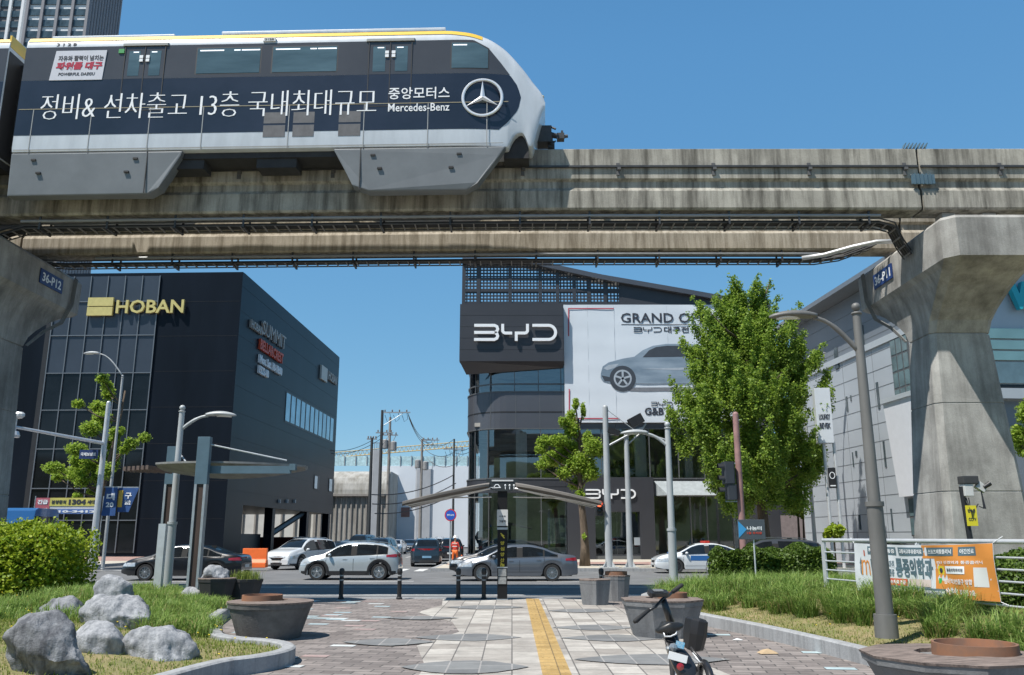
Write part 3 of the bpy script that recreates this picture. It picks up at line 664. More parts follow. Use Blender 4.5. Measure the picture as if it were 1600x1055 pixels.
def train_door(par, x0, x1):
  xm = (x0+x1)/2
  for q in (-1, 1):
    g = MB(); lf.patch(g, x0, x1, .95, 3.08, .010, 3, (q,), step=.2); d = g.build('door', T_navy, par)
    g = MB(); lf.patch(g, x0+.01, x1-.01, 1.985, 3.06, .012, 2, (q,), step=.2); g.build('upper_panel', T_brown, d)
    for a, b in ((x0+.12, xm-.15), (xm+.15, x1-.12)): g = MB(); lf.patch(g, a, b, 2.08, 2.93, .016, 1, (q,), step=.3); g.build('pane', T_glass, d)
    g = MB(); Y = q*1.487
    for a, b, c, e in ((x0-.018, x0+.005, .9, 3.1), (x1-.005, x1+.018, .9, 3.1), (xm-.01, xm+.01, .9, 3.08), (x0, x1, .915, .94)): g.box(a, b, Y-.007, Y+.007, c, e)
    g.build('seam', mat('door_seam', (.015, .015, .017), .6, var=0), d)
    g = MB(); g.rbox(x0-.1, x1+.1, q*1.47-.04, q*1.47+.04, 3.10, 3.18, .03); g.build('head_rail', mat('door_rail_gray', (.30, .31, .30), .5, var=0), d)
    if q < 0:
        for a in (-.10, .10):
            for z in (2.60, 2.72): g = MB(); g.box(xm+a-.055, xm+a+.055, -1.512, -1.49, z-.05, z+.045); g.build('notice', white_m, d)
    for a, b in ((x0+.25, xm-.2), (xm+.2, x1-.25)): g = MB(); lf.patch(g, a, b, 2.87, 2.905, .02, 1, (q,), step=.4); g.build('ceiling_lamp', T_lamp, d)
train_door(tr, wx(188), wx(252)); train_door(tr, wx(578), wx(645))
g = MB()
for px in (52, 145, 238, 322, 457, 574, 673, 764):
    x = wx(px)
    for q in (-1, 1): g.box(x-.012, x+.012, q*1.487-.006, q*1.487+.006, -.40, 1.0)
for q in (-1, 1): g.box(0.05, TL-1.25, q*1.487-.006, q*1.487+.006, -.33, -.31)
g.build('panel_seam', T_seam, tr)
g = MB()
for q in (-1, 1): g.box(0.05, TL-1.1, q*1.489-.006, q*1.489+.006, 1.0, 1.022)
g.build('waist_line', T_line, tr)
g = MB()
for a, b, z0, z1 in ((418, 452, .42, .78), (418, 452, -.02, .36), (464, 497, .42, .78), (464, 497, -.02, .36), (535, 569, .42, .78), (535, 569, -.02, .36)):
    g = MB(); g.box(wx(a), wx(b), -1.490, -1.47, z0, z1); g.build('vent_panel', mat('vent_gray', (.10, .10, .105), .5, var=.2, scale=4), tr)
# skirts that hang down beside the beam
def skirt(par, poly, name='skirt'):
    zc = min(z for x, z in poly)
    for q in (-1, 1):
        s_ = MB(); inn = [(x, q*1.02 if z < zc+.4 else q*1.1, z) for x, z in poly]
        lowr = [(x, q*(1.40 if z < zc+.05 else 1.47), z) for x, z in poly]
        s_.rings([lowr, inn]); s_.build(name, T_gray, par, bevel=.04)
def chin(poly_out, par): pass
zs = -.42
sk = [(.0, zs), (wx(289)+.1, zs), (wx(289)+.06, zs-.15), (wx(272)+.0, zs-.85), (wx(262), zs-1.16), (wx(245), zs-1.34), (.0, zs-1.34)]
skirt(tr, sk)
sk2 = [(wx(528), zs), (wx(793), zs), (wx(783), zs-.3), (wx(768), zs-.72), (wx(750), zs-1.16), (wx(733), zs-1.34), (wx(585), zs-1.34), (wx(560), zs-1.16), (wx(545), zs-.6)]
skirt(tr, sk2)
g = MB()   # dark vents and seams of the skirts
for px, z in ((62, -.64), (72, -1.06), (222, -.64), (210, -1.06), (590, -.64), (601, -1.06), (722, -.64), (710, -1.06)):
    x = wx(px); g = MB(); g.box(x-.07, x+.07, -1.5, -1.44, z-.035, z+.02); g.build('skirt_vent', T_under, tr)
g = MB()
for px in (240, 571): g = MB(); g.box(wx(px)-.012, wx(px)+.012, -1.476, -1.45, zs-1.32, zs); g.build('skirt_seam', T_under, tr)
g = MB(); g.box(.3, TL-2.3, -1.30, 1.30, -.60, -.40)
for x in (2.2, 5.2, 8.0, 11.2, 13.0):
    for q in (-1, 1): g.box(x-.6, x+.6, q*.95-.30, q*.95+.30, -.9, -.45)
g.build('underframe', T_under, tr)
# nose: windscreen, coupler, wiper and lamps
g = MB(); lf.top(g, TL-2.15, TL-.75, lambda x: .95-.1*(x-TL+2.15), .006); g.build('windscreen', dk_glass, tr, smooth=True)
g = MB(); g.M = Matrix.Translation((TL-.10, 0, .48)) @ Matrix.Scale(.85, 4)
g.box(-.25, .35, -.32, .32, -.22, .42); g.cyl((.3, 0, .2), (.62, 0, .12), .11, .09); g.box(.55, .82, -.16, .16, -.02, .2); g.cyl((.8, -.07, .08), (.95, -.07, .1), .06); g.cyl((.8, .1, .12), (.9, .1, .22), .05)
g.box(.28, .4, -.05, .05, -.55, .1); g.box(.22, .46, -.12, .12, -.36, -.1); g.cyl((.35, -.2, .4), (.5, -.25, .3), .04); g.tube([(.2, -.2, -.1), (.38, -.22, -.3), (.5, -.1, -.1)], .025, 6); g.box(.70, .78, -.1, .1, .15, .32); g.box(.26, .44, -.06, .06, -.66, -.5)
g.build('coupler', steel_dark, tr)
g = MB()
for x in (TL-.75, TL-.55, TL-.38):
    for y in (-.62, .62): g = MB(); g.ball((x, y, topf(x)+.03), .05); g.build('marker_lamp', mat('marker_lamp_red', (.12, .02, .02), .3, var=0), tr)
g = MB(); g.ball((TL-.08, -.75, ZL := topf(TL-.08)+.02), .06); g.build('front_lamp', mat('front_lamp', (.6, .5, .3), .2, var=0), tr)
g = MB()
for q in (-1, 1): g.box(TL-1.25, TL-.5, min(q*.45, q*1.05), max(q*.45, q*1.05), -.62, .25)
g.box(TL-1.3, TL-.45, -1.1, 1.1, .05, .4); g.build('bogie', T_under, tr)
# lettering on the navy side
def side_text(name, s, a, b, z0, z1, bold=0, m=white_m, skew=0, y=-1.490):
    g = MB(); write(g, s, wx(a), wx(b), z0, z1, y, .008, bold, skew); return g.build(name, m, tr)
g = MB()
for dx_, yy_ in ((-.014, -1.488), (-.005, -1.489), (.005, -1.490), (.014, -1.491)): write(g, '정비& 선차출고 13층 국내최대규모', wx(63)+dx_, wx(592)+dx_, .66, 1.50, yy_, .006, -.019)
g.build('slogan_lettering', white_m, tr)
side_text('name_lettering', '중앙모터스', 611, 706, 1.14, 1.53, .008)
side_text('latin_lettering', 'Mercedes-Benz', 611, 706, .74, 1.0, .008)
side_text('car_number', '3 1 2 8', 74, 106, 3.15, 3.27, .012, mat('ink_dark', (.04, .04, .05), .5, var=0), y=-1.455)
g = MB(); cx, cz, rr = wx(757), 1.15, .585
g.M = Matrix.Translation((cx, -1.50, cz))
n = 48; g.rings([[((rr+o)*math.cos(2*PI*k/n), y, (rr+o)*math.sin(2*PI*k/n)) for o, y in ((-.045, 0), (-.02, -.03), (.02, -.03), (.045, 0))] for k in range(n)]+[[((rr+o), y, 0) for o, y in ((-.045, 0), (-.02, -.03), (.02, -.03), (.045, 0))]], caps=False, close=False)
for k in range(3):
    a = R(90+120*k); d = Vector((math.cos(a), 0, math.sin(a))); e = Vector((-math.sin(a), 0, math.cos(a))); c0 = Vector((0, -.05, 0))
    g.add([c0, d*(rr-.02)+Vector((0, -.012, 0)), e*.085-d*.045+Vector((0, 0, 0)), -e*.085-d*.045], [(0, 1, 2), (0, 3, 1)])
g.build('star_emblem', mat('chrome', (.78, .80, .83), .25, .3, var=.05), tr)
# poster on the window band
g = MB(); pp = [(wx(70), 1.97), (wx(155), 1.97), (wx(158), 2.97), (wx(76), 2.97)]; g.wallpoly(pp, -1.498, -1.47); po = g.build('poster', mat('poster_white', (.56, .57, .62), .4, var=.03), tr)
def ptext(s, a, b, z0, z1, m, bold, sk=0):
    g = MB(); write(g, s, wx(a), wx(b), z0, z1, -1.50, .006, bold, sk); g.build('poster_lettering', m, po)
ptext('자유와 활력이 넘치는', 81, 154, 2.62, 2.80, mat('ink_dark', (0, 0, 0)), .02)
ptext('파워풀 대구', 78, 152, 2.32, 2.58, mat('ink_red', (.42, .02, .05), .4, var=0), .045, .18)
ptext('POWERFUL DAEGU', 84, 142, 2.12, 2.22, mat('ink_dark', (0, 0, 0)), .01, .15)
g = MB(); g.box(wx(177), wx(186), -1.50, -1.47, 2.86, 3.0); g.build('exit_sticker', mat('green_sticker', (.04, .30, .08), .5, var=0), tr)
g = MB(); g.box(wx(408), wx(428), -1.50, -1.44, 3.17, 3.30); ds = g.build('destination_sign', mat('sign_frame_white', (.55, .56, .56), .5, var=0), tr)
g = MB(); write(g, '3128', wx(411), wx(425), 3.20, 3.27, -1.502, .004, .02); g.build('sign_number', mat('ink_dark', (0, 0, 0)), ds)

t2 = place_train('monorail_carriage', 'end of a second monorail car at the left frame edge, coupled behind the lettered one', -30.9, 'monorail carriages on the nearer beam')
lf2, tf2, bf2 = carriage(15.35, False); lf = lf2
lf.body(MB()).build('body', T_white, t2, smooth=50)
g = MB(); lf.patch(g, 0, 15.35, .15, 1.98, .004, 1, step=3); g.build('navy_panel', T_navy, t2)
g = MB(); lf.patch(g, 0, 15.35, 1.985, 3.12, .004, 2, step=3); g.build('window_band', T_brown, t2)
g = MB(); lf.patch(g, 0, 15.35, 3.34, 3.5, .012, 1, step=3); g.box(15.3, 15.36, -1.40, 1.40, 3.20, 3.60); g.build('roof_stripe', T_yellow, t2)
g = MB(); g.box(15.33, 15.37, -1.40, 1.40, -.4, 3.05); g.build('end_wall', mat('end_wall_black', (.02, .02, .022), .5), t2)
g = MB(); g.box(15.37, 15.88, -.75, .75, .1, 2.95); g.build('gangway_bellows', rubber, t2)
skirt(t2, [(12.2, zs), (15.35, zs), (15.35, zs-1.34), (12.9, zs-1.34), (12.5, zs-.9)])
g = MB(); g.box(0.3, 15.3, -1.3, 1.3, -.65, -.38); g.build('underframe', T_under, t2)
for a, b in ((11.0, 13.4), (7.5, 10.0), (3, 5.5)): window(t2, a, b, 2.12, 2.98)
# ================================================================ BUILDINGS
wall_lamp = mat('lit_panel', (.55, .58, .52), .4, var=.2, scale=8)
# ---------------- black office building on the left of the side street
HY = 72.0; HX = P(380, 425, HY).x; HZ = P(380, 425, HY).z
hb = thing('office_building', 'tall black clad office building left of the side street, gold lettering across its curtain wall', 'building', (HX, HY, 0), -math.atan(.033))
H = lambda px, py: (P(px, py, HY).x-HX, P(px, py, HY).z)      # front wall coordinates
hl, z0h = -26.0, .05; zu = P(391, 789, 76).z
g = MB(); g.box(hl, 0, 0, 4.2, z0h, HZ); g.box(hl, 0, 4.2, 37, zu, HZ-.001); g.box(hl, 0, .4, 36.6, HZ, HZ+.02)
g.box(hl, -13, 4.2, 37, z0h, zu-.002)
g.build('wall', black_clad, hb)
gx0, gx1 = H(70, 560)[0], H(237, 560)[0]; zs_ = [z0h+.3, H(200, 813)[1], H(200, 763)[1], H(200, 701)[1], H(200, 640)[1], H(200, 582)[1]]
g = MB(); g.box(gx0, gx1, -.06, .0, z0h+.3, zs_[-1]); g.build('curtain_wall_glass', dk_glass, hb)
g = MB(); zz = zs_[-1:]+[H(200, 523)[1], H(200, 470)[1], HZ-.3]; g.box(gx0, gx1, -.05, 0, zz[0], zz[-1])
g.build('upper_cladding', mat('navy_cladding', (.042, .055, .075), .35, .2, var=.1, scale=.3), hb)
mull = mat('mullion_gray', (.16, .18, .20), .4, .4, var=.05)
g = MB(); dx = (gx1-gx0)/6
for i in range(7): g.box(gx0+i*dx-.04, gx0+i*dx+.04, -.16, -.061, z0h+.3, HZ-.3)
for z in zs_[1:]+zz[1:-1]: g.box(gx0, gx1, -.15, -.062, z-.04, z+.04)
g.build('mullion_grid', mull, hb)
g = MB(); g.box(gx0-.5, gx0-.08, -.1, 0, z0h, HZ-.3); g.build('edge_recess', black_plastic, hb)
g = MB(); 
for i in range(1, 8): g.box(gx1+.2, -.1, -.012, 0, i*3.1-.01, i*3.1+.01)
for i in range(9): g.box(-.0, .012, 0, 37, 5.5+i*2.2, 5.52+i*2.2)
g.build('panel_joint', mat('joint_dark', (.012, .013, .016), .6), hb)
gold = mat('gold_sign', (.62, .52, .20), .35, .25, var=.08)
g = MB(); a, b = H(138, 465), H(175, 493); zc = (a[1]+b[1])/2
g.box(a[0], b[0], -.42, -.2, zc+.04, a[1]); g.box(a[0], b[0], -.42, -.2, b[1], zc-.04); g.build('sign_emblem', gold, hb)
a, b = H(183, 469), H(288, 490); g = MB(); write(g, 'HOBAN', a[0], b[0], b[1], a[1], -.2, .22, .018); g.build('sign_lettering', gold, hb)
# right flank: lettering, ribbon of windows, open ground floor
def flank(px, py):                      # point of the flank (local y, z) seen at a pixel
    k = .033; s_ = sight(px, py); t = (HX-k*HY)/(s_[0]-k*s_[1]); return (s_[1]*t-HY)/math.cos(math.atan(k)), EYE+s_[2]*t
MF = Matrix(((0, -1, 0, 0), (1, 0, 0, 0), (0, 0, 1, 0), (0, 0, 0, 1)))    # wall plane x' -> +Y, facing +X
sg = mat('sign_silver', (.34, .32, .30), .5, .1, var=0); sr = mat('sign_red', (.55, .07, .03), .5, var=0); sw = mat('sign_white', (.75, .78, .8), .5, var=0)
def ftext(s, p0, p1, hgt, m, bold=.02, nm='flank_lettering'):
    (u0, z0), (u1, z1) = flank(*p0), flank(*p1); g = MB(); g.M = MF; write(g, s, u0, u1, (z0+z1)/2-hgt, (z0+z1)/2, -.02, .22, bold); g.build(nm, m, hb)
ftext('HOBAN', (390, 497), (407, 514), .75, sg); ftext('SUMMIT', (408, 500), (444, 527), 1.35, sg, .0)
ftext('BELLARCREST', (404, 531), (440, 552), 1.0, sr, .03); ftext('Mon. Sat. 10-18:00', (403, 555), (438, 574), .8, sw, .03); ftext('1522-00', (402, 571), (417, 579), .75, sw, .03)
ftext('HOBAN', (511, 578), (524, 590), 1.1, sg)
g = MB(); g.M = MF; (u0, z0), (u1, z1) = flank(500, 570), flank(508, 598); g.box(u0, u1, -.25, -.02, z1, z0); g.build('flank_emblem', mat('emblem_gray', (.45, .45, .42), .5, var=0), hb)
u0, zt_ = flank(447, 611); u1, zb_ = flank(520, 692); zb_ = flank(447, 661)[1]
g = MB(); g.M = MF; g.box(u0, u1, -.03, .3, zb_, zt_); wn = g.build('ribbon_window', black_plastic, hb)
for i in range(11):
    a = lerp(u0, u1, i/11)+.12; b = lerp(u0, u1, (i+1)/11)-.35
    g = MB(); g.M = MF; g.box(a, b, -.06, -.031, zb_+.2, zt_-.15); g.build('pane', mat('sky_glass', (.30, .40, .46), .04, .85, var=.25, scale=.6), wn)
for a, b in (((491, 742), (498, 766)), ((514, 747), (521, 770))):
    (u0, z0), (u1, z1) = flank(*a), flank(*b); g = MB(); g.M = MF; g.box(u0, u1, -.05, .1, z1, z0); w1 = g.build('window', black_plastic, hb); g = MB(); g.M = MF; g.box(u0+.1, lerp(u0, u1, .55), -.07, -.051, z1+.1, z0-.1); g.build('pane', MATS['sky_glass'], w1)
for y in (13.5, 26, 36): 
    g = MB(); g.box(-.9, -.1, y-.45, y+.45, .05, zu); g.build('column', black_clad, hb)
g = MB(); g.tube([(-.6, 13, .4+1.2), (-.6, 26.0, zu-.1)], .3, 6); g.box(-12.9, -1, 4.3, 12.6, .05, 1.9); g.build('stair_beam', black_plastic, hb)
g = MB(); g.box(-13, -.9, 30.5, 30.7, .05, 1.6); g.build('red_wall', mat('dark_red_wall', (.16, .03, .03), .6), hb)
for i in range(3): 
    g = MB(); u, z = flank(435+i*12, 783); g.box(.0, .2, u-.15, u+.15, z-.2, z+.15); g.build('wall_lamp', mat('pale_fixture', (.4, .4, .4), .5), hb)

# ---------------- car showroom with curved glass corner
BY = 64.0; BXL = P(728, 700, BY).x; BXR = P(1210, 700, BY).x
by = thing('car_showroom', 'dark gray car showroom with curved glass corner, white car banner and perforated roof screen', 'building', (0, 0, 0))
B = lambda px, py: (P(px, py, BY).x, P(px, py, BY).z)
bz = lambda py: P(800, py, BY).z
panel = mat('showroom_panel', (.040, .042, .050), .45, .1, var=.06, scale=.4); panel2 = mat('showroom_panel_light', (.095, .10, .115), .35, .35, var=.06, scale=.4)
sglass = glassmat('showroom_glass', (.72, .77, .77), .16); frame_m = mat('frame_gray', (.13, .135, .14), .45, .4, var=.05)
whitecol = mat('white_column', (.62, .64, .62), .5, var=.06)
RC = 3.0
def cpath(o=0):                           # plan of the facade with offset o outwards
    r = RC+o; return [(BXL-o, 84.0)]+[(BXL+RC-r*math.cos(R(a)), BY+RC-r*math.sin(R(a))) for a in range(0, 91, 9)]+[(BXR+o, BY-o)]
def band(z0, z1, m, name, o0=0, o1=-.3, par=None):
    g = MB(); a, b = cpath(o0), cpath(o1); rs = [[(p[0], p[1], z0), (p[0], p[1], z1), (q[0], q[1], z1), (q[0], q[1], z0)] for p, q in zip(a, b)]; g.rings(rs); return g.build(name, m, par or by)
zG, z1a, z1b, z2a, z2b, z3a, z3b, zT = .06, bz(770), bz(749), bz(669), bz(613), bz(571), bz(480), bz(420)
band(zG, zG+.35, panel, 'plinth', .05); band(z1a, z1b, panel, 'spandrel', .06); band(z2a, z2b, panel2, 'spandrel', .04); band(z3a, z3b, panel, 'spandrel', -.01)
def gpane(z0, z1, name):
    g = MB(); a = cpath(-.06); g.rings([[(p[0], p[1], z0), (p[0], p[1], z1)] for p in a], caps=False, close=False); return g.build(name, sglass, by)
gpane(zG+.35, z1a, 'ground_floor_glass'); gpane(z1b, z2a, 'first_floor_glass'); gpane(z2b, z3a, 'second_floor_glass')
# frames on the facade, following the curve
def frames(z0, z1, pxs, wd=.06, nm='window_frame', extra=()):
    for px in pxs:
        g = MB()
        x = P(px, (838+750)/2-80, BY).x
        if x < BXL+RC: 
            c = min(1, max(-1, (BXL+RC-x)/RC)); a = math.acos(c); y = BY+RC-RC*math.sin(a)
        else: y = BY
        g.box(x-wd/2, x+wd/2, y-.06, y+.08, z0, z1); g.build(nm, frame_m, by)
frames(z1b, z2a, (731, 741, 762, 845, 895, 940, 1015, 1060, 1100, 1150, 1195)); frames(z2b, z3a, (731, 741, 765, 804, 842, 878)); frames(zG+.3, z1a, (731, 741, 764, 845, 895)); frames(z2a, z2b, (738, 766, 806, 844, 880), .05)
for z in (bz(598), bz(590)): pass
band(bz(601), bz(599), frame_m, 'window_frame', .02, -.1); band(bz(645), bz(643), mat('joint_dark', (.01, .01, .01)), 'panel_joint', .055, .0); band(z2a-.08, z2a, frame_m, 'window_frame', .1, -.1); band(z1b, z1b+.1, frame_m, 'window_frame', .1, -.1); band(z2b, z2b+.08, frame_m, 'window_frame', .09, -.1); band(z1b-.55, z1b-.52, MATS['joint_dark'], 'panel_joint', .075, .0)
# interior
g = MB(); inner = mat('showroom_interior', (.42, .40, .36), .8, var=.3, scale=.5)
for z in (zG+.02, z1a+.15, z2a+.2, z3a+.2): g.box(BXL+.6, BXR-.2, BY+.7, 84, z-.02 if z < 1 else z, z+.28 if z > 1 else z+.02)
g.box(BXL+9, BXR-.1, BY+9, BY+9.3, zG, z3a); g.box(BXR-.4, BXR-.05, BY+.35, 84, zG, zT-3); g.box(BXL+.3, BXR, 83.7, 84, zG, zT-2)
g.build('interior', inner, by)
for px, q in ((815, .42), (738, .16), (1004, .42), (1080, .3)):
    for z0, z1 in ((zG, z1a), (z1b, z2a)):
        if px == 1080 and z0 < 1: continue
        x = P(px, 750, BY).x; g = MB(); g.box(x-q, x+q, BY+.62 if px > 760 else BY+2.2, BY+1.3 if px > 760 else BY+2.6, z0, z1); g.build('column', whitecol, by)
for px0, px1, py0, py1 in ((856, 886, 809, 850),):
    a, b = B(px0, py0), B(px1, py1); g = MB(); g.box(a[0], b[0], BY+.9, BY+.96, b[1], a[1]); q = g.build('display_board', mat('lit_display', (.42, .50, .46), .5, col2=(.10, .20, .18), scale=3), by)
    g = MB(); g.box(a[0], b[0], BY+.8, BY+.95, b[1]-.9, b[1]-.25); g.build('counter', wall_lamp, by)
for i in range(3):
    g = MB(); x = P(752+i*16, 800, BY).x; g.ball((x, BY+2.4+i*.3, 1.6+.25*i), .55, 8, (1, .5, 1.1)); g.cyl((x, BY+2.4+i*.3, .3), (x, BY+2.4+i*.3, 1.2), .25, .3); g.build('indoor_plant', leaf_hedge2 if i % 2 else mat('indoor_gray', (.25, .27, .27), .6), by)
# sign box and screen
g = MB(); a, b = B(720, 480), B(880, 568); g.box(a[0], b[0], BY-.9, BY-.02, b[1], a[1]); g.box(a[0]+.35, b[0]-.0, BY-.02, BY+9, b[1]+.3, a[1]-.02)
g.add([(a[0], BY-.9, b[1]), (b[0], BY-.9, b[1]), (b[0], BY-.1, b[1]-.35), (a[0]+.5, BY-.1, b[1]-.9)], [(0, 1, 2, 3)]); g.build('sign_box', panel, by)
g = MB()
for k in range(1, 5): z = lerp(b[1], a[1], k/5); g.box(a[0], b[0], BY-.906, BY-.9, z-.012, z+.012)
g.build('panel_joint', MATS['joint_dark'], by)
def logo(mb, x0, x1, z0, z1, y, d):       # the three-letter mark of the showroom, drawn from strokes
    W_ = x1-x0; Hh = z1-z0; t = Hh*.165
    X = lambda u: x0+W_*u; Z = lambda v: z0+Hh*v
    c = t/2/Hh
    for vv in ((1-c, .5), (c, .5)):
        mb.ribbon([(X(0), Z(vv[0])), (X(.245), Z(vv[0])), (X(.275), Z(lerp(vv[0], .5, .18))), (X(.285), Z(lerp(vv[0], .5, .5))), (X(.275), Z(lerp(vv[0], .5, .82))), (X(.25), Z(.5))], t, y, y-d)
    mb.ribbon([(X(0), Z(.5)), (X(.25), Z(.5))], t, y, y-d)
    mb.ribbon([(X(.345), Z(1)), (X(.345), Z(.58)), (X(.358), Z(.49)), (X(.375), Z(.46)), (X(.46), Z(.46))], t, y, y-d)
    mb.ribbon([(X(.645), Z(1)), (X(.645), Z(.58)), (X(.632), Z(.49)), (X(.615), Z(.46)), (X(.509), Z(.46)), (X(.509), Z(0))], t, y, y-d)
    pts = [(X(.705), Z(1-c)), (X(.90), Z(1-c))]+[(X(.90+.085*math.sin(R(a))), Z(.5+(.5-c)*math.cos(R(a)))) for a in range(15, 180, 15)]+[(X(.90), Z(c)), (X(.705), Z(c))]
    mb.ribbon(pts, t, y, y-d); return mb
a, b = B(742, 512), B(869, 538); logo(MB(), a[0], b[0], b[1], a[1], BY-1.05, .14).build('sign_lettering', white_m, by)
# portal on the ground floor
a, b = B(926, 746), B(1021, 868); bb = B(929, 802); 
g = MB(); x0, x1 = B(886, 800)[0], B(1021, 800)[0]; e0, e1 = B(929, 800)[0], B(998, 800)[0]; ze = bz(800)
g.box(x0, e0, BY-.5, BY-.07, zG, z1b+.12); g.box(e1, x1, BY-.5, BY-.07, zG, z1b+.12); g.box(e0, e1, BY-.5, BY-.07, ze, z1b+.12); g.build('entrance_portal', panel, by)
g = MB(); g.box(e0, e1, BY+.2, BY+.25, zG, ze); g.build('entrance_door', dk_glass, by)
g = MB()
for i in range(5): x = lerp(e0, e1, i/4); g.box(x-.04, x+.04, BY+.1, BY+.19, zG, ze)
g.box(e0, e1, BY-.4, BY+.1, zG, zG+.25); g.build('door_frame', frame_m, by)
a, b = B(914, 765), B(992, 780); logo(MB(), a[0], b[0], b[1], a[1], BY-.5, .12).build('entrance_lettering', white_m, by)
a, b = B(929, 812), B(950, 819); logo(MB(), a[0], b[0], b[1], a[1], BY+.19, .03).build('door_lettering', mat('dim_white', (.35, .42, .42), .5, var=0), by)
g = MB(); a, b = B(1021, 752), B(1135, 775); g.add([(a[0], BY-.08, a[1]), (b[0], BY-.08, a[1]), (b[0]-.4, BY-1.4, b[1]), (a[0]+.8, BY-1.4, b[1]), (b[0], BY-.08, b[1]), (a[0], BY-.08, b[1])], [(0, 1, 2, 3), (3, 2, 4, 5), (0, 3, 5), (1, 4, 2)]); g.build('awning', mat('awning_gray', (.30, .33, .34), .5), by)
frames(zG+.3, z1a, (1045, 1075, 1100, 1140, 1175), .08)
g = MB(); a, b = B(1150, 755), B(1212, 868); g.box(a[0], BXR+.05, BY-.12, BY-.061, zG, z1b-.02); g.build('wall_panel', panel, by)
# banner on the front
a, b = B(880, 478), B(1182, 661); bn = MB(); n = 16
for i in range(n):
    for k in range(10):
        pass
vs = []; fs = []
for i in range(31):
    for k in range(17):
        x = lerp(a[0], b[0], i/30); z = lerp(b[1], a[1], k/16); vs.append((x, BY-.32+.014*math.sin(k*2.1+i*.23)+.008*math.sin(i*1.1), z))
for i in range(30):
    for k in range(16): j = i*17+k; fs.append((j, j+17, j+18, j+1))
bn.add(vs, fs); bn.add([(v[0], BY-.1, v[2]) for v in (vs[0], vs[16], vs[-1], vs[-17])]+[vs[0], vs[16], vs[-1], vs[-17]], [(0, 1, 2, 3), (0, 4, 5, 1), (1, 5, 6, 2), (2, 6, 7, 3), (3, 7, 4, 0)])
ban = bn.build('banner', mat('banner_cloth', (.62, .67, .72), .6, var=.03, scale=.3), by, smooth=40)
ink = mat('banner_ink', (.03, .035, .05), .6, var=0); yb_ = BY-.346
redl = mat('banner_red', (.45, .05, .08), .6, var=0)
def brk(p): 
    g = MB(); g.ribbon([B(*q) for q in p], .08, yb_, yb_-.01); g.build('banner_bracket', redl, ban)
brk([(888, 527), (888, 484), (958, 484)]); brk([(889, 609), (889, 655), (967, 655)])
g = MB(); a, b = B(969, 491), B(1106, 506); write(g, 'GRAND OPEN', a[0], B(1118, 491)[0], b[1], a[1], yb_, .01, .012); g.build('banner_lettering', ink, ban)
g = MB(); a, b = B(970, 509), B(1115, 509); g.box(a[0], b[0], yb_-.01, yb_, a[1]-.02, a[1]+.03); g.build('banner_line', ink, ban)
g = MB(); a, b = B(989, 513), B(1033, 521); logo(g, a[0], b[0], b[1], a[1], yb_, .01); a, b = B(1036, 512), B(1075, 522); write(g, '대구전', a[0], b[0], b[1], a[1], yb_, .01, .02); g.build('banner_lettering', ink, ban)
g = MB(); a, b = B(1016, 629), B(1050, 636); logo(g, a[0], b[0], b[1], a[1], yb_, .01); a, b = B(1006, 638), B(1052, 650); write(g, 'G&B M', a[0], b[0], b[1], a[1], yb_, .01, .03); g.build('banner_lettering', ink, ban)
def bp(pts, m, k=0, nm='printed_car'): 
    g = MB(); g.wallpoly([B(*p) for p in pts], yb_+.0, yb_-.008-k*.006); g.build(nm, m, ban)
cb = mat('print_car_blue', (.14, .20, .26), .6, col2=(.27, .34, .41), scale=.8, stretch=(.4, 1, 1.5)); cd_ = mat('print_dark', (.04, .05, .065), .6, var=.1); cl_ = mat('print_light', (.36, .41, .46), .6, var=.1)
bp([(962, 607), (1160, 606), (1150, 612), (985, 613)], mat('print_shadow', (.17, .18, .20), .7, var=.1))
bp([(938, 585), (941, 574), (950, 568), (972, 562), (990, 559), (1003, 549), (1019, 542), (1040, 539), (1075, 539), (1105, 543), (1130, 554), (1147, 560), (1153, 573), (1152, 594), (1146, 600), (1020, 601), (955, 600), (942, 597), (938, 592)], cb, 1)
bp([(1003, 560), (1013, 549), (1024, 544), (1040, 542), (1068, 542), (1068, 559)], cd_, 2); bp([(1072, 559), (1072, 542), (1098, 545), (1122, 556), (1120, 560)], cd_, 2)
bp([(942, 577), (950, 572), (966, 570), (960, 576), (948, 580)], cl_, 2); bp([(939, 588), (958, 592), (962, 598), (944, 597)], cd_, 2); bp([(1002, 578), (1060, 576), (1110, 574), (1060, 580)], cl_, 2)
for cx_ in (972, 1122):
    c = B(cx_, 593); r_ = .92
    for rr, m, k in ((1.08, cd_, 3), (.74, cl_, 4), (.60, cd_, 5)): 
        g = MB(); g.wallpoly([(c[0]+r_*rr*math.cos(2*PI*t/24), c[1]+r_*rr*math.sin(2*PI*t/24)) for t in range(24)], yb_, yb_-.01-k*.006); g.build('printed_wheel', m, ban)
    g = MB()
    for t in range(5): q = 2*PI*t/5+.3; g.ribbon([(c[0], c[1]), (c[0]+.62*r_*math.cos(q), c[1]+.62*r_*math.sin(q))], .15, yb_, yb_-.05)
    g.build('printed_wheel', cl_, ban)
for px in (917, 958, 1040, 1100, 1150):
    g = MB(); a, b = B(px, 480), B(px, 659); g.box(a[0]-.012, a[0]+.012, yb_+.012, yb_+.02, b[1], a[1]); g.build('banner_seam', mat('seam_pale', (.50, .54, .58), .6, var=0), ban)
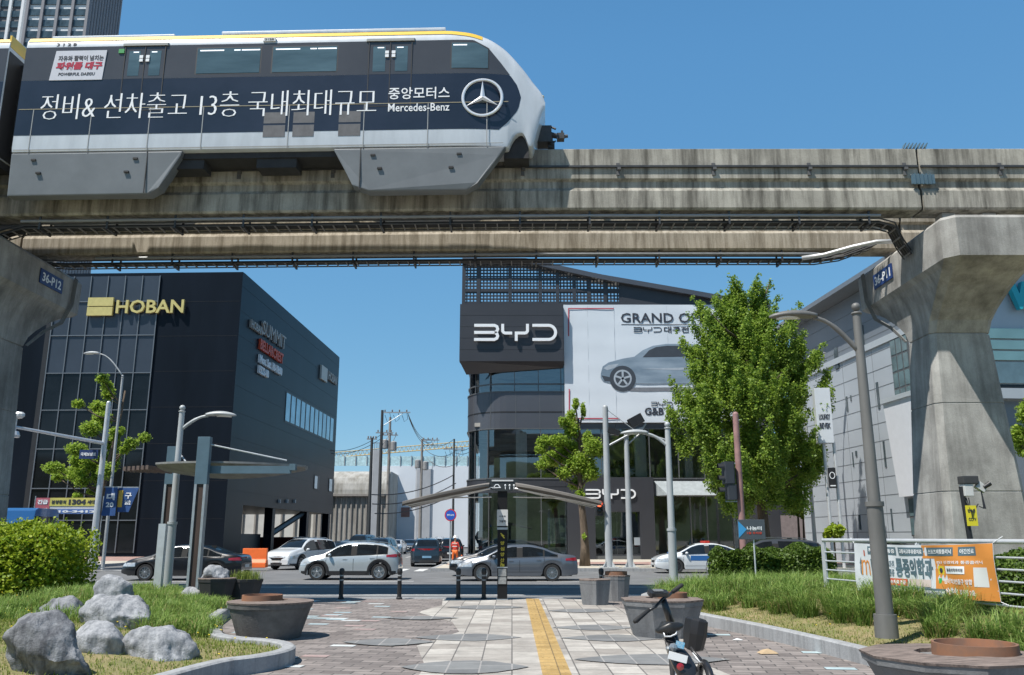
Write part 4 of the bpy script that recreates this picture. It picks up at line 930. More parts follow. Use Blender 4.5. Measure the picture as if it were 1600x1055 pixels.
# roof screen with perforation, falling roof line
roofl = pl([(B(725, 415)[0], B(725, 413)[1]), (B(820, 415)[0], B(820, 413)[1]), (B(935, 440)[0], B(935, 438)[1]), (B(1080, 465)[0], B(1080, 463)[1]), (BXR, B(1210, 484)[1])])
xa, xb = B(725, 420)[0], BXR; zbse = bz(478)
g = MB(); n = 24; xs = [lerp(xa-.1, xb+.3, i/n) for i in range(n+1)]
g.rings([[(x, BY-.6, roofl(x)-.05), (x, BY-.6, roofl(x)+.33), (x, BY+.9, roofl(x)+.33), (x, BY+.9, roofl(x)-.05)] for x in xs]); g.build('roof', panel2, by)
xc = B(970, 460)[0]
g = MB(); g.wallpoly([(xc, zbse), (xb, zbse), (xb, roofl(xb)), (B(1080, 465)[0], roofl(B(1080, 465)[0])), (xc, roofl(xc))], BY-.2, BY); g.build('gable_wall', panel, by)
g = MB(); cols = [xa+.02]+[B(p, 450)[0] for p in (748, 797, 844, 871, 897, 920, 945, 969)]
for x in cols: g.box(x-.14, x+.14, BY-.18, BY+.02, zbse, roofl(x)-.05)
for py in (437, 455): 
    z = bz(py); xe_ = max([x for x in np.linspace(xa, xc, 60) if roofl(x) > z+.1]); g.box(xa, xe_, BY-.16, BY, z-.1, z+.1)
g.box(xa, xc, BY-.17, BY, zbse, zbse+.2); g.build('screen_frame', panel, by)
g = MB(); st = .26; x = xa
while x < xc: g.box(x-.055, x+.055, BY-.1, BY-.04, zbse, roofl(x)-.02); x += st
z = zbse
while z < bz(415):
    ok = [x for x in np.linspace(xa, xc, 80) if roofl(x) > z]
    if ok: g.box(xa, max(ok), BY-.11, BY-.03, z-.055, z+.055)
    z += st
g.build('perforated_screen', panel, by)
# car shown on the upper floor and security lamp added with the vehicles
# ---------------- pale gray metal clad building on the right
k_ = -.075; rlen = math.hypot(1, k_); RX0, RY0 = 21.9, 40.0
def rwall(px, py):
    s_ = sight(px, py); t = (RX0-k_*RY0)/(s_[0]-k_*s_[1]); Y = s_[1]*t; return Y, EYE+s_[2]*t
YN = rwall(1500, 700)[0]; YFAR = rwall(1256, 800)[0]
o_ = Vector((RX0+k_*(YN-RY0), YN, 0)); rotr = math.atan2(-1, -k_)
rb = thing('clad_building', 'pale gray metal clad building behind the right pier, thin dark eave and tall slot windows', 'building', o_, rotr)
U = lambda px, py: (-(rwall(px, py)[0]-YN)*rlen, rwall(px, py)[1])       # local (x, z); x grows towards the viewer
rclad = mat('gray_metal_panel', (.42, .46, .50), .4, .2, var=.05, scale=.3); rclad2 = mat('gray_metal_panel_dark', (.19, .215, .245), .4, .2, var=.05, scale=.3); joint = mat('joint_gray', (.15, .165, .18), .6)
L_ = (YFAR-YN)*rlen; ztop = U(1350, 450)[1]
g = MB(); g.box(-L_, 0, 0, 40, .06, ztop); g.build('wall', rclad, rb)
zmid = U(1345, 552)[1]
g = MB(); g.box(-L_, 0, -.03, 0, zmid+.35, ztop-.02); g.build('upper_wall', rclad2, rb)
g = MB(); g.box(-L_, 0, -.12, -.0, zmid-.05, zmid+.33); g.build('string_course', mat('pale_trim', (.48, .52, .55), .4, .3, var=.03), rb)
g = MB(); g.box(-L_-1.2, 1.5, -1.3, 41, ztop, ztop+.28); g.build('roof', mat('roof_gray', (.26, .28, .30), .4, .5, var=.05), rb)
g = MB(); z = .9; sp = 0
while z < ztop-.3:
    g.box(-L_, 0, -.042 if z > zmid+.3 else -.012, -.0, z-.018, z+.018); z += 1.02
for i in range(1, 5): x = -L_*i/5; g.box(x-.012, x+.012, -.010, 0, .9, zmid)
g.build('panel_joint', joint, rb)
def slot(px0, py0, px1, py1, m=dk_glass, nm='window', d=.02):
    (a, za), (b, zb2) = U(px0, py0), U(px1, py1); a, b = min(a, b), max(a, b); g = MB(); g.box(a, b, -d-.03, -.0, zb2, za); return g.build(nm, m, rb), a, b, zb2, za
gg = mat('slot_glass', (.07, .09, .10), .1, var=.3)
slot(1369, 598, 1376, 638, gg); slot(1380, 690, 1386, 730, gg); slot(1322, 620, 1326, 643, gg); slot(1329, 618, 1331, 627, gg); slot(1332, 707, 1335, 730, gg); slot(1337, 705, 1340, 713, gg); slot(1342, 805, 1346, 828, gg); slot(1392, 795, 1397, 829, gg)
slot(1341, 512, 1352, 538, gg, d=.05); slot(1304, 545, 1312, 575, gg, d=.05); slot(1310, 815, 1314, 832, gg)
# projecting white bay with a big window above and a tall window below
(a, za), (b, zb2) = U(1404, 632), U(1462, 779); zq = zb2
zb2 = U(1404, 778)[1]
g = MB(); g.add([(a, 0, za), (b+.6, 0, za), (b+.6, -.9, za), (a, -.9, za), (a+.0, 0, zb2), (b+.6, 0, zb2), (b+.6, -.5, zb2), (a+.0, -.5, zb2)], [(0, 1, 2, 3), (4, 7, 6, 5), (0, 3, 7, 4), (3, 2, 6, 7), (2, 1, 5, 6)]); g.build('projecting_bay', mat('bay_white', (.66, .68, .72), .4, var=.03), rb)
g = MB(); g.box(a-.1, b+.7, -1.0, 0, za, za+.25); g.build('bay_ledge', MATS['pale_trim'], rb)
def bigwin(px0, py0, px1, py1, nx, nzz):
    w_, x0, x1, z0, z1 = slot(px0, py0, px1, py1, frame_m, 'window', .06)
    for i in range(nx):
        for k in range(nzz):
            g = MB(); g.box(lerp(x0, x1, i/nx)+.06, lerp(x0, x1, (i+1)/nx)-.06, -.11, -.091, lerp(z0, z1, k/nzz)+.06, lerp(z0, z1, (k+1)/nzz)-.06); g.build('pane', mat('green_glass', (.10, .15, .16), .06, var=.4, scale=1), w_)
bigwin(1392, 533, 1430, 627, 3, 4); bigwin(1421, 779, 1458, 838, 2, 2)
# front of the same building past the pier: banded teal glass and a teal sign letter
Rf = rb; g = MB(); zt2 = lambda py: P(1580, py, YN).z
xf = 0
MFr = Matrix.Identity(4)
def frontbox(z0, z1, y0, y1, d0, d1, m, nm):      # faces the viewer: local +x side
    g = MB(); g.box(d0, d1, y0, y1, z0, z1); return g.build(nm, m, rb)
fy0, fy1 = .02, 24
teal = mat('teal_glass', (.17, .30, .31), .12, .2, var=.12, scale=.5, spec=.8); tband = mat('band_gray', (.22, .25, .28), .4, .3, var=.05)
for p0, p1 in ((512, 528), (531, 545), (548, 562)): frontbox(zt2(p1), zt2(p0), fy0, fy1, 0, .12, teal, 'window_band')
frontbox(zt2(598), zt2(565), fy0, fy1, 0, .10, mat('blue_glass', (.13, .20, .23), .12, .2, var=.1), 'window_band'); frontbox(zt2(624), zt2(608), fy0, fy1, 0, .5, MATS['pale_trim'], 'canopy'); frontbox(zt2(608), zt2(600), fy0, fy1, 0, .06, dk_glass, 'window_band')
frontbox(.06, zt2(626), fy0, fy1, 0, .05, rclad2, 'lower_wall')
Mf2 = Matrix(((0, -1, 0, 0), (1, 0, 0, 0), (0, 0, 1, 0), (0, 0, 0, 1)))
ux = (P(1573, 460, YN).x-o_.x); g = MB(); g.M = Mf2; write(g, 'W', ux, ux+1.75, zt2(484), zt2(441), -.15, .3, .06); g.build('sign_letter', mat('teal_sign', (.02, .38, .48), .4, var=0), rb)

# ---------------- far things: apartment towers, factory, warehouse, crane jib
def tower(label, x0, x1, y, dep, z1, grid, mw, mg, side=None):
    t = thing('apartment_tower', label, 'building', ((x0+x1)/2, y, 0), 0, 'apartment towers far behind the train')
    w2 = (x1-x0)/2; g = MB(); g.box(-w2, w2, 0, dep, 0, z1); g.build('wall', mw, t)
    nx, nz_, gx = grid
    g = MB()
    for i in range(nx):
        for k in range(nz_):
            xa_ = lerp(-w2, w2, (i+.12+(0.0 if gx[i] else .08))/nx); xb_ = lerp(-w2, w2, (i+.88)/nx); za_ = z1-3.1*(k+1); g.box(xa_, xb_, -.25, -.02, za_+.75, za_+2.55)
    o = g.build('window', mg, t); o['kind'] = 'stuff'
    g = MB()
    for i in range(nx+1): x = lerp(-w2, w2, i/nx); g.box(x-.35, x+.35, -.7, 0, 0, z1)
    g.build('pilaster', side or mw, t)
    if side:
        g = MB()
        for k in range(12): g.box(w2, w2+.3, dep*k/12, dep*(k+.5)/12, 0, z1)
        g.build('ribbed_flank', side, t)
tw = mat('tower_white', (.64, .66, .68), .7, var=.05); tg = mat('tower_glass', (.06, .09, .11), .15, var=.4, scale=.5); td = mat('tower_dark', (.09, .09, .10), .6, var=.1); ts = mat('tower_flank', (.20, .20, .22), .7, var=.1)
a = P(44, 20, 190); b = P(138, 20, 190); tower('tall white framed apartment tower behind the train, gray ribbed flank', a.x, b.x, 190, 16, 165, (4, 40, (1, 1, 1, 1)), tw, tg, ts)
a = P(-60, 20, 200); b = P(36, 20, 200); tower('dark apartment tower at the top left corner of the picture', a.x, b.x, 200, 20, 165, (5, 40, (1, 1, 1, 1, 1)), td, tg, tw)
FY = 125.0
F = lambda px, py, Y=FY: P(px, py, Y)
fc = thing('factory_shed', 'weathered gray round roofed factory shed at the end of the street', 'building', (F(563, 800).x, FY, 0))
cx = F(563, 800).x; x0, x1 = F(490, 800).x-cx, F(606, 800).x-cx; zr = F(560, 735).z; zm = F(560, 775).z
g = MB(); prof = [(0, .05), (0, zm), (-.4, zm), (-.4, zm+.3)]+[(2.2-2.6*math.cos(R(t)), zm+.3+(zr-zm-.3)*math.sin(R(t))) for t in range(10, 91, 16)]+[(22, zr), (22, .05)]
g.rings([[(x, y, z) for y, z in prof] for x in (x0, x1)]); g.build('shell', concrete('old_metal_sheet', (.50, .50, .48), (.32, .31, .28), 1.2, .45, stain=.4), fc)
g = MB(); g.box(x0, x1, -.6, -.41, zm-.05, zm+.25)
for i in range(15): x = lerp(x0+.3, x1-.2, i/14); g.box(x-.1, x+.1, -.2, -.02, .1, zm-.05)
g.build('rib', mat('rib_gray', (.30, .28, .26), .7), fc)
wh = thing('warehouse', 'long white warehouse at the end of the street with teal mesh parapet', 'building', (F(670, 800, 135).x, 135, 0))
cx = F(670, 800, 135).x; x0, x1 = F(585, 800, 135).x-cx, F(800, 800, 135).x-cx; zr = F(600, 728, 135).z
wm_ = mat('warehouse_white', (.66, .70, .75), .6, var=.04, scale=.2)
g = MB(); g.box(x0, x1, 0, 30, .05, zr); g.build('wall', wm_, wh)
g = MB(); tealp = mat('teal_mesh', (.42, .60, .65), .6, var=.2); zp = F(600, 713, 135).z; g.box(x0-12, x1, .1, .25, zr+.01, zp); g.build('mesh_parapet', tealp, wh)
g = MB()
for i in range(20): g = MB(); x = lerp(x0-12, x1, i/19); g.box(x-.06, x+.06, -.05, .1, zr, zp+.1); g.build('parapet_post', steel, wh)
g = MB(); a, b = F(627, 793, 135), F(640, 808, 135); g.box(a.x-cx, b.x-cx, -.1, -.01, b.z, a.z); g.build('window', mat('red_brown_window', (.25, .14, .12), .6), wh)
for p0, p1 in ((648, 674), (578, 592)):
    t = thing('stair_tower', ('gray concrete stair tower against the white warehouse', 'tall gray duct tower above the factory shed')[p0 < 600], 'tower', (F((p0+p1)/2, 800, 122).x, 122, 0)); w_ = (F(p1, 800, 122).x-F(p0, 800, 122).x)/2
    g = MB(); z1 = F(660, (733, 703)[p0 < 600], 122).z; g.rbox(-w_, w_, 0, 2*w_, .05, z1, .2); g.build('shaft', mat('tower_gray', (.40, .42, .45), .7, var=.1, scale=.5), t)
    g = MB()
    for i in range(5): g.box(-w_+i*w_/2-.05, -w_+i*w_/2+.05, .1, .2, z1, z1+1.0)
    g.box(-w_, w_, .1, .2, z1+.95, z1+1.05); g.build('railing', steel, t)
cr = thing('crane_jib', 'thin yellow crane jib spanning the sky between the two black buildings', 'crane', (0, 0, 0))
g = MB(); a, b = F(488, 718, 170), F(760, 695, 170); d_ = b-a
g.tube([a, b], .11, 4); g.tube([a+Vector((0, 0, 1.0)), b+Vector((0, 0, 1.0))], .09, 4)
for i in range(40): p = a+d_*(i/40); q = a+d_*((i+.5)/40); r_ = a+d_*((i+1)/40); g.tube([p, q+Vector((0, 0, 1)), r_], .07, 4)
g.build('lattice', mat('jib_yellow', (.42, .33, .16), .6), cr)
g = MB(); g.tube([(b.x, 170, 0), b], .8, .8 and 4); g.build('mast', mat('jib_yellow', (0, 0, 0)), cr)
yd = thing('yard_fence', 'pale slatted yard wall seen through the open ground floor of the black building', 'fence', (-42, 126, 0))
g = MB(); g.box(-34, 24, 0, .2, .05, 5.6); g.build('panel', mat('yard_panel_white', (.62, .62, .60), .6, var=.1, scale=.5), yd)
for i in range(30): g = MB(); x = -33+i*1.9; g.box(x-.12, x+.12, -.25, -.01, .05, 5.8); g.build('post', mat('rib_gray', (.30, .28, .26), .7), yd)
# low buildings and greenery seen between trees on the right
lb = thing('low_building', 'small brown and pink building with an upper balcony behind the large tree', 'building', (P(1235, 800, 90).x, 90, 0))
g = MB(); g.box(-5, 5, 0, 10, .05, P(1235, 735, 90).z); g.build('wall', mat('pink_brown_wall', (.26, .21, .20), .7, var=.15), lb)
g = MB(); z = P(1235, 770, 90).z; g.box(-5, 5, -.8, -.01, z, z+.4); g.build('balcony', mat('balcony_white', (.45, .45, .46), .6), lb)
g = MB()
for i in range(4): g.box(-4.4+i*2.4, -3+i*2.4, -.08, -.01, z+.9, z+2.3)
g.build('window', dk_glass, lb)
# ================================================================ VEHICLES
def paint(name, c, metal=.35, rough=.3): return mat('paint_'+name, c, rough, metal, var=.03, scale=.6, coat=1.)
P_white = paint('white', (.62, .65, .67), .05); P_gray = paint('gray', (.16, .175, .20), .55); P_black = paint('black', (.010, .011, .014), .2); P_silver = paint('silver', (.36, .39, .41), .6)
P_navy = paint('navy', (.022, .038, .055), .4); P_dgray = paint('dark_gray', (.085, .09, .10), .5); P_blue = paint('bus_blue', (.02, .11, .30), .1)
car_glass = mat('car_glass', (.010, .013, .016), .04, 0, var=.3, scale=1.5, spec=.8); cladding = mat('car_cladding', (.025, .025, .027), .65, var=.1)
head_m = mat('headlight', (.55, .58, .60), .12, .4, var=.2, scale=12); tail_m = mat('taillight', (.30, .008, .012), .15, var=.2, scale=10, coat=1.); rim_m = mat('wheel_rim', (.42, .43, .44), .3, .8, var=.05); rim_d = mat('wheel_rim_dark', (.10, .10, .105), .35, .7, var=.05)
plate_w = mat('plate_white', (.62, .63, .62), .5, var=0); plate_b = mat('plate_blue', (.20, .38, .55), .5, var=0); chrome_m = mat('chrome_trim', (.60, .62, .64), .15, .9, var=0); seam_m = mat('car_seam', (.01, .01, .01), .8, var=0)
SED = dict(L=4.95, W=1.86, H=1.47, top=[(-2.47, .70), (-2.45, .92), (-2.3, 1.02), (-1.85, 1.08), (-1.5, 1.17), (-1.0, 1.36), (-.4, 1.46), (.15, 1.455), (.6, 1.36), (1.0, 1.16), (1.32, 1.01), (1.9, .91), (2.25, .80), (2.42, .66), (2.47, .52)],
           belt=[(-2.4, .93), (-1, .95), (1.2, .88), (2.4, .62)], win=(-1.62, 1.08), pil=(-.22, .02), qp=-1.08, wsh=(.42, 1.28), rsh=(-1.72, -.78), wb=1.44, wr=.335, clad=0)
CRO = dict(L=4.17, W=1.80, H=1.55, top=[(-2.08, .62), (-2.06, .92), (-2.0, 1.08), (-1.86, 1.22), (-1.62, 1.40), (-1.2, 1.50), (-.5, 1.56), (.05, 1.54), (.42, 1.44), (.85, 1.20), (1.12, 1.06), (1.55, .98), (1.85, .88), (2.02, .74), (2.08, .55)],
           belt=[(-2.0, 1.06), (-1, 1.01), (1.0, .93), (2.0, .70)], win=(-1.60, .92), pil=(-.33, -.09), qp=-1.18, wsh=(.22, 1.06), rsh=(-2.0, -1.68), wb=1.30, wr=.335, clad=1)
SUV = dict(L=4.75, W=1.88, H=1.68, top=[(-2.37, .65), (-2.35, 1.0), (-2.28, 1.25), (-2.1, 1.5), (-1.9, 1.60), (-1.2, 1.67), (-.3, 1.69), (.2, 1.66), (.55, 1.55), (.95, 1.32), (1.25, 1.14), (1.8, 1.04), (2.15, .94), (2.32, .78), (2.37, .55)],
           belt=[(-2.3, 1.08), (-1, 1.05), (1.2, .98), (2.3, .74)], win=(-2.0, 1.05), pil=(-.35, -.10), qp=-1.28, wsh=(.36, 1.18), rsh=(-2.3, -1.98), wb=1.36, wr=.36, clad=.5)
VAN = dict(L=5.1, W=1.95, H=1.95, top=[(-2.55, .7), (-2.52, 1.3), (-2.45, 1.75), (-2.3, 1.9), (-1, 1.95), (.6, 1.93), (1.0, 1.82), (1.5, 1.45), (1.85, 1.2), (2.25, 1.05), (2.48, .8), (2.55, .55)],
           belt=[(-2.5, 1.15), (1.6, 1.05), (2.5, .75)], win=(-2.2, 1.45), pil=(-.35, -.15), qp=-1.3, wsh=(.85, 1.72), rsh=(-2.5, -2.3), wb=1.55, wr=.35, clad=0)
def make_car(name, label, cat, spec, pm, loc, rz, group=None, suvlike=False, rim=rim_m, plate=plate_w, front_detail=True):
    s = spec; L2 = s['L']/2; HW = s['W']/2; tp = smooth_fn(s['top']); bl = pl(s['belt']); wr = s['wr']; xw = (s['wb'], -s['wb'] if s is not SED else -1.42)
    def ring(x):
        t = max(0, (abs(x)-(L2-.62))/.62); w_ = HW*(1-.20*t**2.3); zt = tp(x); zs = min(bl(x), zt-.05); zb = .19+.10*t**2
        for c in xw:
            r = wr+.055
            if abs(x-c) < r: zb = max(zb, wr+math.sqrt(r*r-(x-c)**2)-.03)
        zb = min(zb, zs-.05); h = zt-zs; wt = w_-.05-.40*h-.05*min(h, .2); k = min(1, h/.4)
        return [(w_*.80, zb), (w_*.965, zb+.02), (w_*.995, lerp(zb, zs, .35)), (w_, lerp(zb, zs, .62)), (w_*.985, lerp(zb, zs, .88)), (w_*.955, zs), (lerp(w_*.955, wt, .45), lerp(zs, zt, .42)), (lerp(w_*.955, wt, .88), lerp(zs, zt, .84)), (wt-.05*k, zt-.05*h), (wt*.62, zt-.008), (0, zt)]
    xs = sorted(set([round(v, 3) for v in list(np.arange(-L2, L2, .09))+[L2, -L2+.02, L2-.02]]+[round(c+q*(wr+.055)*math.cos(R(a)), 3) for c in xw for q in (-1, 1) for a in (0, .5, 12, 25, 40, 55, 70, 90)]))
    lf = Loft(ring, xs); r = thing(name, label, cat, loc, rz, group)
    b = lf.body(MB()).build('body', pm, r, smooth=42)
    under = MB(); under.box(-L2+.25, L2-.25, -HW*.78, HW*.78, .20, min(.62, bl(0)-.2)); under.build('underbody', cladding, r)
    for q in (-1, 1):                                    # side windows
        w0, w1 = s['win']; p0, p1 = s['pil']; lo = lambda x: bl(x)+.035; hi = lambda x: min(tp(x)-.075, lerp(bl(x), s['H'], .86) if x > p1 else 9)
        hi2 = lambda x: tp(x)-.075-.045*(tp(x)-bl(x))
        g = MB(); lf.patch(g, w0-.04, w1+.06, lambda x: lo(x)-.03, lambda x: hi2(x)+.02, .003, 4, (q,)); g.build('window_trim', seam_m, r)
        for a, b_ in ((w0, s['qp']-.04), (s['qp']+.03, p0), (p1, w1)):
            g = MB(); lf.patch(g, a, b_, lo, hi2, .008, 4, (q,)); g.build('side_window', car_glass, r)
        g = MB()
        if s is SED: lf.patch(g, w0-.02, w1+.1, lambda x: hi2(x)+.0, lambda x: hi2(x)+.025, .012, 1, (q,)); lf.patch(g, w0, w1+.1, lambda x: lo(x)-.03, lambda x: lo(x)-.012, .012, 1, (q,)); g.build('chrome_strip', chrome_m, r)
        g = MB()                                         # door seams
        for xc in (w1+.02, (p0+p1)/2, s['qp']-.02):
            zl = .38 if xc > s['qp'] else .78; vs = []
            lf.patch(g, xc-.008, xc+.008, zl, lambda x: bl(x)+.03, .004, 4, (q,))
        lf.patch(g, s['qp'], w1, .36, .372, .004, 1, (q,)); g.build('door_seam', seam_m, r)
        for xc in (p1+.14, s['qp']+.10):
            g = MB(); y = q*(lf.ys(xc, bl(xc)-.12)+.015); g.box(xc-.0, xc+.19, min(y, y-q*.02), max(y, y-q*.02), bl(xc)-.135, bl(xc)-.105); g.build('door_handle', pm, r)
        g = MB(); y = q*(HW+.05); g.M = Matrix.Translation((w1-.14, y, bl(w1)+.09)) @ Matrix.Rotation(q*.15, 4, 'Z'); g.ball((0, 0, 0), .11, 8, (.75, 1.0, .62)); g.box(-.03, .03, -.16 if q > 0 else 0, 0 if q > 0 else .16, -.07, -.03); g.build('mirror', pm, r, smooth=True)
        g = MB(); zh = tp(L2-.3)-.10; lf.patch(g, L2-.62, L2-.03, lambda x: .60 if s is not SED else .57, lambda x: (.60 if s is not SED else .57)+.13+.05*(L2-x), .007, 3, (q,), .04); g.build('headlight', head_m, r, smooth=True)
        g = MB(); zt0 = {True: .80, False: .92}[s is SED]; lf.patch(g, -L2+.02, -L2+.50, lambda x: zt0+.03*(x+L2), lambda x: zt0+.15-.10*(x+L2), .007, 3, (q,), .04); g.build('taillight', tail_m, r, smooth=True)
        if s['clad']:
            g = MB()
            lf.patch(g, -L2+.1, L2-.1, lambda x: ring(x)[0][1]+.02, lambda x: max(ring(x)[0][1]+.10, .34 if s['clad'] < 1 else .37), .010, 3, (q,)); g.build('side_cladding', cladding, r)
            if s['clad'] == 1:
                for c in xw:
                    g = MB(); lf.patch(g, c-.56, c+.56 if c < 0 else min(c+.62, L2-.03), lambda x: ring(x)[0][1]+.01, lambda x: min(bl(x)-.12, wr+math.sqrt(max(0, .52**2-(x-c)**2))+.0), .012, 3, (q,), .04); g.build('arch_cladding', cladding, r, smooth=True)
    g = MB(); lf.top(g, s['wsh'][0], s['wsh'][1], lambda x: lf.ring(x)[8][0]-.04, .006, 10); g.build('windshield', car_glass, r, smooth=True)
    g = MB(); lf.top(g, s['rsh'][0], s['rsh'][1], lambda x: lf.ring(x)[8][0]-.05, .008, 10); g.build('rear_window', car_glass, r, smooth=True)
    # front and rear faces: curved plates set on the end surface
    def face(q, z0, z1, yw, mm, nm, off=.0, y0=0):
        g = MB(); n = 10; rs = []
        for i in range(n+1):
            y = lerp(y0-yw, y0+yw, i/n); xx = q*(L2-.55*(abs(y)/HW)**3*.62-.035*(((z0+z1)/2-.5)/.3)**2*(z0 > .5)+.012+off)
            rs.append([(xx, y, z0), (xx-q*.06*(z1 > .8), y, z1), (xx-q*.16, y, z1), (xx-q*.16, y, z0)])
        g.rings(rs); return g.build(nm, mm, r)
    if front_detail:
        hi_ = s is not SED
        face(1, .50 if hi_ else .40, .66 if hi_ else .60, .52, seam_m, 'grille'); face(1, .27, .38, .60, cladding, 'lower_intake', .01); face(1, .62, .635, .50, chrome_m, 'grille_trim', .02)
        face(1, .40, .50, .26, plate, 'license_plate', .03)
        for y in (-.66, .66): face(1, .58, .70, .17, head_m, 'headlight', .03, y)
        face(-1, .78 if s is SED else .86, .90 if s is SED else 1.0, HW*.86, tail_m if s is SED else mat('tail_panel_dark', (.05, .012, .014), .2, var=0), 'tail_panel', .012)
        face(-1, .52, .64, .27, plate, 'license_plate', .02); face(-1, .25, .40, .72, cladding, 'rear_bumper_trim', .02)
    for xc in xw:
        for q in (-1, 1):
            g = MB(); yo = q*(HW-.025); yi = q*(HW-.245)
            g.lathe([(wr*.68, yi), (wr*.97, yi), (wr, yi+q*.03), (wr, yo-q*.03), (wr*.96, yo), (wr*.70, yo), (wr*.68, yo-q*.02)], (xc, 0, wr), 28, 'y', caps=False)
            t = g.build('wheel', rubber, r, smooth=35); g = MB(); g.lathe([(wr*.68, yo-q*.10), (.02, yo-q*.11)], (xc, 0, wr), 24, 'y'); 
            for k in range(5 if s is CRO else 10):
                a = 2*PI*k/(5 if s is CRO else 10)+.2; ca, sa = math.cos(a), math.sin(a); wd = .045 if s is CRO else .020
                pts = [(xc+ca*u-sa*v, yy, wr+sa*u+ca*v) for yy in (yo-q*.07, yo-q*.025) for u, v in ((.03, -wd*.8), (wr*.69, -wd), (wr*.69, wd), (.03, wd*.8))]
                g.add(pts, [(0, 1, 2, 3), (4, 5, 6, 7), (0, 1, 5, 4), (2, 3, 7, 6), (1, 2, 6, 5)])
            g.lathe([(wr*.70, yo-q*.03), (wr*.70, yo-q*.008), (wr*.62, yo-q*.012), (wr*.60, yo-q*.05)], (xc, 0, wr), 28, 'y', caps=False); g.ball((xc, yo-q*.03, wr), .05, 8, (1, .5, 1)); g.build('rim', rim, t)
            g = MB(); g.lathe([(wr*.66, yo-q*.11), (.01, yo-q*.115)], (xc, 0, wr), 16, 'y'); g.build('brake_disc', cladding, t)
    g = MB(); zc = tp(-.9); g.box(-1.15, -.95, -.015, .015, tp(-1.05)-.01, tp(-1.05)+.06) if s is not VAN else g.box(-.1, .1, -.01, .01, 1.94, 1.97); g.build('antenna', seam_m, r)
    if s in (SUV, CRO):
        for q in (-1, 1): g = MB(); g.tube([(x, q*(lf.ring(x)[8][0]-.02), tp(x)+.012+.03*(abs(x+.6) < .9)) for x in np.arange(-1.6, .25, .2)], .014, 5); g.build('roof_rail', chrome_m, r)
    return r
ZR = RZ
TR = 'cars on the main road in front of the showroom'; TS = 'cars queueing in the side street'
def atY(px, Y, z=RZ): return P(px, 850, Y).x
def car_at(px, Y, off=0): return (atY(px, Y), Y, ZR)
make_car('sedan', 'glossy black sedan with chrome window trim driving behind the steel shelter posts', 'car', SED, P_black, (P(300, 880, 37.3).x-.15, 37.3, ZR), PI, TR, rim=rim_m)
make_car('crossover', 'small silver white crossover with black wheel arch cladding on the main road', 'car', CRO, P_silver if 0 else paint('pearl', (.46, .50, .52), .35), (P(550, 880, 37.8).x, 37.8, ZR), PI, TR)
make_car('sedan', 'metallic gray sedan passing right behind the parasol pillar', 'car', SED, P_gray, (P(808, 880, 36.9).x, 36.9, ZR), PI, TR)
make_car('sedan', 'black sedan whose nose shows behind the metallic gray sedan', 'car', SED, P_black, (P(785, 880, 41).x+.05, 41.2, ZR), PI, TR)
tx = make_car('patrol_car', 'white car with blue bonnet markings behind the gray lamp post', 'car', SED, P_white, (P(1090, 880, 45).x+.1, 44.4, ZR), PI, TR, rim=rim_d)
bm_ = mat('livery_blue', (.03, .13, .36), .3, var=0, coat=.5); rm_ = mat('livery_red', (.50, .04, .03), .3, var=0)
g = MB(); g.box(1.22, 1.62, -.72, .72, .955, 1.0); g.build('bonnet_marking', bm_, tx)
for q in (-1, 1): g = MB(); g.box(-.2, .75, q*.925-.012, q*.925+.012, .62, .86); g.box(-1.1, -.3, q*.925-.012, q*.925+.012, .70, .80); g.build('door_marking', bm_, tx)
g = MB(); g.rbox(-.35, -.05, -.5, .5, 1.46, 1.56, .04); g.build('roof_light_bar', rm_, tx)
make_car('suv', 'dark gray estate SUV with chrome rails parked behind the clipped hedge', 'car', SUV, P_dgray, (P(1195, 850, 37).x, 37.0, ZR), PI, TR)
make_car('suv', 'white SUV facing the viewer at the mouth of the side street', 'car', SUV, P_white, (P(470, 860, 49.5).x, 50.0, ZR), R(-112), TS)
make_car('sedan', 'white sedan seen from behind beside the white SUV', 'car', SED, P_white, (P(512, 850, 60).x, 59, ZR), R(100), TS)
make_car('suv', 'dark navy hatchback seen from behind waiting in the side street', 'car', SUV, P_navy, (P(663, 860, 54).x, 55.0, ZR), R(97), TS, plate=plate_b)
make_car('suv', 'black SUV behind the navy hatchback near the showroom corner', 'car', SUV, P_black, (P(703, 860, 66).x, 66.5, ZR), R(95), TS)
make_car('van', 'dark blue van, tallest roof in the side street queue', 'van', VAN, P_navy, (P(562, 850, 74).x, 75, ZR), R(-95), TS)
make_car('sedan', 'silver sedan partly behind the crossover roof', 'car', SED, P_silver, (P(548, 850, 58).x, 57.2, ZR), R(-105), TS)
make_car('suv', 'dark gray SUV far down the side street beside the van', 'car', SUV, P_dgray, (P(600, 850, 80).x, 80, ZR), R(-93), TS)
make_car('sedan', 'far white sedan between two dark cars in the side street', 'car', SED, P_white, (P(618, 850, 92).x, 92, ZR), R(-92), TS)
make_car('sedan', 'farthest dark sedan at the end of the side street', 'car', SED, P_dgray, (P(633, 850, 96).x, 101, ZR), R(-92), TS)
make_car('suv', 'far white car beyond the black SUV in the side street', 'car', SUV, P_white, (P(684, 850, 84).x, 84, ZR), R(90), TS)
make_car('sedan', 'dark car parked at the foot of the gray clad building', 'car', SED, P_black, (P(1400, 850, 42).x, 41.2, .06), R(100), 'cars parked by the clad building')
make_car('suv', 'pale gray car displayed on the upper floor of the showroom', 'car', SUV, P_silver, (P(982, 740, BY+3).x, BY+3.2, z1b+.06), R(-80), None)
make_car('sedan', 'gray sedan half hidden by the white SUV', 'car', SED, P_gray, (P(535, 850, 66).x, 66.5, ZR), R(-98), TS)
make_car('suv', 'black SUV parked beyond the silver sedan roof', 'car', SUV, P_black, (P(590, 850, 66).x, 67.5, ZR), R(-94), TS)
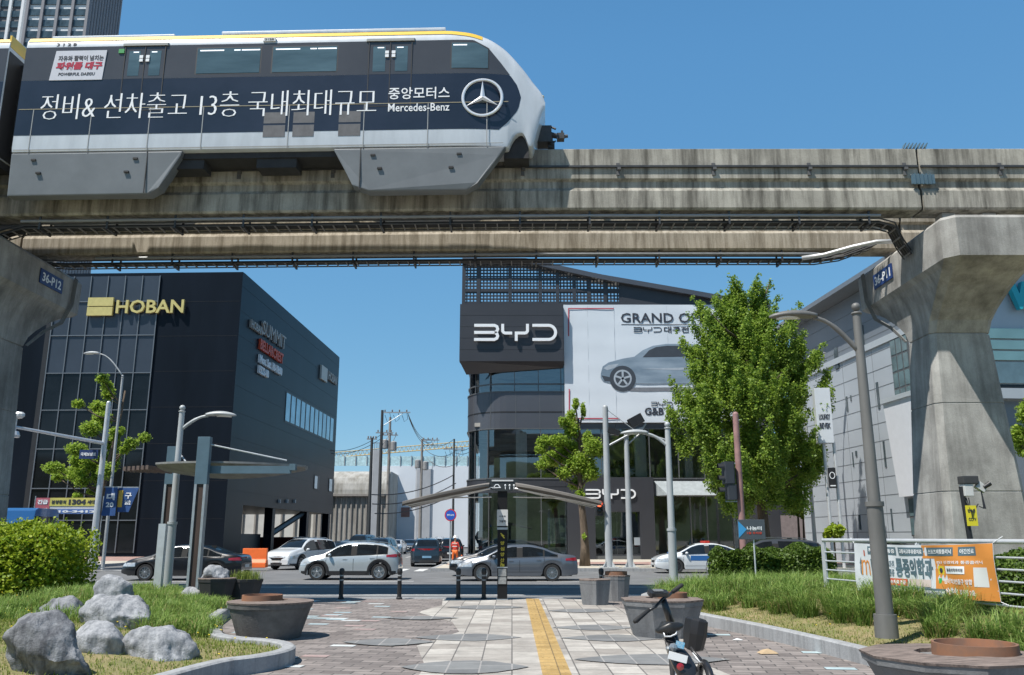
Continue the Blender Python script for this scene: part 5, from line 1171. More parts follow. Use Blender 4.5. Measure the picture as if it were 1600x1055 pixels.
make_car('sedan', 'white sedan at the far left kerb of the side street', 'car', SED, P_white, (P(545, 850, 88).x, 89, ZR), R(-90), TS)
make_car('suv', 'dark navy SUV last in the right lane of the side street', 'car', SUV, P_navy, (P(690, 850, 98).x, 99, ZR), R(90), TS)
# bus, only its roof shows over the hedge
bs = thing('bus', 'blue city bus whose roof shows above the left hedge', 'bus', (-28.1, 44.3, ZR), 0)
g = MB(); g.rings([[(x, -1.24, .35), (x, -1.25, 2.4), (x, -1.1, 3.05), (x, -.85, 3.16), (x, .85, 3.16), (x, 1.1, 3.05), (x, 1.25, 2.4), (x, 1.24, .35)] for x in (-6, -5.9, 4.2, 4.5)]); g.build('body', P_blue, bs, bevel=.04)
for x in range(-6, 4, 2): g = MB(); g.box(x+.15, x+1.9, -1.262, -1.24, 1.35, 2.4); g.build('side_window', car_glass, bs)
g = MB(); g.box(4.48, 4.52, -1.1, 1.1, 1.2, 2.75); g.build('rear_window', car_glass, bs)
for x in (-3.8, 2.6):
    g = MB(); g.lathe([(.3, -1.27), (.48, -1.27), (.5, -1.2), (.5, -.98), (.3, -.98)], (x, 0, .5), 20, 'y'); g.build('wheel', rubber, bs)
g = MB(); g.rbox(-2.5, 0, -.7, .7, 3.16, 3.36, .2); g.build('roof_unit', mat('roof_unit_white', (.5, .5, .5), .5), bs)

# ================================================================ STREET LAMPS, POLES, SIGNALS
def lamp(label, base, zt, r0, r1, ax, az, reach, m, hl=.85, sleeve=True, lean=0, grp='street lamps with side arms', az0=None):
    t = thing('street_lamp', label, 'street lamp', base, 0, grp); h = zt-base[2]
    g = MB(); g.cyl((0, 0, -.1), (lean*h, 0, h-.22), r0, r1, 16); g.build('pole', m, t, smooth=40)
    if sleeve:
        g = MB(); g.cyl((0, 0, -.1), (lean*.36*h, 0, h*.36), r0*1.12, r0*1.05, 16); g.cyl((lean*.36*h, 0, h*.36-.02), (lean*.37*h, 0, h*.37), r0*1.22, r0*1.22, 16); g.cyl((0, 0, -.1), (0, 0, .22), r0*1.5, r0*1.45, 16); g.build('pole_sleeve', m, t, smooth=40)
    g = MB(); g.ball((lean*h, 0, h-.10), r1*1.1, 12); g.cyl((lean*h, 0, h-.22), (lean*h, 0, h-.19), r1*1.25, r1*1.25, 14); g.build('finial', m, t, smooth=True)
    z0 = az0-base[2]; x0 = lean*z0; z1 = az-base[2]
    pts = [(x0+ax*reach*(1-math.cos(u*PI/2))*0+ax*reach*u, 0, lerp(z0, z1, math.sin(u*PI/2))) for u in [i/8 for i in range(9)]]
    g = MB(); g.tube(pts, [r1*.62]*5+[r1*.5]*4, 10); g.build('arm', m, t, smooth=True)
    p = Vector(pts[-1]); g = MB(); rs = []
    sl = .12
    for i in range(13):
        u = i/12; w_ = .17*hl*math.sin(PI*min(1, u*.9+.10))**.6+.02; hh = .10*hl*math.sin(PI*min(1, u*.85+.13))**.6+.012
        c = p+Vector((ax*(-.05+hl*u), 0, .02+hl*u*sl*(.9-u)))
        rs.append([c+Vector((0, w_*math.cos(a), (hh if math.sin(a) > 0 else hh*.45)*math.sin(a))) for a in [2*PI*k/14 for k in range(14)]])
    g.rings(rs); hd = g.build('head', m, t, smooth=True)
    g = MB(); rs = []
    for i in range(9):
        u = .35+.5*i/8; w_ = .12*hl*math.sin(PI*i/8)**.5+.004; c = p+Vector((ax*(-.05+hl*u), 0, .02+hl*u*sl*(.9-u)-.035*hl)); rs.append([c+Vector((0, w_*math.cos(a), .045*hl*math.sin(a))) for a in [2*PI*k/10 for k in range(10)]])
    g.rings(rs); g.build('lens', lampglass, hd, smooth=True)
    return t
b_ = G(1385, 985, .38); zt = P(1330, 470, b_.y).z; xt = P(1330, 470, b_.y).x
lamp('big dark gray street lamp in the right bed, its head pointing left', b_, zt, .108, .062, -1, P(1262, 497, b_.y).z, .68, gray_paint, .72, True, (xt-b_.x)/(zt-.4)*.0, az0=P(1336, 552, b_.y).z)
g = MB()
for z, a in ((1.42, .0), (1.32, .6), (1.2, .3), (.98, .2)): g.box(b_.x-.155, b_.x-.10, b_.y-.13, b_.y-.08, z, z+.06)
g = None
b_ = Vector((P(262, 900, 24.2).x, 24.2, .15)); lamp('gray street lamp behind the wing canopy, head pointing right', b_, P(279, 632, 24.2).z, .11, .075, 1, P(318, 650, 24.2).z, .75, gray_paint2, .85, True, az0=P(276, 672, 24.2).z)
b_ = Vector((P(1052, 890, 24.1).x, 24.1, .15)); lamp('gray street lamp in front of the showroom, head pointing left', b_, P(1048, 658, 24.1).z, .11, .075, -1, P(1010, 678, 24.1).z, .62, gray_paint2, .75, True, az0=P(1045, 698, 24.1).z)
b_ = Vector((P(192, 585, 47.5).x, 47.5, .06)); lamp('slender tall street lamp in front of the left glass facade', b_, P(192, 585, 47.5).z, .10, .06, -1, P(160, 553, 47.5).z, 1.5, gray_paint2, .9, False, az0=P(192, 588, 47.5).z)
b_ = Vector((P(1300, 850, 52).x-1, 52, .06)); lamp('distant street lamp whose small head shows right of the large tree', b_, P(1275, 566, 52).z, .12, .08, 1, P(1288, 553, 52).z, .9, gray_paint2, .8, False, az0=P(1276, 575, 52).z)

def pole_thing(name, label, cat, base, h, r0, r1, m, grp=None, plate=True, fin=True):
    t = thing(name, label, cat, base, 0, grp); g = MB(); g.cyl((0, 0, 0), (0, 0, h), r0, r1, 14); g.build('pole', m, t, smooth=40)
    if fin: g = MB(); g.ball((0, 0, h), r1*1.02, 10); g.build('cap', m, t, smooth=True)
    if plate:
        g = MB(); g.box(-r0*2.4, r0*2.4, -r0*2.4, r0*2.4, 0, .04)
        for k in range(4): a = PI/4+k*PI/2; g.add([(r0*math.cos(a), r0*math.sin(a), .35), (r0*2.3*math.cos(a), r0*2.3*math.sin(a), .04), (r0*math.cos(a), r0*math.sin(a), .04)], [(0, 1, 2)])
        g.build('base_plate', m, t)
    return t
def sig_head(par, c, n, horiz=True, lit=None, face=-1):
    g = MB(); L = .38*n+.1
    g.M = Matrix.Translation(c)
    if horiz: g.rbox(-L/2, L/2, -.14, .14, -.2, .2, .05)
    else: g.rbox(-.2, .2, -.14, .14, -L/2, L/2, .05)
    h = g.build('signal_head', black_plastic, par)
    for k in range(n):
        o = -L/2+.05+.19+.38*k; p = Vector(c)+Vector((o if horiz else 0, face*.15, 0 if horiz else -o)); g = MB()
        g.lathe([(.15, 0), (.13, face*.02), (.0, face*.03)], p, 14, 'y'); g.build('lens', lit if lit and k == 0 else mat('signal_lens_dark', (.02, .02, .02), .2, var=0), h)
        g = MB(); n_ = 10; g.rings([[(p.x+.17*math.cos(a), p.y, p.z+.17*math.sin(a)), (p.x+.17*math.cos(a), p.y+face*.22, p.z+.17*math.sin(a))] for a in [PI*k2/n_ for k2 in range(n_+1)]], caps=False, close=False); g.build('visor', black_plastic, h)
    return h
Y1 = 46.8
t = pole_thing('signal_pole', 'pale blue gray signal pole with base flange, left of the pair before the showroom', 'traffic signal', (P(952, 893, Y1).x, Y1, .06), P(948, 637, Y1).z-.06, .20, .15, gray_paint2, 'traffic signal poles')
red_on = mat('signal_red_lit', (1, .10, .03), .4, var=0, emit=3.); 
x0 = t.location.x; g = MB(); zc = P(938, 790, Y1).z-.06; g.box(-.75, -.1, -.05, .05, zc-.03, zc+.03); g.build('bracket', gray_paint2, t)
sig_head(t, (P(936, 795, Y1).x-x0, -.1, zc-.12), 2, False, red_on)
g = MB(); g.tube([(0, 0, P(948, 700, Y1).z), (1.6, -.2, P(978, 676, Y1).z), (3.2, -.3, P(1000, 690, Y1).z)], .06, 7); g.tube([(0, 0, P(948, 640, Y1).z), (1.6, -.2, P(978, 676, Y1).z)], .02, 5); g.build('arm', gray_paint2, t)
t = pole_thing('signal_pole', 'gray signal pole carrying tilted camera boxes, right of the pair before the showroom', 'traffic signal', (P(985, 893, Y1).x, Y1, .06), P(975, 680, Y1).z-.06, .17, .13, gray_paint2, 'traffic signal poles')
zz_ = P(975, 672, Y1).z
g = MB(); g.M = Matrix.Translation((.55, 0, zz_+.45)) @ Matrix.Rotation(R(-28), 4, 'Y'); g.rbox(-.42, .42, -.15, .15, -.26, .26, .05); g.build('signal_back', black_plastic, t)
g = MB(); g.M = Matrix.Translation((-.7, 0, zz_-.15)) @ Matrix.Rotation(R(20), 4, 'Y'); g.rbox(-.35, .35, -.15, .15, -.15, .15, .04); g.box(-.02, .02, -.02, .02, .1, .5); g.build('camera', black_plastic, t)
g = MB(); g.tube([(0, 0, zz_-.9), (.7, 0, zz_-.3), (1.1, 0, zz_+.3)], .05, 6); g.tube([(-.9, 0, zz_-.3), (0, 0, zz_-.2), (1.0, 0, zz_+.1)], .05, 6); g.box(.25, .55, -.1, .1, zz_-6.2, zz_-5.8); g.build('bracket', gray_paint2, t)
Y2 = 25.6-1.2
t = pole_thing('signal_pole', 'rust pink pole with a black signal seen from the side, behind the hedge', 'traffic signal', (P(1163, 880, Y2).x, Y2, .1), P(1151, 648, Y2).z-.1, .105, .085, mat('pink_pole_paint', (.30, .17, .16), .6, var=.2, scale=4), 'traffic signal poles')
x0 = t.location.x; za = P(1140, 725, Y2).z
g = MB(); g.box(-.42, 0, -.02, .02, za-.1, za-.07); g.box(-.42, 0, -.02, .02, za-1.16, za-1.13); g.build('bracket', steel, t)
g = MB(); g.rbox(-.46, -.16, -.22, .16, za-.66, za-.05, .04); g.rbox(-.40, -.12, -.2, .14, za-1.1, za-.68, .04); h = g.build('signal_head', mat('signal_housing', (.035, .04, .05), .5), t)
for k in range(3): g = MB(); g.rings([[(-.46+.10*math.cos(a)*0-.0-u, -.10+.12*math.cos(a), za-.22-.33*k+.12*math.sin(a)) for a in [PI*j/8 for j in range(9)]] for u in (0, .16)], caps=False, close=False); g.build('visor', black_plastic, h)
# left: mast with long arm, traffic camera, road sign and banners
t = pole_thing('signal_mast', 'pale steel mast with a long arm reaching left toward the shaded pier', 'mast', (P(170, 630, 46.6).x, 46.6, .06), P(171, 630, 46.6).z-.06, .18, .12, steel_light, None)
ml = t.location; g = MB(); pa, pb = P(163, 693, 46.6), P(22, 667, 42); g.tube([pa-ml, pb-ml], [.10, .07], 8); g.build('arm', steel_light, t)
g = MB(); pc = P(25, 655, 42)-ml; g.lathe([(.25, 0), (.28, .1), (.2, .3)], (pc.x, pc.y, pc.z-.9), 12, 'z'); g.ball((pc.x+.1, pc.y, pc.z+.2), .26, 10, (1.3, .8, .7)); g.box(pc.x-.05, pc.x+.05, pc.y-.05, pc.y+.05, pc.z-.8, pc.z+.1); g.build('camera', steel_light, t)
g = MB(); q0, q1 = P(125, 703, 46)-ml, P(152, 717, 46)-ml; g.box(q0.x, q1.x, q0.y-.02, q0.y+.02, q1.z, q0.z); g.box(q1.x, .0, q0.y+.02, q0.y+.06, (q0.z+q1.z)/2-.03, (q0.z+q1.z)/2+.03); sgn = g.build('road_sign', mat('sign_navy', (.02, .04, .13), .4, var=0), t)
g = MB(); write(g, '국채보상로', q0.x+.08, q1.x-.08, lerp(q1.z, q0.z, .3), lerp(q1.z, q0.z, .7), q0.y-.03, .01, .03); g.build('sign_lettering', white_m, sgn)
for k, (p0, p1) in enumerate((((166, 762), (180, 806)), ((182, 762), (203, 800)))):
    t = thing('street_banner', ('blue street banner hanging left of the lamp pole', 'blue and yellow street banner hanging right of the lamp pole')[k], 'banner', (0, 0, 0), 0, 'blue banners on the left lamp pole')
    a, b = P(*p0, 46.9), P(*p1, 46.9); g = MB()
    g.wallpoly([(a.x, a.z), (b.x+(.25 if k else 0), a.z), (b.x-(.2 if k else 0), b.z), (a.x+(.05 if k else -.1), b.z)], 46.86+k*.3, 46.9+k*.3); c_ = g.build('cloth', mat('banner_blue', (.03, .09, .26), .6, var=.2, scale=3), t)
    g = MB(); g.box(a.x-.1, b.x+.2, 46.87+k*.3, 46.91+k*.3, a.z+.0, a.z+.06); g.build('rod', steel, t)
    g = MB(); write(g, ('대', '구')[k], a.x+.1+.3*k, b.x-.1, lerp(a.z, b.z, .45), lerp(a.z, b.z, .2), 46.85+k*.3, .01, .04); write(g, '2025'[:2+k], a.x+.1+.3*k, b.x-.12, lerp(a.z, b.z, .7), lerp(a.z, b.z, .52), 46.85+k*.3, .01, .04); g.build('lettering', white_m, c_)
    if k: g = MB(); g.box(a.x+.05, a.x+.28, 46.84+.28, 46.85+.3, lerp(a.z, b.z, .8), lerp(a.z, b.z, .1)); g.build('yellow_stripe', yellow_m, c_)
t = thing('advert_banner', 'advert banner with telephone number stretched in front of the dark glass facade', 'banner', (0, 0, 0)); yb2 = 47.2
a, b = P(57, 778, yb2), P(155, 803, yb2); am, bm2 = P(79, 778, yb2), P(148, 791, yb2)
g = MB(); g.box(a.x, b.x, yb2, yb2+.03, b.z, a.z); c_ = g.build('cloth', mat('advert_white', (.55, .55, .58), .6, var=.05), t)
g = MB(); g.box(a.x, am.x, yb2-.02, yb2-.002, b.z, a.z); g.build('red_block', mat('advert_red', (.40, .10, .13), .6, var=.1), c_)
g = MB(); g.box(am.x, bm2.x, yb2-.02, yb2-.002, bm2.z, a.z); g.build('yellow_block', mat('advert_yellow', (.55, .50, .12), .6, var=.1), c_)
g = MB(); g.box(am.x, b.x, yb2-.02, yb2-.002, b.z, bm2.z-.15); g.build('blue_block', mat('advert_blue', (.10, .18, .42), .6, var=.1), c_)
hzz = a.z-bm2.z
g = MB(); write(g, '분양문의', am.x+.1, lerp(am.x, bm2.x, .36), bm2.z+.12, a.z-.12, yb2-.025, .01, .03); write(g, '1304', lerp(am.x, bm2.x, .42), lerp(am.x, bm2.x, .8), bm2.z+.08, a.z-.08, yb2-.025, .01, .05); write(g, '세대', lerp(am.x, bm2.x, .83), bm2.x, bm2.z+.12, a.z-.12, yb2-.025, .01, .03); g.build('lettering', ink, c_)
g = MB(); write(g, '010-3412', am.x+.1, b.x-.2, b.z+.06, bm2.z-.22, yb2-.025, .01, .05); write(g, '모집', a.x+.1, am.x-.1, b.z+.1, bm2.z-.1, yb2-.025, .01, .05); write(g, '긴급', a.x+.1, am.x-.1, bm2.z+.1, a.z-.1, yb2-.025, .01, .05); g.build('lettering', white_m, c_)
g = MB()
for x in (a.x-.1, b.x+.1): g.cyl((x, yb2+.1, .06), (x, yb2+.1, a.z+.1), .03, .03, 6)
g.build('post', steel, t)

# utility poles and wires
def upole(label, px, pyt, Y, r, m, arms, trans=False):
    x = P(px, 800, Y).x; h = P(px, pyt, Y).z-.05; t = thing('utility_pole', label, 'utility pole', (x, Y, .05), 0, 'utility poles along the side street')
    g = MB(); g.cyl((0, 0, 0), (0, 0, h), r*1.25, r*.8, 10); g.build('pole', m, t, smooth=40)
    for dz, x0, x1 in arms:
        g = MB(); g.box(x0, x1, -.06, .06, h-dz, h-dz+.12); 
        n = 4
        if x1-x0 > 1: g.tube([(0, 0, h-dz-1.4), (x1*.75, 0, h-dz)], .035, 5)
        ca = g.build('crossarm', steel, t); g = MB()
        for i in range(n): xx = lerp(x0, x1, (i+.5)/n); g.lathe([(.03, .1), (.09, .16), (.04, .22), (.09, .28), (.03, .36)], (xx, 0, h-dz), 8)
        g.build('insulator', mat('insulator_brown', (.14, .10, .08), .4), ca)
        if x1-x0 > 2:
            g = MB()
            for i in range(3): xx = lerp(x0, x1, (i+1)/3.4); g.tube([(xx, 0, h-dz), (xx+.1, .1, h-dz-.6), (xx-.25, .1, h-dz-.9), (xx-.5, 0, h-dz-.2)], .025, 5)
            g.build('jumper_wire', black_plastic, t)
    if trans: g = MB(); g.lathe([(.28, 0), (.34, .05), (.34, .9), (.2, 1.0)], (.45, 0, h-3.6), 12); g.lathe([(.28, 0), (.34, .05), (.34, .9), (.2, 1.0)], (-.45, 0, h-3.4), 12); g.build('transformer', mat('transformer_gray', (.30, .31, .32), .5), t)
    return Vector((x, Y, h+.05))
cp = mat('concrete_pole', (.26, .25, .24), .85, var=.15); dp = mat('dark_pole', (.045, .05, .055), .6, var=.1)
W0 = upole('tallest utility pole, crossarm reaching right, by the factory shed', 592, 641, 88, .17, dp, [(.3, -.1, 2.9), (2.4, -.6, 1.2)])
W1 = upole('pale utility pole just right of the tallest one', 605, 652, 92, .16, cp, [(2.0, -.9, .9)], True)
W2 = upole('short dark utility pole left of the tallest one', 577, 684, 84, .16, dp, [(.2, -.5, .5)])
W3 = upole('utility pole before the stair tower with a small crossarm', 657, 686, 100, .16, cp, [(.2, -.1, 2.0)], True)
W4 = upole('slim utility pole near the showroom corner', 708, 686, 96, .12, dp, [(1.2, -1.2, 1.2)])
def wire(label, a, b, sag, r=.03, n=1, sp=.35):
    t = thing('overhead_wire', label, 'wire', (0, 0, 0), 0, 'overhead wires of the side street'); g = MB()
    for k in range(n):
        o = Vector((k*sp*.3, 0, -k*sp)); pts = [a.lerp(b, i/12)+o-Vector((0, 0, sag*4*(i/12)*(1-i/12))) for i in range(13)]; g.tube(pts, r, 4, False)
    g.build('strand', black_plastic, t)
wire('wires from the tallest pole down to the pole before the stair tower', W0+Vector((2.6, 0, -.2)), W3+Vector((1, 0, 0)), 1.0, n=3)
wire('wires from the stair tower pole to the slim pole', W3, W4, .8, n=3, sp=1.2); wire('low bundle of wires crossing before the white warehouse', W2+Vector((0, 0, -5.5)), W4+Vector((0, 0, -4)), .7, .05, 3, .9)
wire('wires from the left building to the tallest pole', Vector((HX+2.5, 100, W0.z-3)), W0+Vector((0, 0, -2.5)), .6, n=2); wire('wires from the slim pole to the showroom', W4+Vector((0, 0, -1.2)), Vector((BXL+.5, 78, W4.z-2)), .5, n=2)

# ================================================================ SHELTERS
# fabric parasol with two sloping wings on a dark pillar
cx_, cy_ = P(785, 900, 24.4).x, 24.2
t = thing('crossing_parasol', 'two winged taupe fabric parasol on a black information pillar', 'parasol', (cx_, cy_, 0))
g = MB(); g.box(-.135, .135, -.10, .10, .0, 2.9); g.build('pillar', mat('pillar_black', (.014, .014, .015), .5, var=.1, spec=.2), t, bevel=.012)
g = MB(); g.box(-.15, .15, -.125, -.10, 1.96, 2.40); pb_ = g.build('white_panel', mat('panel_white', (.55, .55, .54), .4, var=.03), t)
g = MB(); write(g, '그늘막', -.10, .10, 2.05, 2.12, -.128, .004, .02); write(g, '수성구', -.09, .09, 2.2, 2.24, -.128, .004, .02); g.build('panel_lettering', ink, pb_)
g = MB(); g.box(-.145, .145, -.12, .11, 1.86, 1.92); g.box(-.145, .145, -.12, .11, .84, .87); g.box(-.16, .16, -.13, .13, 0, .03); g.build('collar', steel, t)
yl = mat('letter_yellow', (.55, .45, .04), .5, var=0); g = MB()
for k, chh in enumerate('양심양산대'): write(g, chh, -.055, .055, 1.45-k*.15, 1.55-k*.15, -.104, .006, .03)
for z in (1.70, .92): g.ribbon([(-.05, z+.06), (.03, z), (-.01, z-.0), (.06, z-.07)], .03, -.102, -.108)
g.build('pillar_lettering', yl, t)
for z0, z1 in ((.62, .82), (.42, .60)): 
    g = MB(); g.box(-.11, .11, -.122, -.10, z0, z1); g.build('notice', mat('notice_gray', (.32, .33, .32), .5, col2=(.2, .2, .2), scale=20), t)
zc = 3.0
g = MB(); g.wallpoly([(-.46, 3.24), (.46, 3.24), (.44, 3.08), (.26, 2.90), (-.26, 2.90), (-.44, 3.08)], -.16, .16); hb_ = g.build('hub', mat('hub_black', (.03, .035, .037), .4), t)
g = MB(); g.box(-.30, .30, -.18, -.161, 3.17, 3.21); g.build('hub_light', mat('hub_strip', (.6, .6, .6), .4, var=0), hb_)
g = MB(); g.ribbon([(-.36, 3.0), (-.24, 3.0), (-.19, 3.08), (-.12, 3.08), (-.06, 3.0), (-.28, 2.99)], .022, -.161, -.17)
for x in (.08, .2, .32): g.ball((x, -.165, 3.06), .028, 8); g.wallpoly([(x-.015, 3.04), (x+.015, 3.04), (x+.008, 2.95), (x-.008, 2.95)], -.17, -.161)
g.build('hub_emblem', white_m, hb_)
fab = mat('parasol_fabric', (.17, .155, .14), .85, var=.06, scale=3)
for q in (-1, 1):
    g = MB(); rs = []; n = 14
    for i in range(n+1):
        u = i/n; x = q*(.36+2.28*u); z = 3.14-.50*u**1.15; half = .55+.65*min(1, u*1.5)**.7
        m_ = 9; rs.append([(x, lerp(-half, half, k/m_), z-.07*abs(2*k/m_-1)**2) for k in range(m_+1)])
    up = rs; lowr = [[(p[0], p[1], p[2]-.012) for p in r_] for r_ in rs]
    g.rings(up, caps=False, close=False); g.rings(lowr, caps=False, close=False)
    e = up[-1]; g.add(e+[(p[0], p[1], p[2]-.12) for p in e], [(k, k+1, k+len(e)+1, k+len(e)) for k in range(len(e)-1)])
    for side in (0, -1):
        e = [r_[side] for r_ in up]; g.add(e+[(p[0], p[1], p[2]-.06) for p in e], [(k, k+1, k+len(e)+1, k+len(e)) for k in range(len(e)-1)])
    g.build('canopy', fab, t, smooth=45)
    g = MB()
    for y in (-.5, 0, .5): g.tube([(q*.35, y*.3, 2.98), (q*2.6, y*1.6, 2.52-.03)], .02, 6)
    g.tube([(q*.3, -.02, 2.75), (q*1.6, -.02, 2.72)], .022, 6); g.build('strut', steel_light, t)
# wing canopy on steel posts
Yc = 21.5; t = thing('wing_canopy', 'gray boat shaped canopy slung between blue topped wood and steel posts', 'canopy', (P(320, 900, Yc).x, Yc, .25)); L0 = t.location
def loc(px, py, Y=Yc): v = P(px, py, Y)-L0; return v
def mast_(px, pyt, Y, x_off=0, w=.17):
    a = loc(px, pyt, Y); zb = loc(px, 757, Y).z
    g = MB(); g.box(a.x-w, a.x+w, a.y-.09, a.y+.09, zb, a.z); m = g.build('mast_top', blue_steel, t, bevel=.01)
    g = MB(); g.box(a.x-w+.01, a.x-w+.07, a.y-.10, a.y+.10, -.3, zb); g.box(a.x+w-.07, a.x+w-.01, a.y-.10, a.y+.10, -.3, zb); g.build('mast_channel', steel, t)
    g = MB(); g.box(a.x-w+.071, a.x+w-.071, a.y-.06, a.y+.06, -.3, zb); g.build('mast_board', mat('dark_wood', (.055, .035, .028), .7, var=.3, scale=6, stretch=(1, 1, .1)), t)
    return a, zb
m1, zb1 = mast_(321, 683, Yc, w=.155); m2, zb2 = mast_(272, 698, Yc+3.2, w=.155)
g = MB(); a = loc(250, 880, Yc+.6); g.box(a.x-.09, a.x+.09, a.y-.08, a.y+.08, -.3, loc(250, 818, Yc).z); g.build('short_post', steel_light, t)
g = MB(); rs = []; xl, xr = loc(258, 722, Yc+1.5).x, loc(472, 724, Yc+1.0).x; zc = loc(400, 722).z
n = 18
for i in range(n+1):
    u = i/n; x = lerp(xl, xr, u); half = 1.25*math.sin(PI*min(1, .12+u*.86))**.7; yc = 1.5; zt = zc+.06-.03*u; dp_ = .30*math.sin(PI*min(1, .1+.85*u))**.9
    rs.append([(x, yc-half, zt), (x, yc-half, zt-.05), (x, yc-half*.7, zt-.06-dp_*.6), (x, yc, zt-.07-dp_), (x, yc+half*.7, zt-.06-dp_*.6), (x, yc+half, zt-.05), (x, yc+half, zt)])
g.rings(rs); g.build('wing', mat('wing_metal', (.24, .235, .225), .55, .3, var=.2, scale=4), t, smooth=30)
g = MB(); b0, b1 = loc(308, 733), loc(452, 733); g.box(b0.x, b1.x, .12, .24, b0.z-.10, b0.z+.09); g.box(b1.x-.03, b1.x+.12, .1, .26, b0.z-.02, b0.z+.14); g.build('side_beam', blue_steel, t)
g = MB(); g.tube([(m1.x+.1, 0, m1.z-.18), (loc(440, 716).x, .5, zc+.08)], .022, 6); g.tube([(m2.x+.1, m2.y, m2.z-.1), (loc(310, 716, Yc+3).x, 2.4, zc+.06)], .022, 6); g.build('tie_rod', steel_light, t)
g = MB()
for i in range(6): x = xl-.12-i*.16; g.box(x-.05, x+.02, .7+.1*i, 2.3-.1*i, zc-.13, zc-.02)
g.build('louvre', mat('louvre_brown', (.14, .10, .085), .6), t)

# ================================================================ BOLLARDS, PLANTERS, BARRIERS
pr = thing('bollard', 'x', 'bollard', (0, 0, 0), 0, 'black bollards along the plaza kerb')
g = MB(); g.lathe([(.085, 0), (.085, .03), (.06, .05), (.058, .66), (.072, .68), (.072, .76), (.06, .80), (.0, .82)], n=16, caps=False); g.build('post', mat('bollard_black', (.02, .021, .023), .5, var=.15), pr, smooth=40)
for z in (.48, .60): g = MB(); g.cyl((0, 0, z), (0, 0, z+.035), .062, .062, 16); g.build('reflective_band', mat('band_silver', (.30, .31, .31), .4, var=0), pr)
spots = [(533, 'in front of the crossover front door'), (624, 'in front of the crossover tail'), (716, 'in front of the gray sedan front wheel'), (756, 'just left of the parasol pillar'), (940, 'beside the small concrete planters')]
for i, (px, lb_) in enumerate(spots):
    o = pr if i == 0 else copy_tree(pr); o.location = (P(px, 932, 24.45).x, 24.42, .012); o['label'] = 'black bollard with silver bands '+lb_
pl_c = concrete('planter_concrete', (.27, .275, .28), (.19, .19, .195), 3., .42, bump=.3, stain=.4)
def planter(label, c, r0, r1, h, n, rust_ring=None, m=pl_c, rot=0, seat=True, grp='inverted cone concrete planters'):
    t = thing('planter', label, 'planter', c, rot, grp); g = MB()
    g.lathe([(r0, 0), (lerp(r0, r1, .8), h*.80), (r1*.955, h*.80+.005), (r1*.955, h*.83), (r1*.975, h*.835), (r1*.99, h*.955)], n=n, caps=True); g.build('bowl', m, t, smooth=30 if n > 12 else False)
    if seat:
        g = MB(); k_ = .40; g.lathe([(r1*1.0, h*.955), (r1*1.01, h), (r1*k_, h+.015), (r1*k_, h*.9)], n=n, caps=False); g.build('seat_boards', wood_bench, t)
    if rust_ring: g = MB(); x, rr = rust_ring; g.lathe([(rr*1.02, h*.7), (rr, h+.10), (rr*.93, h+.10), (rr*.9, h+.02), (.01, h+.03)], (x, 0, 0), 24, caps=False); g.build('rusty_collar', rust, t, smooth=30)
    return t
planter('large round planter bench with rust stained wooden top beside the left kerb', (-4.15, 15.35, 0), .52, .72, .60, 28, (-.15, .34), mat('planter_dark_concrete', (.12, .115, .11), .85, var=.25, scale=4, bump=.3))
planter('large faceted gray planter behind the parked bicycle', (2.62, 15.6, 0), .54, .73, .62, 8, (.22, .26), rot=R(22))
planter('planter with weathered boards and a wide rusty collar at the lower right corner', (4.42, 9.1, 0), .58, .86, .53, 10, (.28, .40), rot=R(12))
planter('small faceted planter with dark right flank near the yellow strip end', (P(930, 900, 22.4).x, 22.6, 0), .36, .44, .62, 6, rot=R(30)); planter('small planter with orange rusty rim behind its darker neighbour', (P(962, 900, 24).x, 23.9, 0), .30, .38, .66, 12, (0, .30))
planter('small dark planter on the left lawn carrying a pale rock', (P(338, 920, 21).x, 21.0, .2), .34, .46, .52, 8, m=mat('planter_black', (.035, .035, .036), .8, var=.2)); planter('small black planter with grass right of the rock planter', (P(368, 920, 21).x+.1, 21.4, .2), .32, .44, .5, 8, m=MATS['planter_black'], seat=False)
stuff(blades('planter_grass', np.stack([P(368, 920, 21).x+.1+RNG.normal(0, .15, 500), 21.4+RNG.normal(0, .15, 500), np.full(500, .66)], 1), .22, .012, .5, grass_m))
pr = thing('water_barrier', 'orange water filled road barrier behind the black sedan tail', 'barrier', (P(400, 880, 46.8).x, 46.9, .06))
g = MB(); g.rings([[(x, y*k, z) for y, z, k in ((-.25, 0, 1), (-.25, .25, 1), (-.12, .45, 1), (-.10, 1.0, 1), (.10, 1.0, 1), (.12, .45, 1), (.25, .25, 1), (.25, 0, 1))] for x in (-.75, .55)]); g.build('shell', orange_m, pr, bevel=.04)
g = MB(); g.cyl((-.3, 0, 1.0), (-.3, 0, 1.05), .08, .08); g.build('cap', black_plastic, pr)

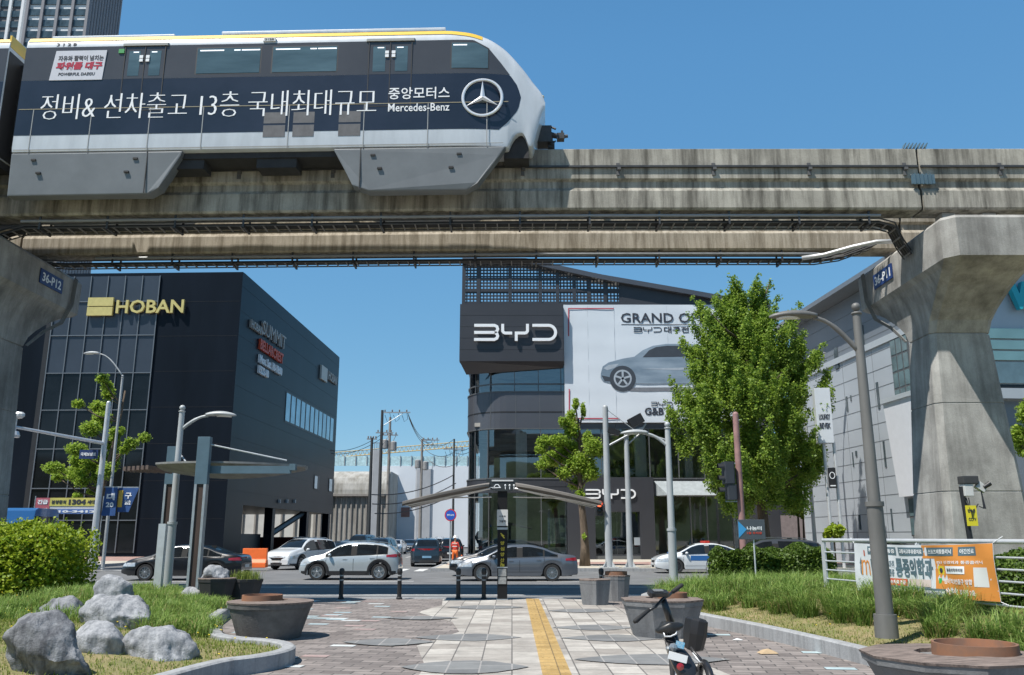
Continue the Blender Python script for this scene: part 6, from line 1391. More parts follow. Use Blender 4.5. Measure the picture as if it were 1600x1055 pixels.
# ================================================================ ROCKS
rockm = concrete('granite_rock', (.47, .48, .50), (.25, .26, .28), 14., .46, bump=.9, stain=.4)
rock_dark = concrete('dark_rock', (.38, .39, .41), (.13, .135, .15), 8., .46, bump=.9, stain=.7)
from mathutils import noise as NZ
def rock(label, c, sx, sy, sz, seed, m=rockm, tilt=0, n=26, dens=4, apex=None):
    sx *= 1.08; sy *= 1.08; sz *= 1.08
    rd = random.Random(seed); bm = bmesh.new()
    for _ in range(n):
        v = Vector((rd.gauss(0, 1), rd.gauss(0, 1), rd.gauss(0, 1))).normalized(); s4 = (abs(v.x)**4+abs(v.y)**4+abs(v.z)**4)**.25; v = v/s4; zz = v.z*.5+.5; k4 = 1-.35*zz; bm.verts.new((v.x*sx*k4+(apex or 0)*zz, v.y*sy*k4, zz*sz-.12))
    bmesh.ops.convex_hull(bm, input=bm.verts); bmesh.ops.delete(bm, geom=[v for v in bm.verts if not v.link_faces], context='VERTS')
    bmesh.ops.triangulate(bm, faces=bm.faces[:])
    for _ in range(dens): 
        eg = [e for e in bm.edges if e.calc_length() > .05]
        if eg: bmesh.ops.subdivide_edges(bm, edges=eg, cuts=1, use_grid_fill=False); bmesh.ops.triangulate(bm, faces=bm.faces[:])
    for _ in range(2): bmesh.ops.smooth_vert(bm, verts=bm.verts[:], factor=.5, use_axis_x=True, use_axis_y=True, use_axis_z=True)
    bm.normal_update()
    for v in bm.verts:
        p = v.co*1.0+Vector((seed, 0, 0)); v.co += v.normal*(NZ.fractal(p*2.6, 1, 2, 4)*.07+NZ.fractal(p*8, 1, 2, 3)*.014+NZ.fractal(p*26, 1, 2, 2)*.006)
    bmesh.ops.rotate(bm, verts=bm.verts, matrix=Matrix.Rotation(tilt, 3, 'Y'))
    bmesh.ops.recalc_face_normals(bm, faces=bm.faces)
    me = bpy.data.meshes.new('rock'); bm.to_mesh(me); bm.free(); me.materials.append(m); me.polygons.foreach_set('use_smooth', [True]*len(me.polygons)); me.set_sharp_from_angle(angle=R(55))
    o = bpy.data.objects.new('rock', me); COL.objects.link(o); o.location = (c[0], c[1], c[2]-.05); tag(o, label, 'rock', 'granite rocks on the left lawn'); return o
def rk(px, py, z=.3): v = G(px, py, z); return v
rock('tall dark pointed rock nearest the viewer at the lower left', (P(98, 1040, 9.9).x, 9.9, .15), .44, .36, .86, 5, rock_dark, R(-4), apex=-.30)
rock('pale slab of rock leaning behind the tall dark one', (P(138, 1010, 11.2).x, 11.3, .16), .44, .36, .60, 8, rockm, R(26))
rock('dark flat boulder at the left, farthest from the path', (P(92, 940, 15.2).x, 15.2, .38), .46, .4, .40, 12, rock_dark)
rock('upright pale rock standing at the back of the heap', (P(180, 910, 16.2).x, 16.2, .38), .36, .32, .72, 21, rockm)
rock('broad pale boulder in the middle of the heap', (P(184, 950, 14.3).x, 14.3, .33), .64, .42, .56, 33, rockm)
rock('blocky speckled boulder nearest the left kerb', (P(252, 1010, 11.5).x, 11.5, .16), .52, .42, .54, 44, rockm)
rock('small pale rock resting on the black planter', (P(338, 900, 21).x, 21.0, .74), .34, .3, .42, 57, rockm)
rock('small white stone beside the canopy posts', (P(297, 905, 21).x, 21.2, .42), .25, .2, .22, 61, rockm)

# ================================================================ TREES AND HEDGES
def tree(name, label, base, h, r, blobs, nleaf, size, lm, grp, limbs=True, forks=None, lean=0):
    t = thing(name, label, 'tree', base, 0, grp); B_ = [(b[0]-base[0], b[1]-base[1], b[2]-base[2], b[3], b[4], b[5]) for b in blobs]
    g = MB(); pts = [(lean*h*u+.06*math.sin(u*9), .05*math.cos(u*7), h*u) for u in [i/8 for i in range(9)]]; g.tube(pts, [r*(1.25 if i == 0 else 1)*(1-.78*i/8) for i in range(9)], 10); g.build('trunk', bark, t, smooth=True)
    if limbs:
        g = MB()
        for b in B_[::max(1, len(B_)//26)]:
            u = min(.92, max(.25, (b[2]-.25*math.hypot(b[0], b[1])-.6)/h)); p = Vector((lean*h*u, 0, h*u)); e = Vector(b[:3]); m_ = p.lerp(e, .5)+Vector((0, 0, -.12*(e-p).length*.6))
            g.tube([p, m_, e], [r*.34*(1-u*.5), r*.2, .02], 6)
        g.build('limb', bark, t, smooth=True)
    leaf_cloud('crown', blob_points(B_, nleaf), size, lm, t)
    return t
def pxblobs(lst, Y, dy=1.): # (px, py, rx px, ry px) at distance Y
    out = []
    for px, py, rx, ry in lst:
        c = P(px, py, Y); s_ = Y/FPX*1.0; yy = random.uniform(-dy, dy); out.append((c.x, Y+yy, c.z, rx*s_, max(rx*s_*.9, .3), ry*s_)) 
    return out
# the large ginkgo before the showroom: a pyramid of upswept clumps
rt = random.Random(5); Yt = 47.8; bl_ = []
prof_ = [(428, 4), (450, 16), (480, 62), (520, 92), (560, 108), (600, 124), (640, 130), (680, 126), (715, 110), (745, 84)]
cxp = pl([(428, 1150), (520, 1158), (600, 1166), (700, 1172), (745, 1190)]); wp = pl(prof_)
sx_ = Yt/FPX; cc = []; tips = []
def trunk_at(z): return Vector((P(1196, 850, Yt).x-.035*max(0, z)*1., Yt, z))
for i in range(170):
    py = 446+292*rt.random()**.8; w_ = wp(py); a = rt.uniform(-1, 1); ang = rt.uniform(0, 2*PI); rr_ = math.sqrt(rt.uniform(.15, 1.0))
    px = cxp(py)+w_*rr_*math.cos(ang); tip = P(px, py, Yt+w_*sx_*rr_*math.sin(ang)); tips.append((tip, w_*sx_*rr_))
for px, py in ((1143, 428), (1147, 445), (1188, 428), (1192, 448), (1205, 440), (1165, 470), (1120, 468), (1216, 462), (1237, 500), (1104, 488), (1285, 540), (1270, 555), (1296, 575), (1072, 492), (1060, 520), (1044, 590), (1040, 630), (1300, 610), (1286, 700), (1270, 712), (1250, 470), (1256, 520), (1085, 470)): 
    tip = P(px, py, Yt+rt.uniform(-1, 1)); tips.append((tip, abs(px-cxp(py))*sx_))
for tip, rad_ in tips:
    L_b = rt.uniform(1.3, 2.4); root = trunk_at(tip.z-.75*rad_-.6); d = (tip-root); d = d.normalized()*.75+Vector((0, 0, .55)); d.normalize(); base = tip-d*L_b
    for k in range(7):
        u = k/6; p = base.lerp(tip, u)+Vector((rt.gauss(0, .10), rt.gauss(0, .10), rt.gauss(0, .06))); r_ = (.50-.34*u)*rt.uniform(.75, 1.15); cc.append((p.x, p.y, p.z, r_, r_, r_*1.15))
tb = P(1215, 848, Yt+2.2); 
cc = cc
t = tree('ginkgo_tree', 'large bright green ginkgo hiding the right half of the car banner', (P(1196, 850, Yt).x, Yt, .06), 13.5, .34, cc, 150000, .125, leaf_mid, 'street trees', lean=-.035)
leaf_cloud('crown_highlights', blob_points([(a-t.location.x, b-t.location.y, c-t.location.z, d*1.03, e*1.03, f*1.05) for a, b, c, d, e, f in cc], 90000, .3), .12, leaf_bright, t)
Yg = 49.5; bl_ = pxblobs([(899, 632, 5, 10), (893, 650, 9, 12), (912, 640, 4, 12), (880, 660, 8, 8), (893, 672, 12, 14), (918, 686, 8, 12), (872, 690, 14, 10), (850, 692, 12, 9), (844, 704, 9, 7), (890, 700, 20, 14), (925, 700, 14, 14), (936, 706, 5, 10), (866, 716, 20, 12), (905, 724, 24, 16), (846, 728, 10, 7), (922, 740, 14, 12), (880, 740, 12, 10), (901, 756, 12, 10), (906, 774, 7, 8), (912, 838, 3, 5)], Yg, .8)
tree('ginkgo_tree', 'small ginkgo with a bare spotted trunk rising behind the parasol wing', (P(914, 885, Yg).x, Yg, .06), P(895, 655, Yg).z, .26, bl_, 22000, .13, leaf_bright, 'street trees', lean=-.03)
Yg = 48.5; bl_ = pxblobs([(166, 594, 10, 8), (160, 612, 10, 12), (168, 604, 9, 8), (130, 634, 9, 7), (148, 634, 14, 9), (156, 655, 14, 14), (150, 672, 14, 12), (184, 674, 11, 8), (178, 684, 8, 6), (222, 683, 9, 8), (208, 694, 11, 9), (196, 704, 8, 7), (168, 694, 12, 10), (128, 704, 16, 9), (112, 716, 14, 10), (88, 732, 14, 9), (80, 744, 8, 8), (108, 738, 18, 10), (140, 724, 18, 14), (164, 720, 14, 16), (130, 752, 12, 9), (134, 766, 9, 8), (118, 744, 14, 8), (176, 738, 12, 12), (150, 745, 12, 10), (124, 776, 7, 6)], Yg, .9)
tree('ginkgo_tree', 'small ginkgo with separate leafy branches before the dark glass facade', (P(138, 885, Yg).x, Yg, .06), P(160, 612, Yg).z, .2, bl_, 26000, .13, leaf_bright, 'street trees', lean=.10)
Yg = 34; bl_ = pxblobs([(1600, 650, 20, 24), (1592, 680, 14, 16), (1620, 690, 26, 22), (1598, 710, 10, 8), (1630, 650, 20, 20)], Yg, .8)
tree('ginkgo_tree', 'small tree leafing out at the right frame edge beyond the pier', (P(1625, 850, Yg).x, Yg, 0), 4.6, .12, bl_, 9000, .12, leaf_bright, 'street trees')
br_leaf = leafmat('bronze_leaf', (.12, .06, .03), (.24, .14, .06), .2)
for px, py, rx, ry, m_, lb_ in ((1242, 755, 26, 18, br_leaf, 'bronze leaved shrub in the gap right of the showroom'), (1252, 792, 26, 16, leaf_hedge, 'yellow green shrub below the bronze one'), (1275, 770, 14, 30, leaf_mid, 'dark green shrub against the clad building'), (1300, 832, 12, 10, leaf_hedge, 'small bright shrub at the foot of the clad building')):
    Yg = 70 if px < 1290 else 47; b0 = P(px, py, Yg); s_ = Yg/FPX; t = thing('shrub', lb_, 'shrub', (b0.x, Yg, .06), 0, 'shrubs in the gap beside the clad building')
    leaf_cloud('foliage', blob_points([(random.uniform(-.7, .7)*rx*s_, random.uniform(-1, 1), b0.z-.06+random.uniform(-.6, .6)*ry*s_, rx*s_*.55, rx*s_*.5, ry*s_*.6) for _ in range(8)], 2500), .28, m_, t)
    g = MB(); g.tube([(0, 0, 0), (.1, 0, b0.z)], [.12, .04], 6); g.build('stem', bark, t)
def hedge(label, x0, x1, y0, y1, z0, z1, n, size, lm, core, round_=.3, name='hedge'):
    t = thing(name, label, 'hedge', ((x0+x1)/2, (y0+y1)/2, z0), 0); hx, hy, h = (x1-x0)/2, (y1-y0)/2, z1-z0
    g = MB(); g.rings([MB.chrect(-hx*.86, hx*.86, -hy*.8, hy*.8, .35*hy, 0), MB.chrect(-hx*.86, hx*.86, -hy*.8, hy*.8, .35*hy, h*.6), MB.chrect(-hx*.78, hx*.78, -hy*.68, hy*.68, .35*hy, h*.86)]); g.build('twigs', core, t)
    A = np.array([hy*h, hy*h, hx*h, hx*h, hx*hy*2]); fidx = RNG.choice(5, n, p=A/A.sum()); u = RNG.uniform(-1, 1, (n, 3))
    for q_, (ax_, sg_) in enumerate(((0, -1), (0, 1), (1, -1), (1, 1), (2, 1))): u[fidx == q_, ax_] = sg_
    pn = (np.abs(u)**7).sum(1)**(1/7.); u = u/pn[:, None]*RNG.uniform(.80, 1.03, n)[:, None]; u[:, 2] = np.maximum(u[:, 2], -1)
    p = u*np.array([hx, hy, h/2])+np.array([0, 0, h/2]); p += (.10*np.sin(p[:, 0]*2.3+p[:, 1]*3)+.07*np.sin(p[:, 0]*5+p[:, 2]*4)+.05*np.sin(p[:, 0]*11))[:, None]*np.array([.3, .5, 1]); p[:, 2] = np.clip(p[:, 2], .0, None)
    leaf_cloud('foliage', p, size, lm, t); return t, hx, hy, h
core_m = mat('hedge_core', (.025, .04, .010), .9, var=.3)
Yh = 20.5; t, hx, hy, h = hedge('tall untrimmed yellow green hedge on the left lawn', -19, P(150, 870, 21.6).x, 19.2, 22, .3, P(80, 826, 19.5).z, 95000, .085, leaf_hedge, core_m)
n = 260; tw_x = RNG.uniform(-hx+.2, hx-.15, n); tw_y = RNG.uniform(-hy, hy*.6, n); hh = RNG.uniform(.08, .36, n); k_ = 9
pp = np.concatenate([np.stack([tw_x+RNG.normal(0, .02, n), tw_y, h-.05+hh*i/k_], 1) for i in range(k_)]); leaf_cloud('shoots', pp, .06, leaf_hedge, t)
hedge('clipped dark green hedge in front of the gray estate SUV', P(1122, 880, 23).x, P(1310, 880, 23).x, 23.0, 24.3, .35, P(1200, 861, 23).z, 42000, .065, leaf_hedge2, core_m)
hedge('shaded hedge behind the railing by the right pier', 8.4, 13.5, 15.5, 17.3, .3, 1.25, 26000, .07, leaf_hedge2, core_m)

# ================================================================ RAILING, CLOTH BANNER, SMALL SIGNS
fd = Vector((.85, -3.9, 0)).normalized(); f0 = Vector((6.55, 18.5, 0)); 
t = thing('railing', 'pale steel railing with horizontal bars behind the long grass on the right', 'railing', f0, math.atan2(fd.y, fd.x)); FL = 11.0
g = MB(); g.cyl((0, 0, 1.60), (FL, 0, 1.60), .038, .038, 12); g.build('top_rail', steel_light, t, smooth=40)
for z in (1.36, 1.18, 1.0, .82, .64): g = MB(); g.cyl((.05, 0, z), (FL, 0, z), .017, .017, 8); g.build('bar', steel_light, t, smooth=40)
for x in (0, 3.0, 6.0, 9.0): g = MB(); g.box(x-.06, x+.06, -.02, .02, .2, 1.57); g.build('post', steel_light, t)
t = thing('cloth_banner', 'white and orange clinic banner tied to the railing', 'banner', f0, math.atan2(fd.y, fd.x)); bx0, bx1 = 1.15, 4.85
def cloth(u, v):   # slightly slack cloth facing the plaza (local -y side)
    return (lerp(bx0, bx1, u), -.055-.022*math.sin(u*9)*math.sin(PI*v)-.016*math.sin(u*23+v*5), lerp(.66, 1.55, v)-.06*math.sin(PI*u)*(.4+.6*v)*.6+.03*u)
def cpatch(u0, u1, v0, v1, m, nm, k=0, par=None, skew=0):
    g = MB(); nu, nv = max(2, int((u1-u0)*40)), 4; vs = []
    for i in range(nu+1):
        for j in range(nv+1): p = cloth(lerp(u0, u1, i/nu)+skew*(j/nv-.5), lerp(v0, v1, j/nv)); vs.append((p[0], p[1]-.003*k, p[2]))
    g.add(vs, [(i*(nv+1)+j, (i+1)*(nv+1)+j, (i+1)*(nv+1)+j+1, i*(nv+1)+j+1) for i in range(nu) for j in range(nv)]); return g.build(nm, m, par or t, smooth=True)
def cwrite(s, u0, u1, v0, v1, m, bold=.02, k=2, nm='lettering'):
    v, f = text2d(s, bold); a = v.min(0); b = v.max(0); vs = []
    for q in v: p = cloth(lerp(u0, u1, (q[0]-a[0])/(b[0]-a[0])), lerp(v0, v1, (q[1]-a[1])/(b[1]-a[1]))); vs.append((p[0], p[1]-.003*k-.002*(q[2] > (a[2]+b[2])/2), p[2]))
    MB().add(vs, f).build(nm, m, CL)
CL = cpatch(0, 1, 0, 1, mat('cloth_white', (.58, .61, .64), .7, var=.04), 'cloth')
c_or = mat('cloth_orange', (.62, .24, .045), .7, var=.06); c_sl = mat('cloth_slate', (.085, .14, .17), .7, var=.05); c_pk = mat('cloth_pink', (.60, .50, .46), .7, var=.1); c_rd = mat('cloth_red', (.50, .10, .05), .7, var=0); c_yl = mat('cloth_yellow', (.65, .52, .03), .7, var=0); c_gn = mat('cloth_green', (.03, .35, .08), .7, var=0)
cpatch(.615, .998, .005, .74, c_or, 'orange_field', 1, CL); cpatch(.535, .998, .74, .995, c_or, 'orange_field', 1, CL)
for u0, u1, s_ in ((.13, .35, '척추관절통증'), (.37, .545, '교통사고후유증치료'), (.57, .755, '스포츠재활클리닉'), (.785, .895, '야간진료')): cpatch(u0, u1, .79, .95, c_sl, 'slate_block', 2, CL); cwrite(s_, u0+.01, u1-.01, .825, .915, white_m, .015, 3)
cpatch(.29, .68, .02, .17, c_sl, 'slate_block', 2, CL); cwrite('가톨릭의대외래교수 통증의학과전문의', .31, .67, .06, .13, white_m, .01, 3)
cwrite('t', .045, .068, .34, .72, c_sl, .02); cwrite('m', .062, .135, .34, .66, c_or, -.005); cpatch(.088, .10, .74, .86, c_rd, 'flame_mark', 2, CL)
cwrite('더', .15, .20, .36, .72, c_sl, .04); cwrite('편한', .215, .285, .36, .72, c_rd, .04); cwrite('마취', .292, .325, .52, .68, c_sl, .01); cwrite('통증', .292, .325, .36, .50, c_sl, .01)
cwrite('통증의학과', .335, .60, .34, .74, c_sl, .035)
cpatch(.27, .41, .18, .32, c_rd, 'red_block', 2, CL); cwrite('도수치료 전문', .28, .40, .21, .29, white_m, .02, 3); cpatch(.42, .585, .19, .33, c_pk, 'photo_block', 2, CL)
cwrite('053 신경외과 통증클리닉', .63, .93, .64, .70, white_m, .01); cpatch(.635, .68, .44, .60, c_yl, 'yellow_block', 2, CL); g = MB(); p = cloth(.6575, .52); g.lathe([(.04, 0), (.0, -.004)], (p[0], p[1]-.012, p[2]), 16, 'y'); g.build('round_mark', ink, CL)
cpatch(.69, .82, .46, .60, white_m, 'name_block', 2, CL); cwrite('통증의학과의원', .70, .81, .50, .56, ink, .01, 3); cpatch(.87, .95, .24, .58, plate_w, 'pale_square', 2, CL)
cpatch(.635, .655, .27, .37, c_gn, 'green_mark', 2, CL); cwrite('범어역3번출구 방향', .67, .86, .27, .37, white_m, .015); cwrite('수성구청 맞은편 2층', .67, .87, .08, .18, white_m, .015)
g = MB()
for u, v in ((0, 1), (0, 0), (1, 1), (1, 0), (.5, 1)): p = cloth(u, v); g.tube([p, (p[0]+(.15 if u == 1 else -.15 if u == 0 else 0), 0, p[2]+(.1 if v else -.05))], .006, 5)
g.build('tie_string', white_m, t)
# information board on legs behind the hedge, grey with a blue arrow
Yb = 22.6; a, b = P(1152, 812, Yb), P(1196, 843, Yb); t = thing('information_board', 'small slate board with a blue triangle standing in the long grass', 'sign', ((a.x+b.x)/2, Yb, .3)); o_2 = t.location
g = MB(); g.box(a.x-o_2.x, b.x-o_2.x, -.03, .03, b.z-.3, a.z-.3); bd = g.build('board', mat('board_slate', (.07, .085, .10), .5, var=.05), t, bevel=.01)
g = MB(); g.wallpoly([(a.x-o_2.x+.01, a.z-.34), (a.x-o_2.x+.22, (a.z+b.z)/2-.3), (a.x-o_2.x+.01, b.z-.26)], -.036, -.031); g.build('blue_triangle', mat('board_blue', (.05, .30, .60), .5, var=0), bd)
g = MB(); write(g, '나눔터', -.12, .26, (a.z+b.z)/2-.32, (a.z+b.z)/2-.22, -.031, .006, .03); g.build('lettering', white_m, bd); g = MB(); write(g, '1층 주차장', -.12, .26, (a.z+b.z)/2-.42, (a.z+b.z)/2-.36, -.031, .006, .02); g.build('lettering', mat('letter_red', (.6, .08, .05), .5, var=0), bd)
g = MB(); g.cyl((.05, .02, -.3), (.05, .02, b.z-.3), .02, .02, 8); g.build('leg', steel_light, t)
# white pylon sign
Yp = 46.5; a, b = P(1272, 608, Yp), P(1303, 694, Yp); t = thing('pylon_sign', 'white box sign on two slim white posts before the clad building', 'sign', (a.x, Yp, .06))
w_ = b.x-a.x; g = MB(); g.box(0, w_, 0, .55, b.z, a.z); g.M = None; bx_ = g.build('box', mat('pylon_white', (.60, .64, .68), .4, var=.03), t, bevel=.02); t.rotation_euler.z = R(-6)
g = MB(); write(g, 'LOUNGY', .14, w_-.12, lerp(b.z, a.z, .42), lerp(b.z, a.z, .52), -.005, .02, .02); write(g, 'BEVEK', .14, w_-.12, lerp(b.z, a.z, .26), lerp(b.z, a.z, .36), -.005, .02, .02); g.build('lettering', ink, bx_)
g = MB()
for x in (.35, w_+.05): g.cyl((x, .3, 0), (x, .3, b.z+.1), .09, .09, 8)
g.build('post', steel_light, t)
g = MB(); q0, q1 = P(1293, 731, Yp), P(1307, 763, Yp); g.box(q0.x-a.x, q1.x-a.x, -.02, .06, q1.z-.06, q0.z-.06); sb = g.build('small_sign', black_plastic, t); g = MB(); xm = (q0.x+q1.x)/2-a.x; zm_ = lerp(q0.z, q1.z, .38)-.06; g.ribbon([(xm+.13*math.cos(u), zm_+.17*math.sin(u)) for u in [2*PI*i/16 for i in range(16)]], .035, -.021, -.03, True); g.box(xm-.14, xm+.14, -.03, -.021, q1.z+.10-.06, q1.z+.16-.06); g.build('ring_mark', white_m, sb)
# round blue sign with red rim by the showroom corner
Ys = 50; t = pole_thing('road_sign', 'round blue sign with red rim on a thin pole by the showroom corner', 'sign', (P(703, 870, Ys).x, Ys, .06), P(703, 796, Ys).z, .04, .04, steel, None, False, False)
zc = P(702, 805, Ys).z-.06; g = MB(); g.lathe([(.34, 0), (.34, -.02), (0, -.02)], (0, -.05, zc), 28, 'y'); d_ = g.build('red_rim', red_m, t); g = MB(); g.lathe([(.28, 0), (.0, -.002)], (0, -.076, zc), 28, 'y'); g.build('blue_disc', mat('sign_blue', (.02, .10, .50), .4, var=0), d_); g = MB(); write(g, '정차금지', -.2, .2, zc-.05, zc+.06, -.08, .004, .02); g.build('lettering', white_m, d_)
# enforcement camera pole by the right pier
Yq = 17.5; bq = P(1522, 845, Yq); t = pole_thing('camera_pole', 'black pole with boxed camera and yellow notice in front of the right pier', 'camera', (bq.x, Yq, .2), P(1503, 760, Yq).z-.2, .06, .05, black_plastic, None, False, False)
zt_ = P(1503, 752, Yq).z-.2; dx_ = P(1503, 752, Yq).x-bq.x+.22
for o in [c for c in t.children]: o.rotation_euler = (0, R(-3), 0)
g = MB(); g.box(dx_-.26, dx_+.05, -.14, .10, zt_-.06, zt_+.10); g.build('housing', mat('housing_dark', (.05, .05, .05), .5), t, bevel=.02); g = MB(); g.box(dx_-.24, dx_-.07, -.12, .08, zt_-.30, zt_-.065); g.build('junction_box', mat('box_white', (.6, .6, .58), .4), t, bevel=.01)
g = MB(); g.M = Matrix.Translation((dx_+.12, -.05, zt_-.12)) @ Matrix.Rotation(R(35), 4, 'Y'); g.rbox(-.10, .10, -.06, .06, -.07, .07, .02); g.build('camera', MATS['box_white'], t); g = MB(); g.M = Matrix.Translation((dx_+.20, -.10, zt_-.10)) @ Matrix.Rotation(R(60), 4, 'Y'); g.cyl((0, 0, -.06), (0, 0, .10), .04, .05); g.build('camera', black_plastic, t)
g = MB(); 
for k in range(3): g.tube([(dx_-.25+.05*k, -.05, zt_-.33), (dx_-.15, -.1, zt_-.62-.05*k), (dx_+.02, -.06, zt_-.45)], .01, 5); g.tube([(dx_+.12, -.05, zt_-.2), (dx_+.1+.02*k, -.1, zt_-.55), (dx_+.03, -.06, zt_-.5)], .01, 5)
g.build('cable', black_plastic, t)
g = MB(); zz = P(1510, 806, Yq).z-.2; g.box(-.17+dx_*.3, .04+dx_*.3, -.09, -.07, zz-.2, zz+.2); y_ = g.build('notice', mat('notice_yellow', (.72, .62, .03), .5, var=.05), t); g = MB(); write(g, '단속중', -.14+dx_*.3, .01+dx_*.3, zz+.06, zz+.13, -.092, .003, .03); write(g, 'CCTV', -.14+dx_*.3, .01+dx_*.3, zz-.1, zz-.04, -.092, .003, .02); g.build('lettering', ink, y_)

# litter on the paving
g = MB(); c = G(1200, 1022); rs = []
g.M = Matrix.Translation(c) @ Matrix.Rotation(R(12), 4, 'Z')
g.add([(-.14, -.07, .012), (.12, -.09, .012), (.16, .05, .02), (-.02, .11, .015), (-.15, .06, .02), (0, 0, .075), (.08, .02, .05), (-.07, .03, .06)], [(0, 1, 5), (1, 2, 6), (1, 6, 5), (2, 3, 6), (3, 7, 5), (3, 5, 6), (3, 4, 7), (4, 0, 7), (0, 5, 7), (0, 4, 3, 2, 1)])
tag(g.build('cardboard_scrap', mat('cardboard', (.45, .33, .20), .8, var=.15)), 'crumpled tan cardboard scrap lying on the paving by the right kerb', 'litter')
g = MB(); c = G(1152, 1001); g.M = Matrix.Translation(c); g.add([(-.09, -.03, .01), (.08, -.05, .01), (.09, .04, .015), (-.05, .06, .012), (0, 0, .04)], [(0, 1, 4), (1, 2, 4), (2, 3, 4), (3, 0, 4), (0, 3, 2, 1)]); tag(g.build('paper_scrap', mat('paper_white', (.6, .6, .6), .7)), 'small white paper scrap against the right kerb', 'litter')

# ================================================================ BICYCLE (shared electric bicycle seen from behind, leaning on its stand)
t = thing('electric_bicycle', 'black shared electric bicycle with white tail plate parked on the light paving', 'bicycle', (0, 0, 0))
def BP(px, py, Y): return P(px, py, Y)
bk = mat('bike_black', (.018, .018, .02), .35, var=.15, coat=.3)
hl_, hr_, hc = BP(991, 972, 8.30), BP(1066, 914, 8.75), BP(1035, 936, 8.55)
g = MB(); g.tube([hl_.lerp(hc, .45), hl_.lerp(hc, .75)+Vector((0, 0, -.02)), hc, hc.lerp(hr_, .3)+Vector((0, 0, -.01)), hc.lerp(hr_, .55)], .014, 10); hb3 = g.build('handlebar', bk, t, smooth=True)
for a_, b3 in ((hl_, hl_.lerp(hc, .52)), (hr_, hr_.lerp(hc, .5))): g = MB(); g.tube([a_, a_.lerp(b3, .1), b3], [.017, .021, .018], 12); g.build('grip', rubber, hb3, smooth=True)
g = MB()
for a_ in (hl_, hr_): p = a_.lerp(hc, .4); g.tube([hc.lerp(a_, .35), p+Vector((0, .06, -.03)), a_.lerp(hc, .12)+Vector((0, .07, -.04))], .006, 6)
g.build('brake_lever', steel_dark, hb3)
g = MB(); g.M = Matrix.Translation(BP(1028, 927, 8.5)) @ Matrix.Rotation(R(8), 4, 'Z') @ Matrix.Rotation(R(14), 4, 'X'); g.rbox(-.095, .095, -.06, .06, -.02, .02, .02); g.build('display', bk, t, bevel=.006); 
g = MB(); g.M = Matrix.Translation(BP(1028, 926, 8.5)) @ Matrix.Rotation(R(8), 4, 'Z') @ Matrix.Rotation(R(14), 4, 'X'); g.rbox(-.05, .05, -.035, .035, .0205, .024, .01); g.build('screen', mat('screen_gray', (.16, .17, .18), .2, var=.2), t)
st0, st1 = hc+Vector((.01, 0, -.01)), BP(1052, 985, 8.62)
fw = Vector((st1.x+.10, 9.05, .30))
g = MB(); g.tube([st0, st0.lerp(st1, .5), st1, st1.lerp(fw, .35)], [.030, .036, .038, .035], 12); g.build('stem', bk, t, smooth=True)
seat_c = BP(1044, 981, 8.12)
g = MB(); rs = []
for i in range(9):
    u = i/8; y = -.13+.27*u; w_ = .135*(1-.72*max(0, u-.35)/.65)*math.sqrt(max(.05, 1-(1-u*2.2)**4 if u < .4 else 1)); hh = .052*(1-.3*u)
    rs.append([(w_*math.cos(a)*1., y, hh*math.sin(a)*(1 if math.sin(a) > 0 else .8)+.03*(u-.4)**2) for a in [2*PI*k/16 for k in range(16)]])
g.M = Matrix.Translation(seat_c) @ Matrix.Rotation(R(4), 4, 'Z') @ Matrix.Rotation(R(-12), 4, 'Y'); g.rings(rs); g.build('saddle', mat('saddle_vinyl', (.02, .02, .02), .38, var=.1), t, smooth=True, bevel=0)
g = MB(); a_, b3 = BP(1036, 986, 8.02), BP(1057, 982, 8.02); g.tube([a_, a_+Vector((.012, -.02, -.045)), a_.lerp(b3, .5)+Vector((0, -.03, -.055)), b3+Vector((-.008, -.02, -.045)), b3], .008, 8); g.build('saddle_loop', steel_light, t, smooth=True)
p0, p1 = seat_c+Vector((.01, .02, -.03)), BP(1080, 1078, 8.2)
g = MB(); g.tube([p0, p1], [.022, .030], 12); g.build('seat_post', bk, t, smooth=True)
bb_ = Vector((p1.x+.02, 8.35, .32)); g = MB(); g.tube([st1.lerp(fw, .1), st1.lerp(bb_, .6)+Vector((0, 0, -.08)), bb_], [.04, .045, .05], 12); g.build('frame_tube', bk, t, smooth=True)
# tail shell
g = MB(); rs = []
for i, (px, py, Y, w_, d_) in enumerate(((1045, 992, 8.10, .045, .035), (1052, 1006, 8.05, .075, .05), (1060, 1020, 7.98, .105, .07), (1066, 1034, 7.93, .115, .075), (1074, 1052, 7.90, .115, .08), (1084, 1076, 7.90, .10, .08), (1092, 1096, 7.95, .06, .07))):
    c = BP(px, py, Y); rs.append([c+Vector((w_*math.copysign(abs(math.cos(a))**.6, math.cos(a)), d_*math.copysign(abs(math.sin(a))**.6, math.sin(a)), -.25*w_*math.cos(a))) for a in [2*PI*k/16 for k in range(16)]])
g.rings(rs); g.build('tail_shell', bk, t, smooth=35)
M_ = lambda px, py, Y: Matrix.Translation(BP(px, py, Y)) @ Matrix.Rotation(R(15), 4, 'Y') @ Matrix.Rotation(R(0), 4, 'X')
g = MB(); g.M = M_(1059, 1027, 7.83); g.box(-.082, .082, -.008, .004, -.032, .032); g.build('tail_plate', mat('plate_bright', (.75, .77, .78), .4, var=0), t)
g = MB(); g.M = M_(1063, 1042, 7.815); g.lathe([(.032, 0), (.0, -.012)], (0, 0, 0), 12, 'y'); g.build('reflector', tail_m, t)
g = MB(); g.M = M_(1062, 1007, 7.93); g.box(-.035, .04, -.012, .0, -.03, .025); g.build('blue_tag', mat('tag_blue', (.03, .35, .60), .4, col2=(.5, .6, .65), scale=30), t)
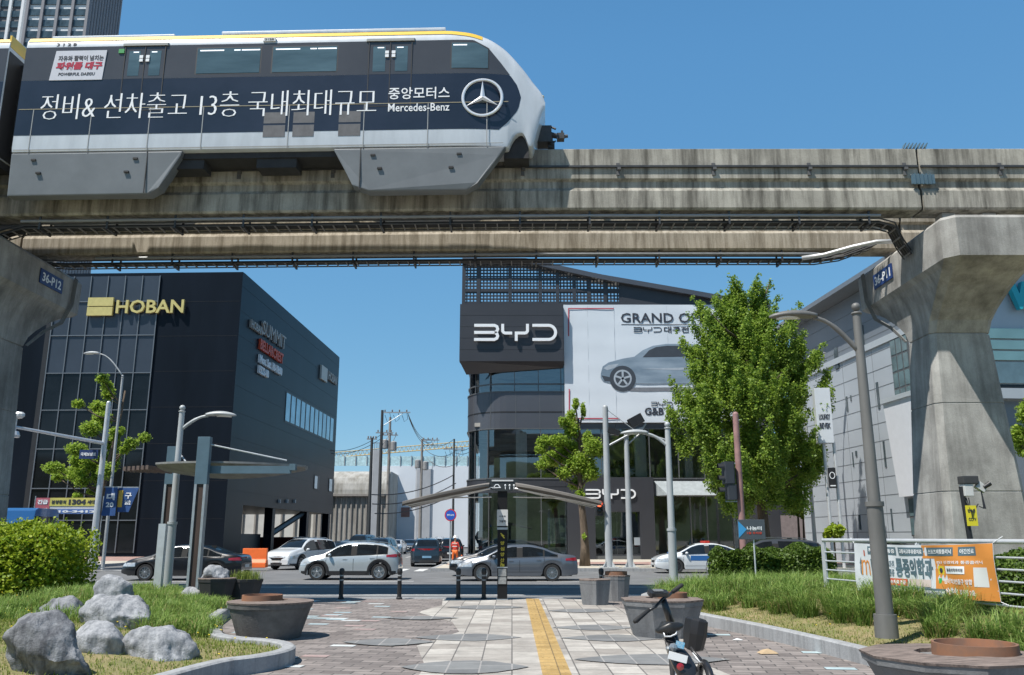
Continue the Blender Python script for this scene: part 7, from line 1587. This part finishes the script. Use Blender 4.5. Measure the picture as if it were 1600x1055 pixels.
g = MB(); g.M = M_(1052, 1012, 7.92); g.ball((0, 0, 0), .04, 8, (1, .6, 1)); g.ball((-.04, 0, -.02), .025, 8); g.build('lock_body', mat('lock_gray', (.35, .37, .38), .3, .6, var=.2), t)
# side basket
c = BP(1086, 990, 8.35)
g = MB(); g.M = Matrix.Translation(c) @ Matrix.Rotation(R(10), 4, 'Y') @ Matrix.Rotation(R(10), 4, 'Z'); rr = [MB.chrect(-w_, w_, -d_, d_, .05, z) for w_, d_, z in ((.05, .08, -.15), (.075, .11, -.13), (.085, .13, .0), (.08, .13, .12), (.06, .11, .14))]; g.rings(rr, caps=False); g.add(rr[0], [tuple(range(8))]); 
g.add(rr[-1], [tuple(range(8))])
g.build('basket', black_plastic, t)
def wheel(c, rad, ax, nm='wheel'):
    M = Matrix.Translation(c) @ Matrix.Rotation(ax, 4, 'Z') @ Matrix.Rotation(R(-6), 4, 'Y')
    g = MB(); g.M = M; n = 32; rs = [[(-.022+.044*0+.024*math.cos(b), (rad+.024*math.sin(b))*math.cos(a), (rad+.024*math.sin(b))*math.sin(a)) for b in [2*PI*j/8 for j in range(8)]] for a in [2*PI*i/n for i in range(n+1)]]; g.rings(rs, caps=False); w3 = g.build(nm, rubber, t, smooth=True)
    g = MB(); g.M = M; g.cyl((-.05, 0, 0), (.03, 0, 0), .05, .05, 12)
    for i in range(12): a = 2*PI*i/12; g.tube([(-.02, 0, 0), (-.02, rad*math.cos(a), rad*math.sin(a))], .003, 4)
    g.build('rim', steel, w3)
rw = BP(1100, 1088, 7.95); rw = Vector((rw.x, 7.95, .285)); wheel(rw, .26, R(-14)); wheel(fw, .26, R(-14))
g = MB(); pts = [rw+Vector((.02+.07*math.cos(a)*0, .31*math.cos(a), .31*math.sin(a))) for a in [R(d) for d in range(30, 215, 15)]]; g.tube(pts, [.034]*len(pts), 8); g.build('rear_fender', bk, t, smooth=True)
g = MB(); g.tube([BP(1078, 1012, 8.1), BP(1094, 1030, 8.05), BP(1108, 1052, 8.0), BP(1116, 1075, 7.97)], .016, 8); g.build('chain_guard', bk, t, smooth=True)
g = MB(); g.tube([BP(1082, 1020, 8.02), BP(1098, 1040, 7.98), BP(1108, 1060, 7.95)], .007, 6); g.build('silver_trim', steel_light, t, smooth=True)
g = MB(); g.tube([bb_, bb_+Vector((-.16, -.05, -.30))], .010, 6); g.build('kickstand', steel, t)

# ================================================================ ROAD WORKER
def person(loc, rz):
    t = thing('person', 'person in red top and orange trousers standing at the street corner', 'person', loc, rz)
    J = {'pel': (0, 0, .95), 'ch': (0, 0, 1.30), 'nk': (0, 0, 1.50), 'hd': (0, .01, 1.62), 'ht': (0, .01, 1.74), 'sl': (.17, 0, 1.42), 'sr': (-.17, 0, 1.42), 'el': (.26, .02, 1.14), 'er': (-.26, .0, 1.14), 'wl': (.24, .14, .92), 'wr_': (-.27, .12, .90), 'hl': (.10, 0, .90), 'hr': (-.10, 0, .90), 'kl': (.12, .02, .50), 'kr': (-.13, -.02, .50), 'al': (.13, 0, .09), 'ar': (-.15, -.04, .09), 'fl': (.14, .16, .04), 'fr': (-.17, .12, .04)}
    rad = {'pel': .13, 'ch': .145, 'nk': .06, 'hd': .085, 'ht': .075, 'sl': .06, 'sr': .06, 'el': .045, 'er': .045, 'wl': .032, 'wr_': .032, 'hl': .09, 'hr': .09, 'kl': .06, 'kr': .06, 'al': .045, 'ar': .045, 'fl': .035, 'fr': .035}
    E = [('pel', 'ch'), ('ch', 'nk'), ('nk', 'hd'), ('hd', 'ht'), ('ch', 'sl'), ('ch', 'sr'), ('sl', 'el'), ('sr', 'er'), ('el', 'wl'), ('er', 'wr_'), ('pel', 'hl'), ('pel', 'hr'), ('hl', 'kl'), ('hr', 'kr'), ('kl', 'al'), ('kr', 'ar'), ('al', 'fl'), ('ar', 'fr')]
    def grow(nm, keys, edges, k, m, root, par):
        me = bpy.data.meshes.new(nm); idx = {q: i for i, q in enumerate(keys)}; me.from_pydata([J[q] for q in keys], [(idx[a], idx[b]) for a, b in edges], [])
        o = bpy.data.objects.new(nm, me); COL.objects.link(o); o.parent = par; md = o.modifiers.new('skin', 'SKIN'); 
        for q, i in idx.items(): me.skin_vertices[0].data[i].radius = (rad[q]*k, rad[q]*k*.8)
        me.skin_vertices[0].data[idx[root]].use_root = True; o.modifiers.new('sub', 'SUBSURF').levels = 1; me.materials.append(m); return o
    sk = mat('skin', (.42, .25, .17), .6, var=.05); body = grow('body', list(J), E, 1.0, sk, 'pel', t)
    grow('jacket', ['pel', 'ch', 'sl', 'sr', 'el', 'er'], [('pel', 'ch'), ('ch', 'sl'), ('ch', 'sr'), ('sl', 'el'), ('sr', 'er')], 1.22, mat('vest_red', (.60, .05, .03), .7, var=.1), 'pel', t)
    grow('trousers', ['pel', 'hl', 'hr', 'kl', 'kr', 'al', 'ar'], [('pel', 'hl'), ('pel', 'hr'), ('hl', 'kl'), ('hr', 'kr'), ('kl', 'al'), ('kr', 'ar')], 1.2, mat('trousers_orange', (.80, .17, .03), .7, var=.1), 'pel', t)
    g = MB(); g.lathe([(.15, 1.70), (.13, 1.715), (.11, 1.78), (.06, 1.84), (0, 1.85)], (0, .01, 0), 16, caps=False); g.build('helmet', mat('helmet_white', (.7, .7, .7), .3), t, smooth=True)
    g = MB(); g.box(-.15, .15, .11, .125, 1.18, 1.22); g.box(-.15, .15, .11, .125, 1.34, 1.37); g.build('reflective_strip', plate_w, t); return t
person((P(711, 860, 52).x, 52, RZ), R(170))
cn = thing('traffic_cone', 'x', 'traffic cone', (0, 0, RZ), 0, 'orange traffic cones in the side street'); g = MB(); g.lathe([(.14, .03), (.03, .70), (.0, .70)], n=14, caps=False); g.build('cone', orange_m, cn, smooth=True); g = MB(); g.box(-.19, .19, -.19, .19, 0, .03); g.build('base', orange_m, cn); g = MB(); g.lathe([(.105, .25), (.082, .40)], n=14, caps=False); g.build('reflective_band', white_m, cn)
cn.location = (P(646, 845, 72).x, 72, RZ); cn['label'] = 'orange traffic cone left of the navy hatchback roof'
c2 = copy_tree(cn); c2.location = (P(722, 868, 53).x, 52.6, RZ); c2['label'] = 'orange traffic cone at the feet of the orange clad person'
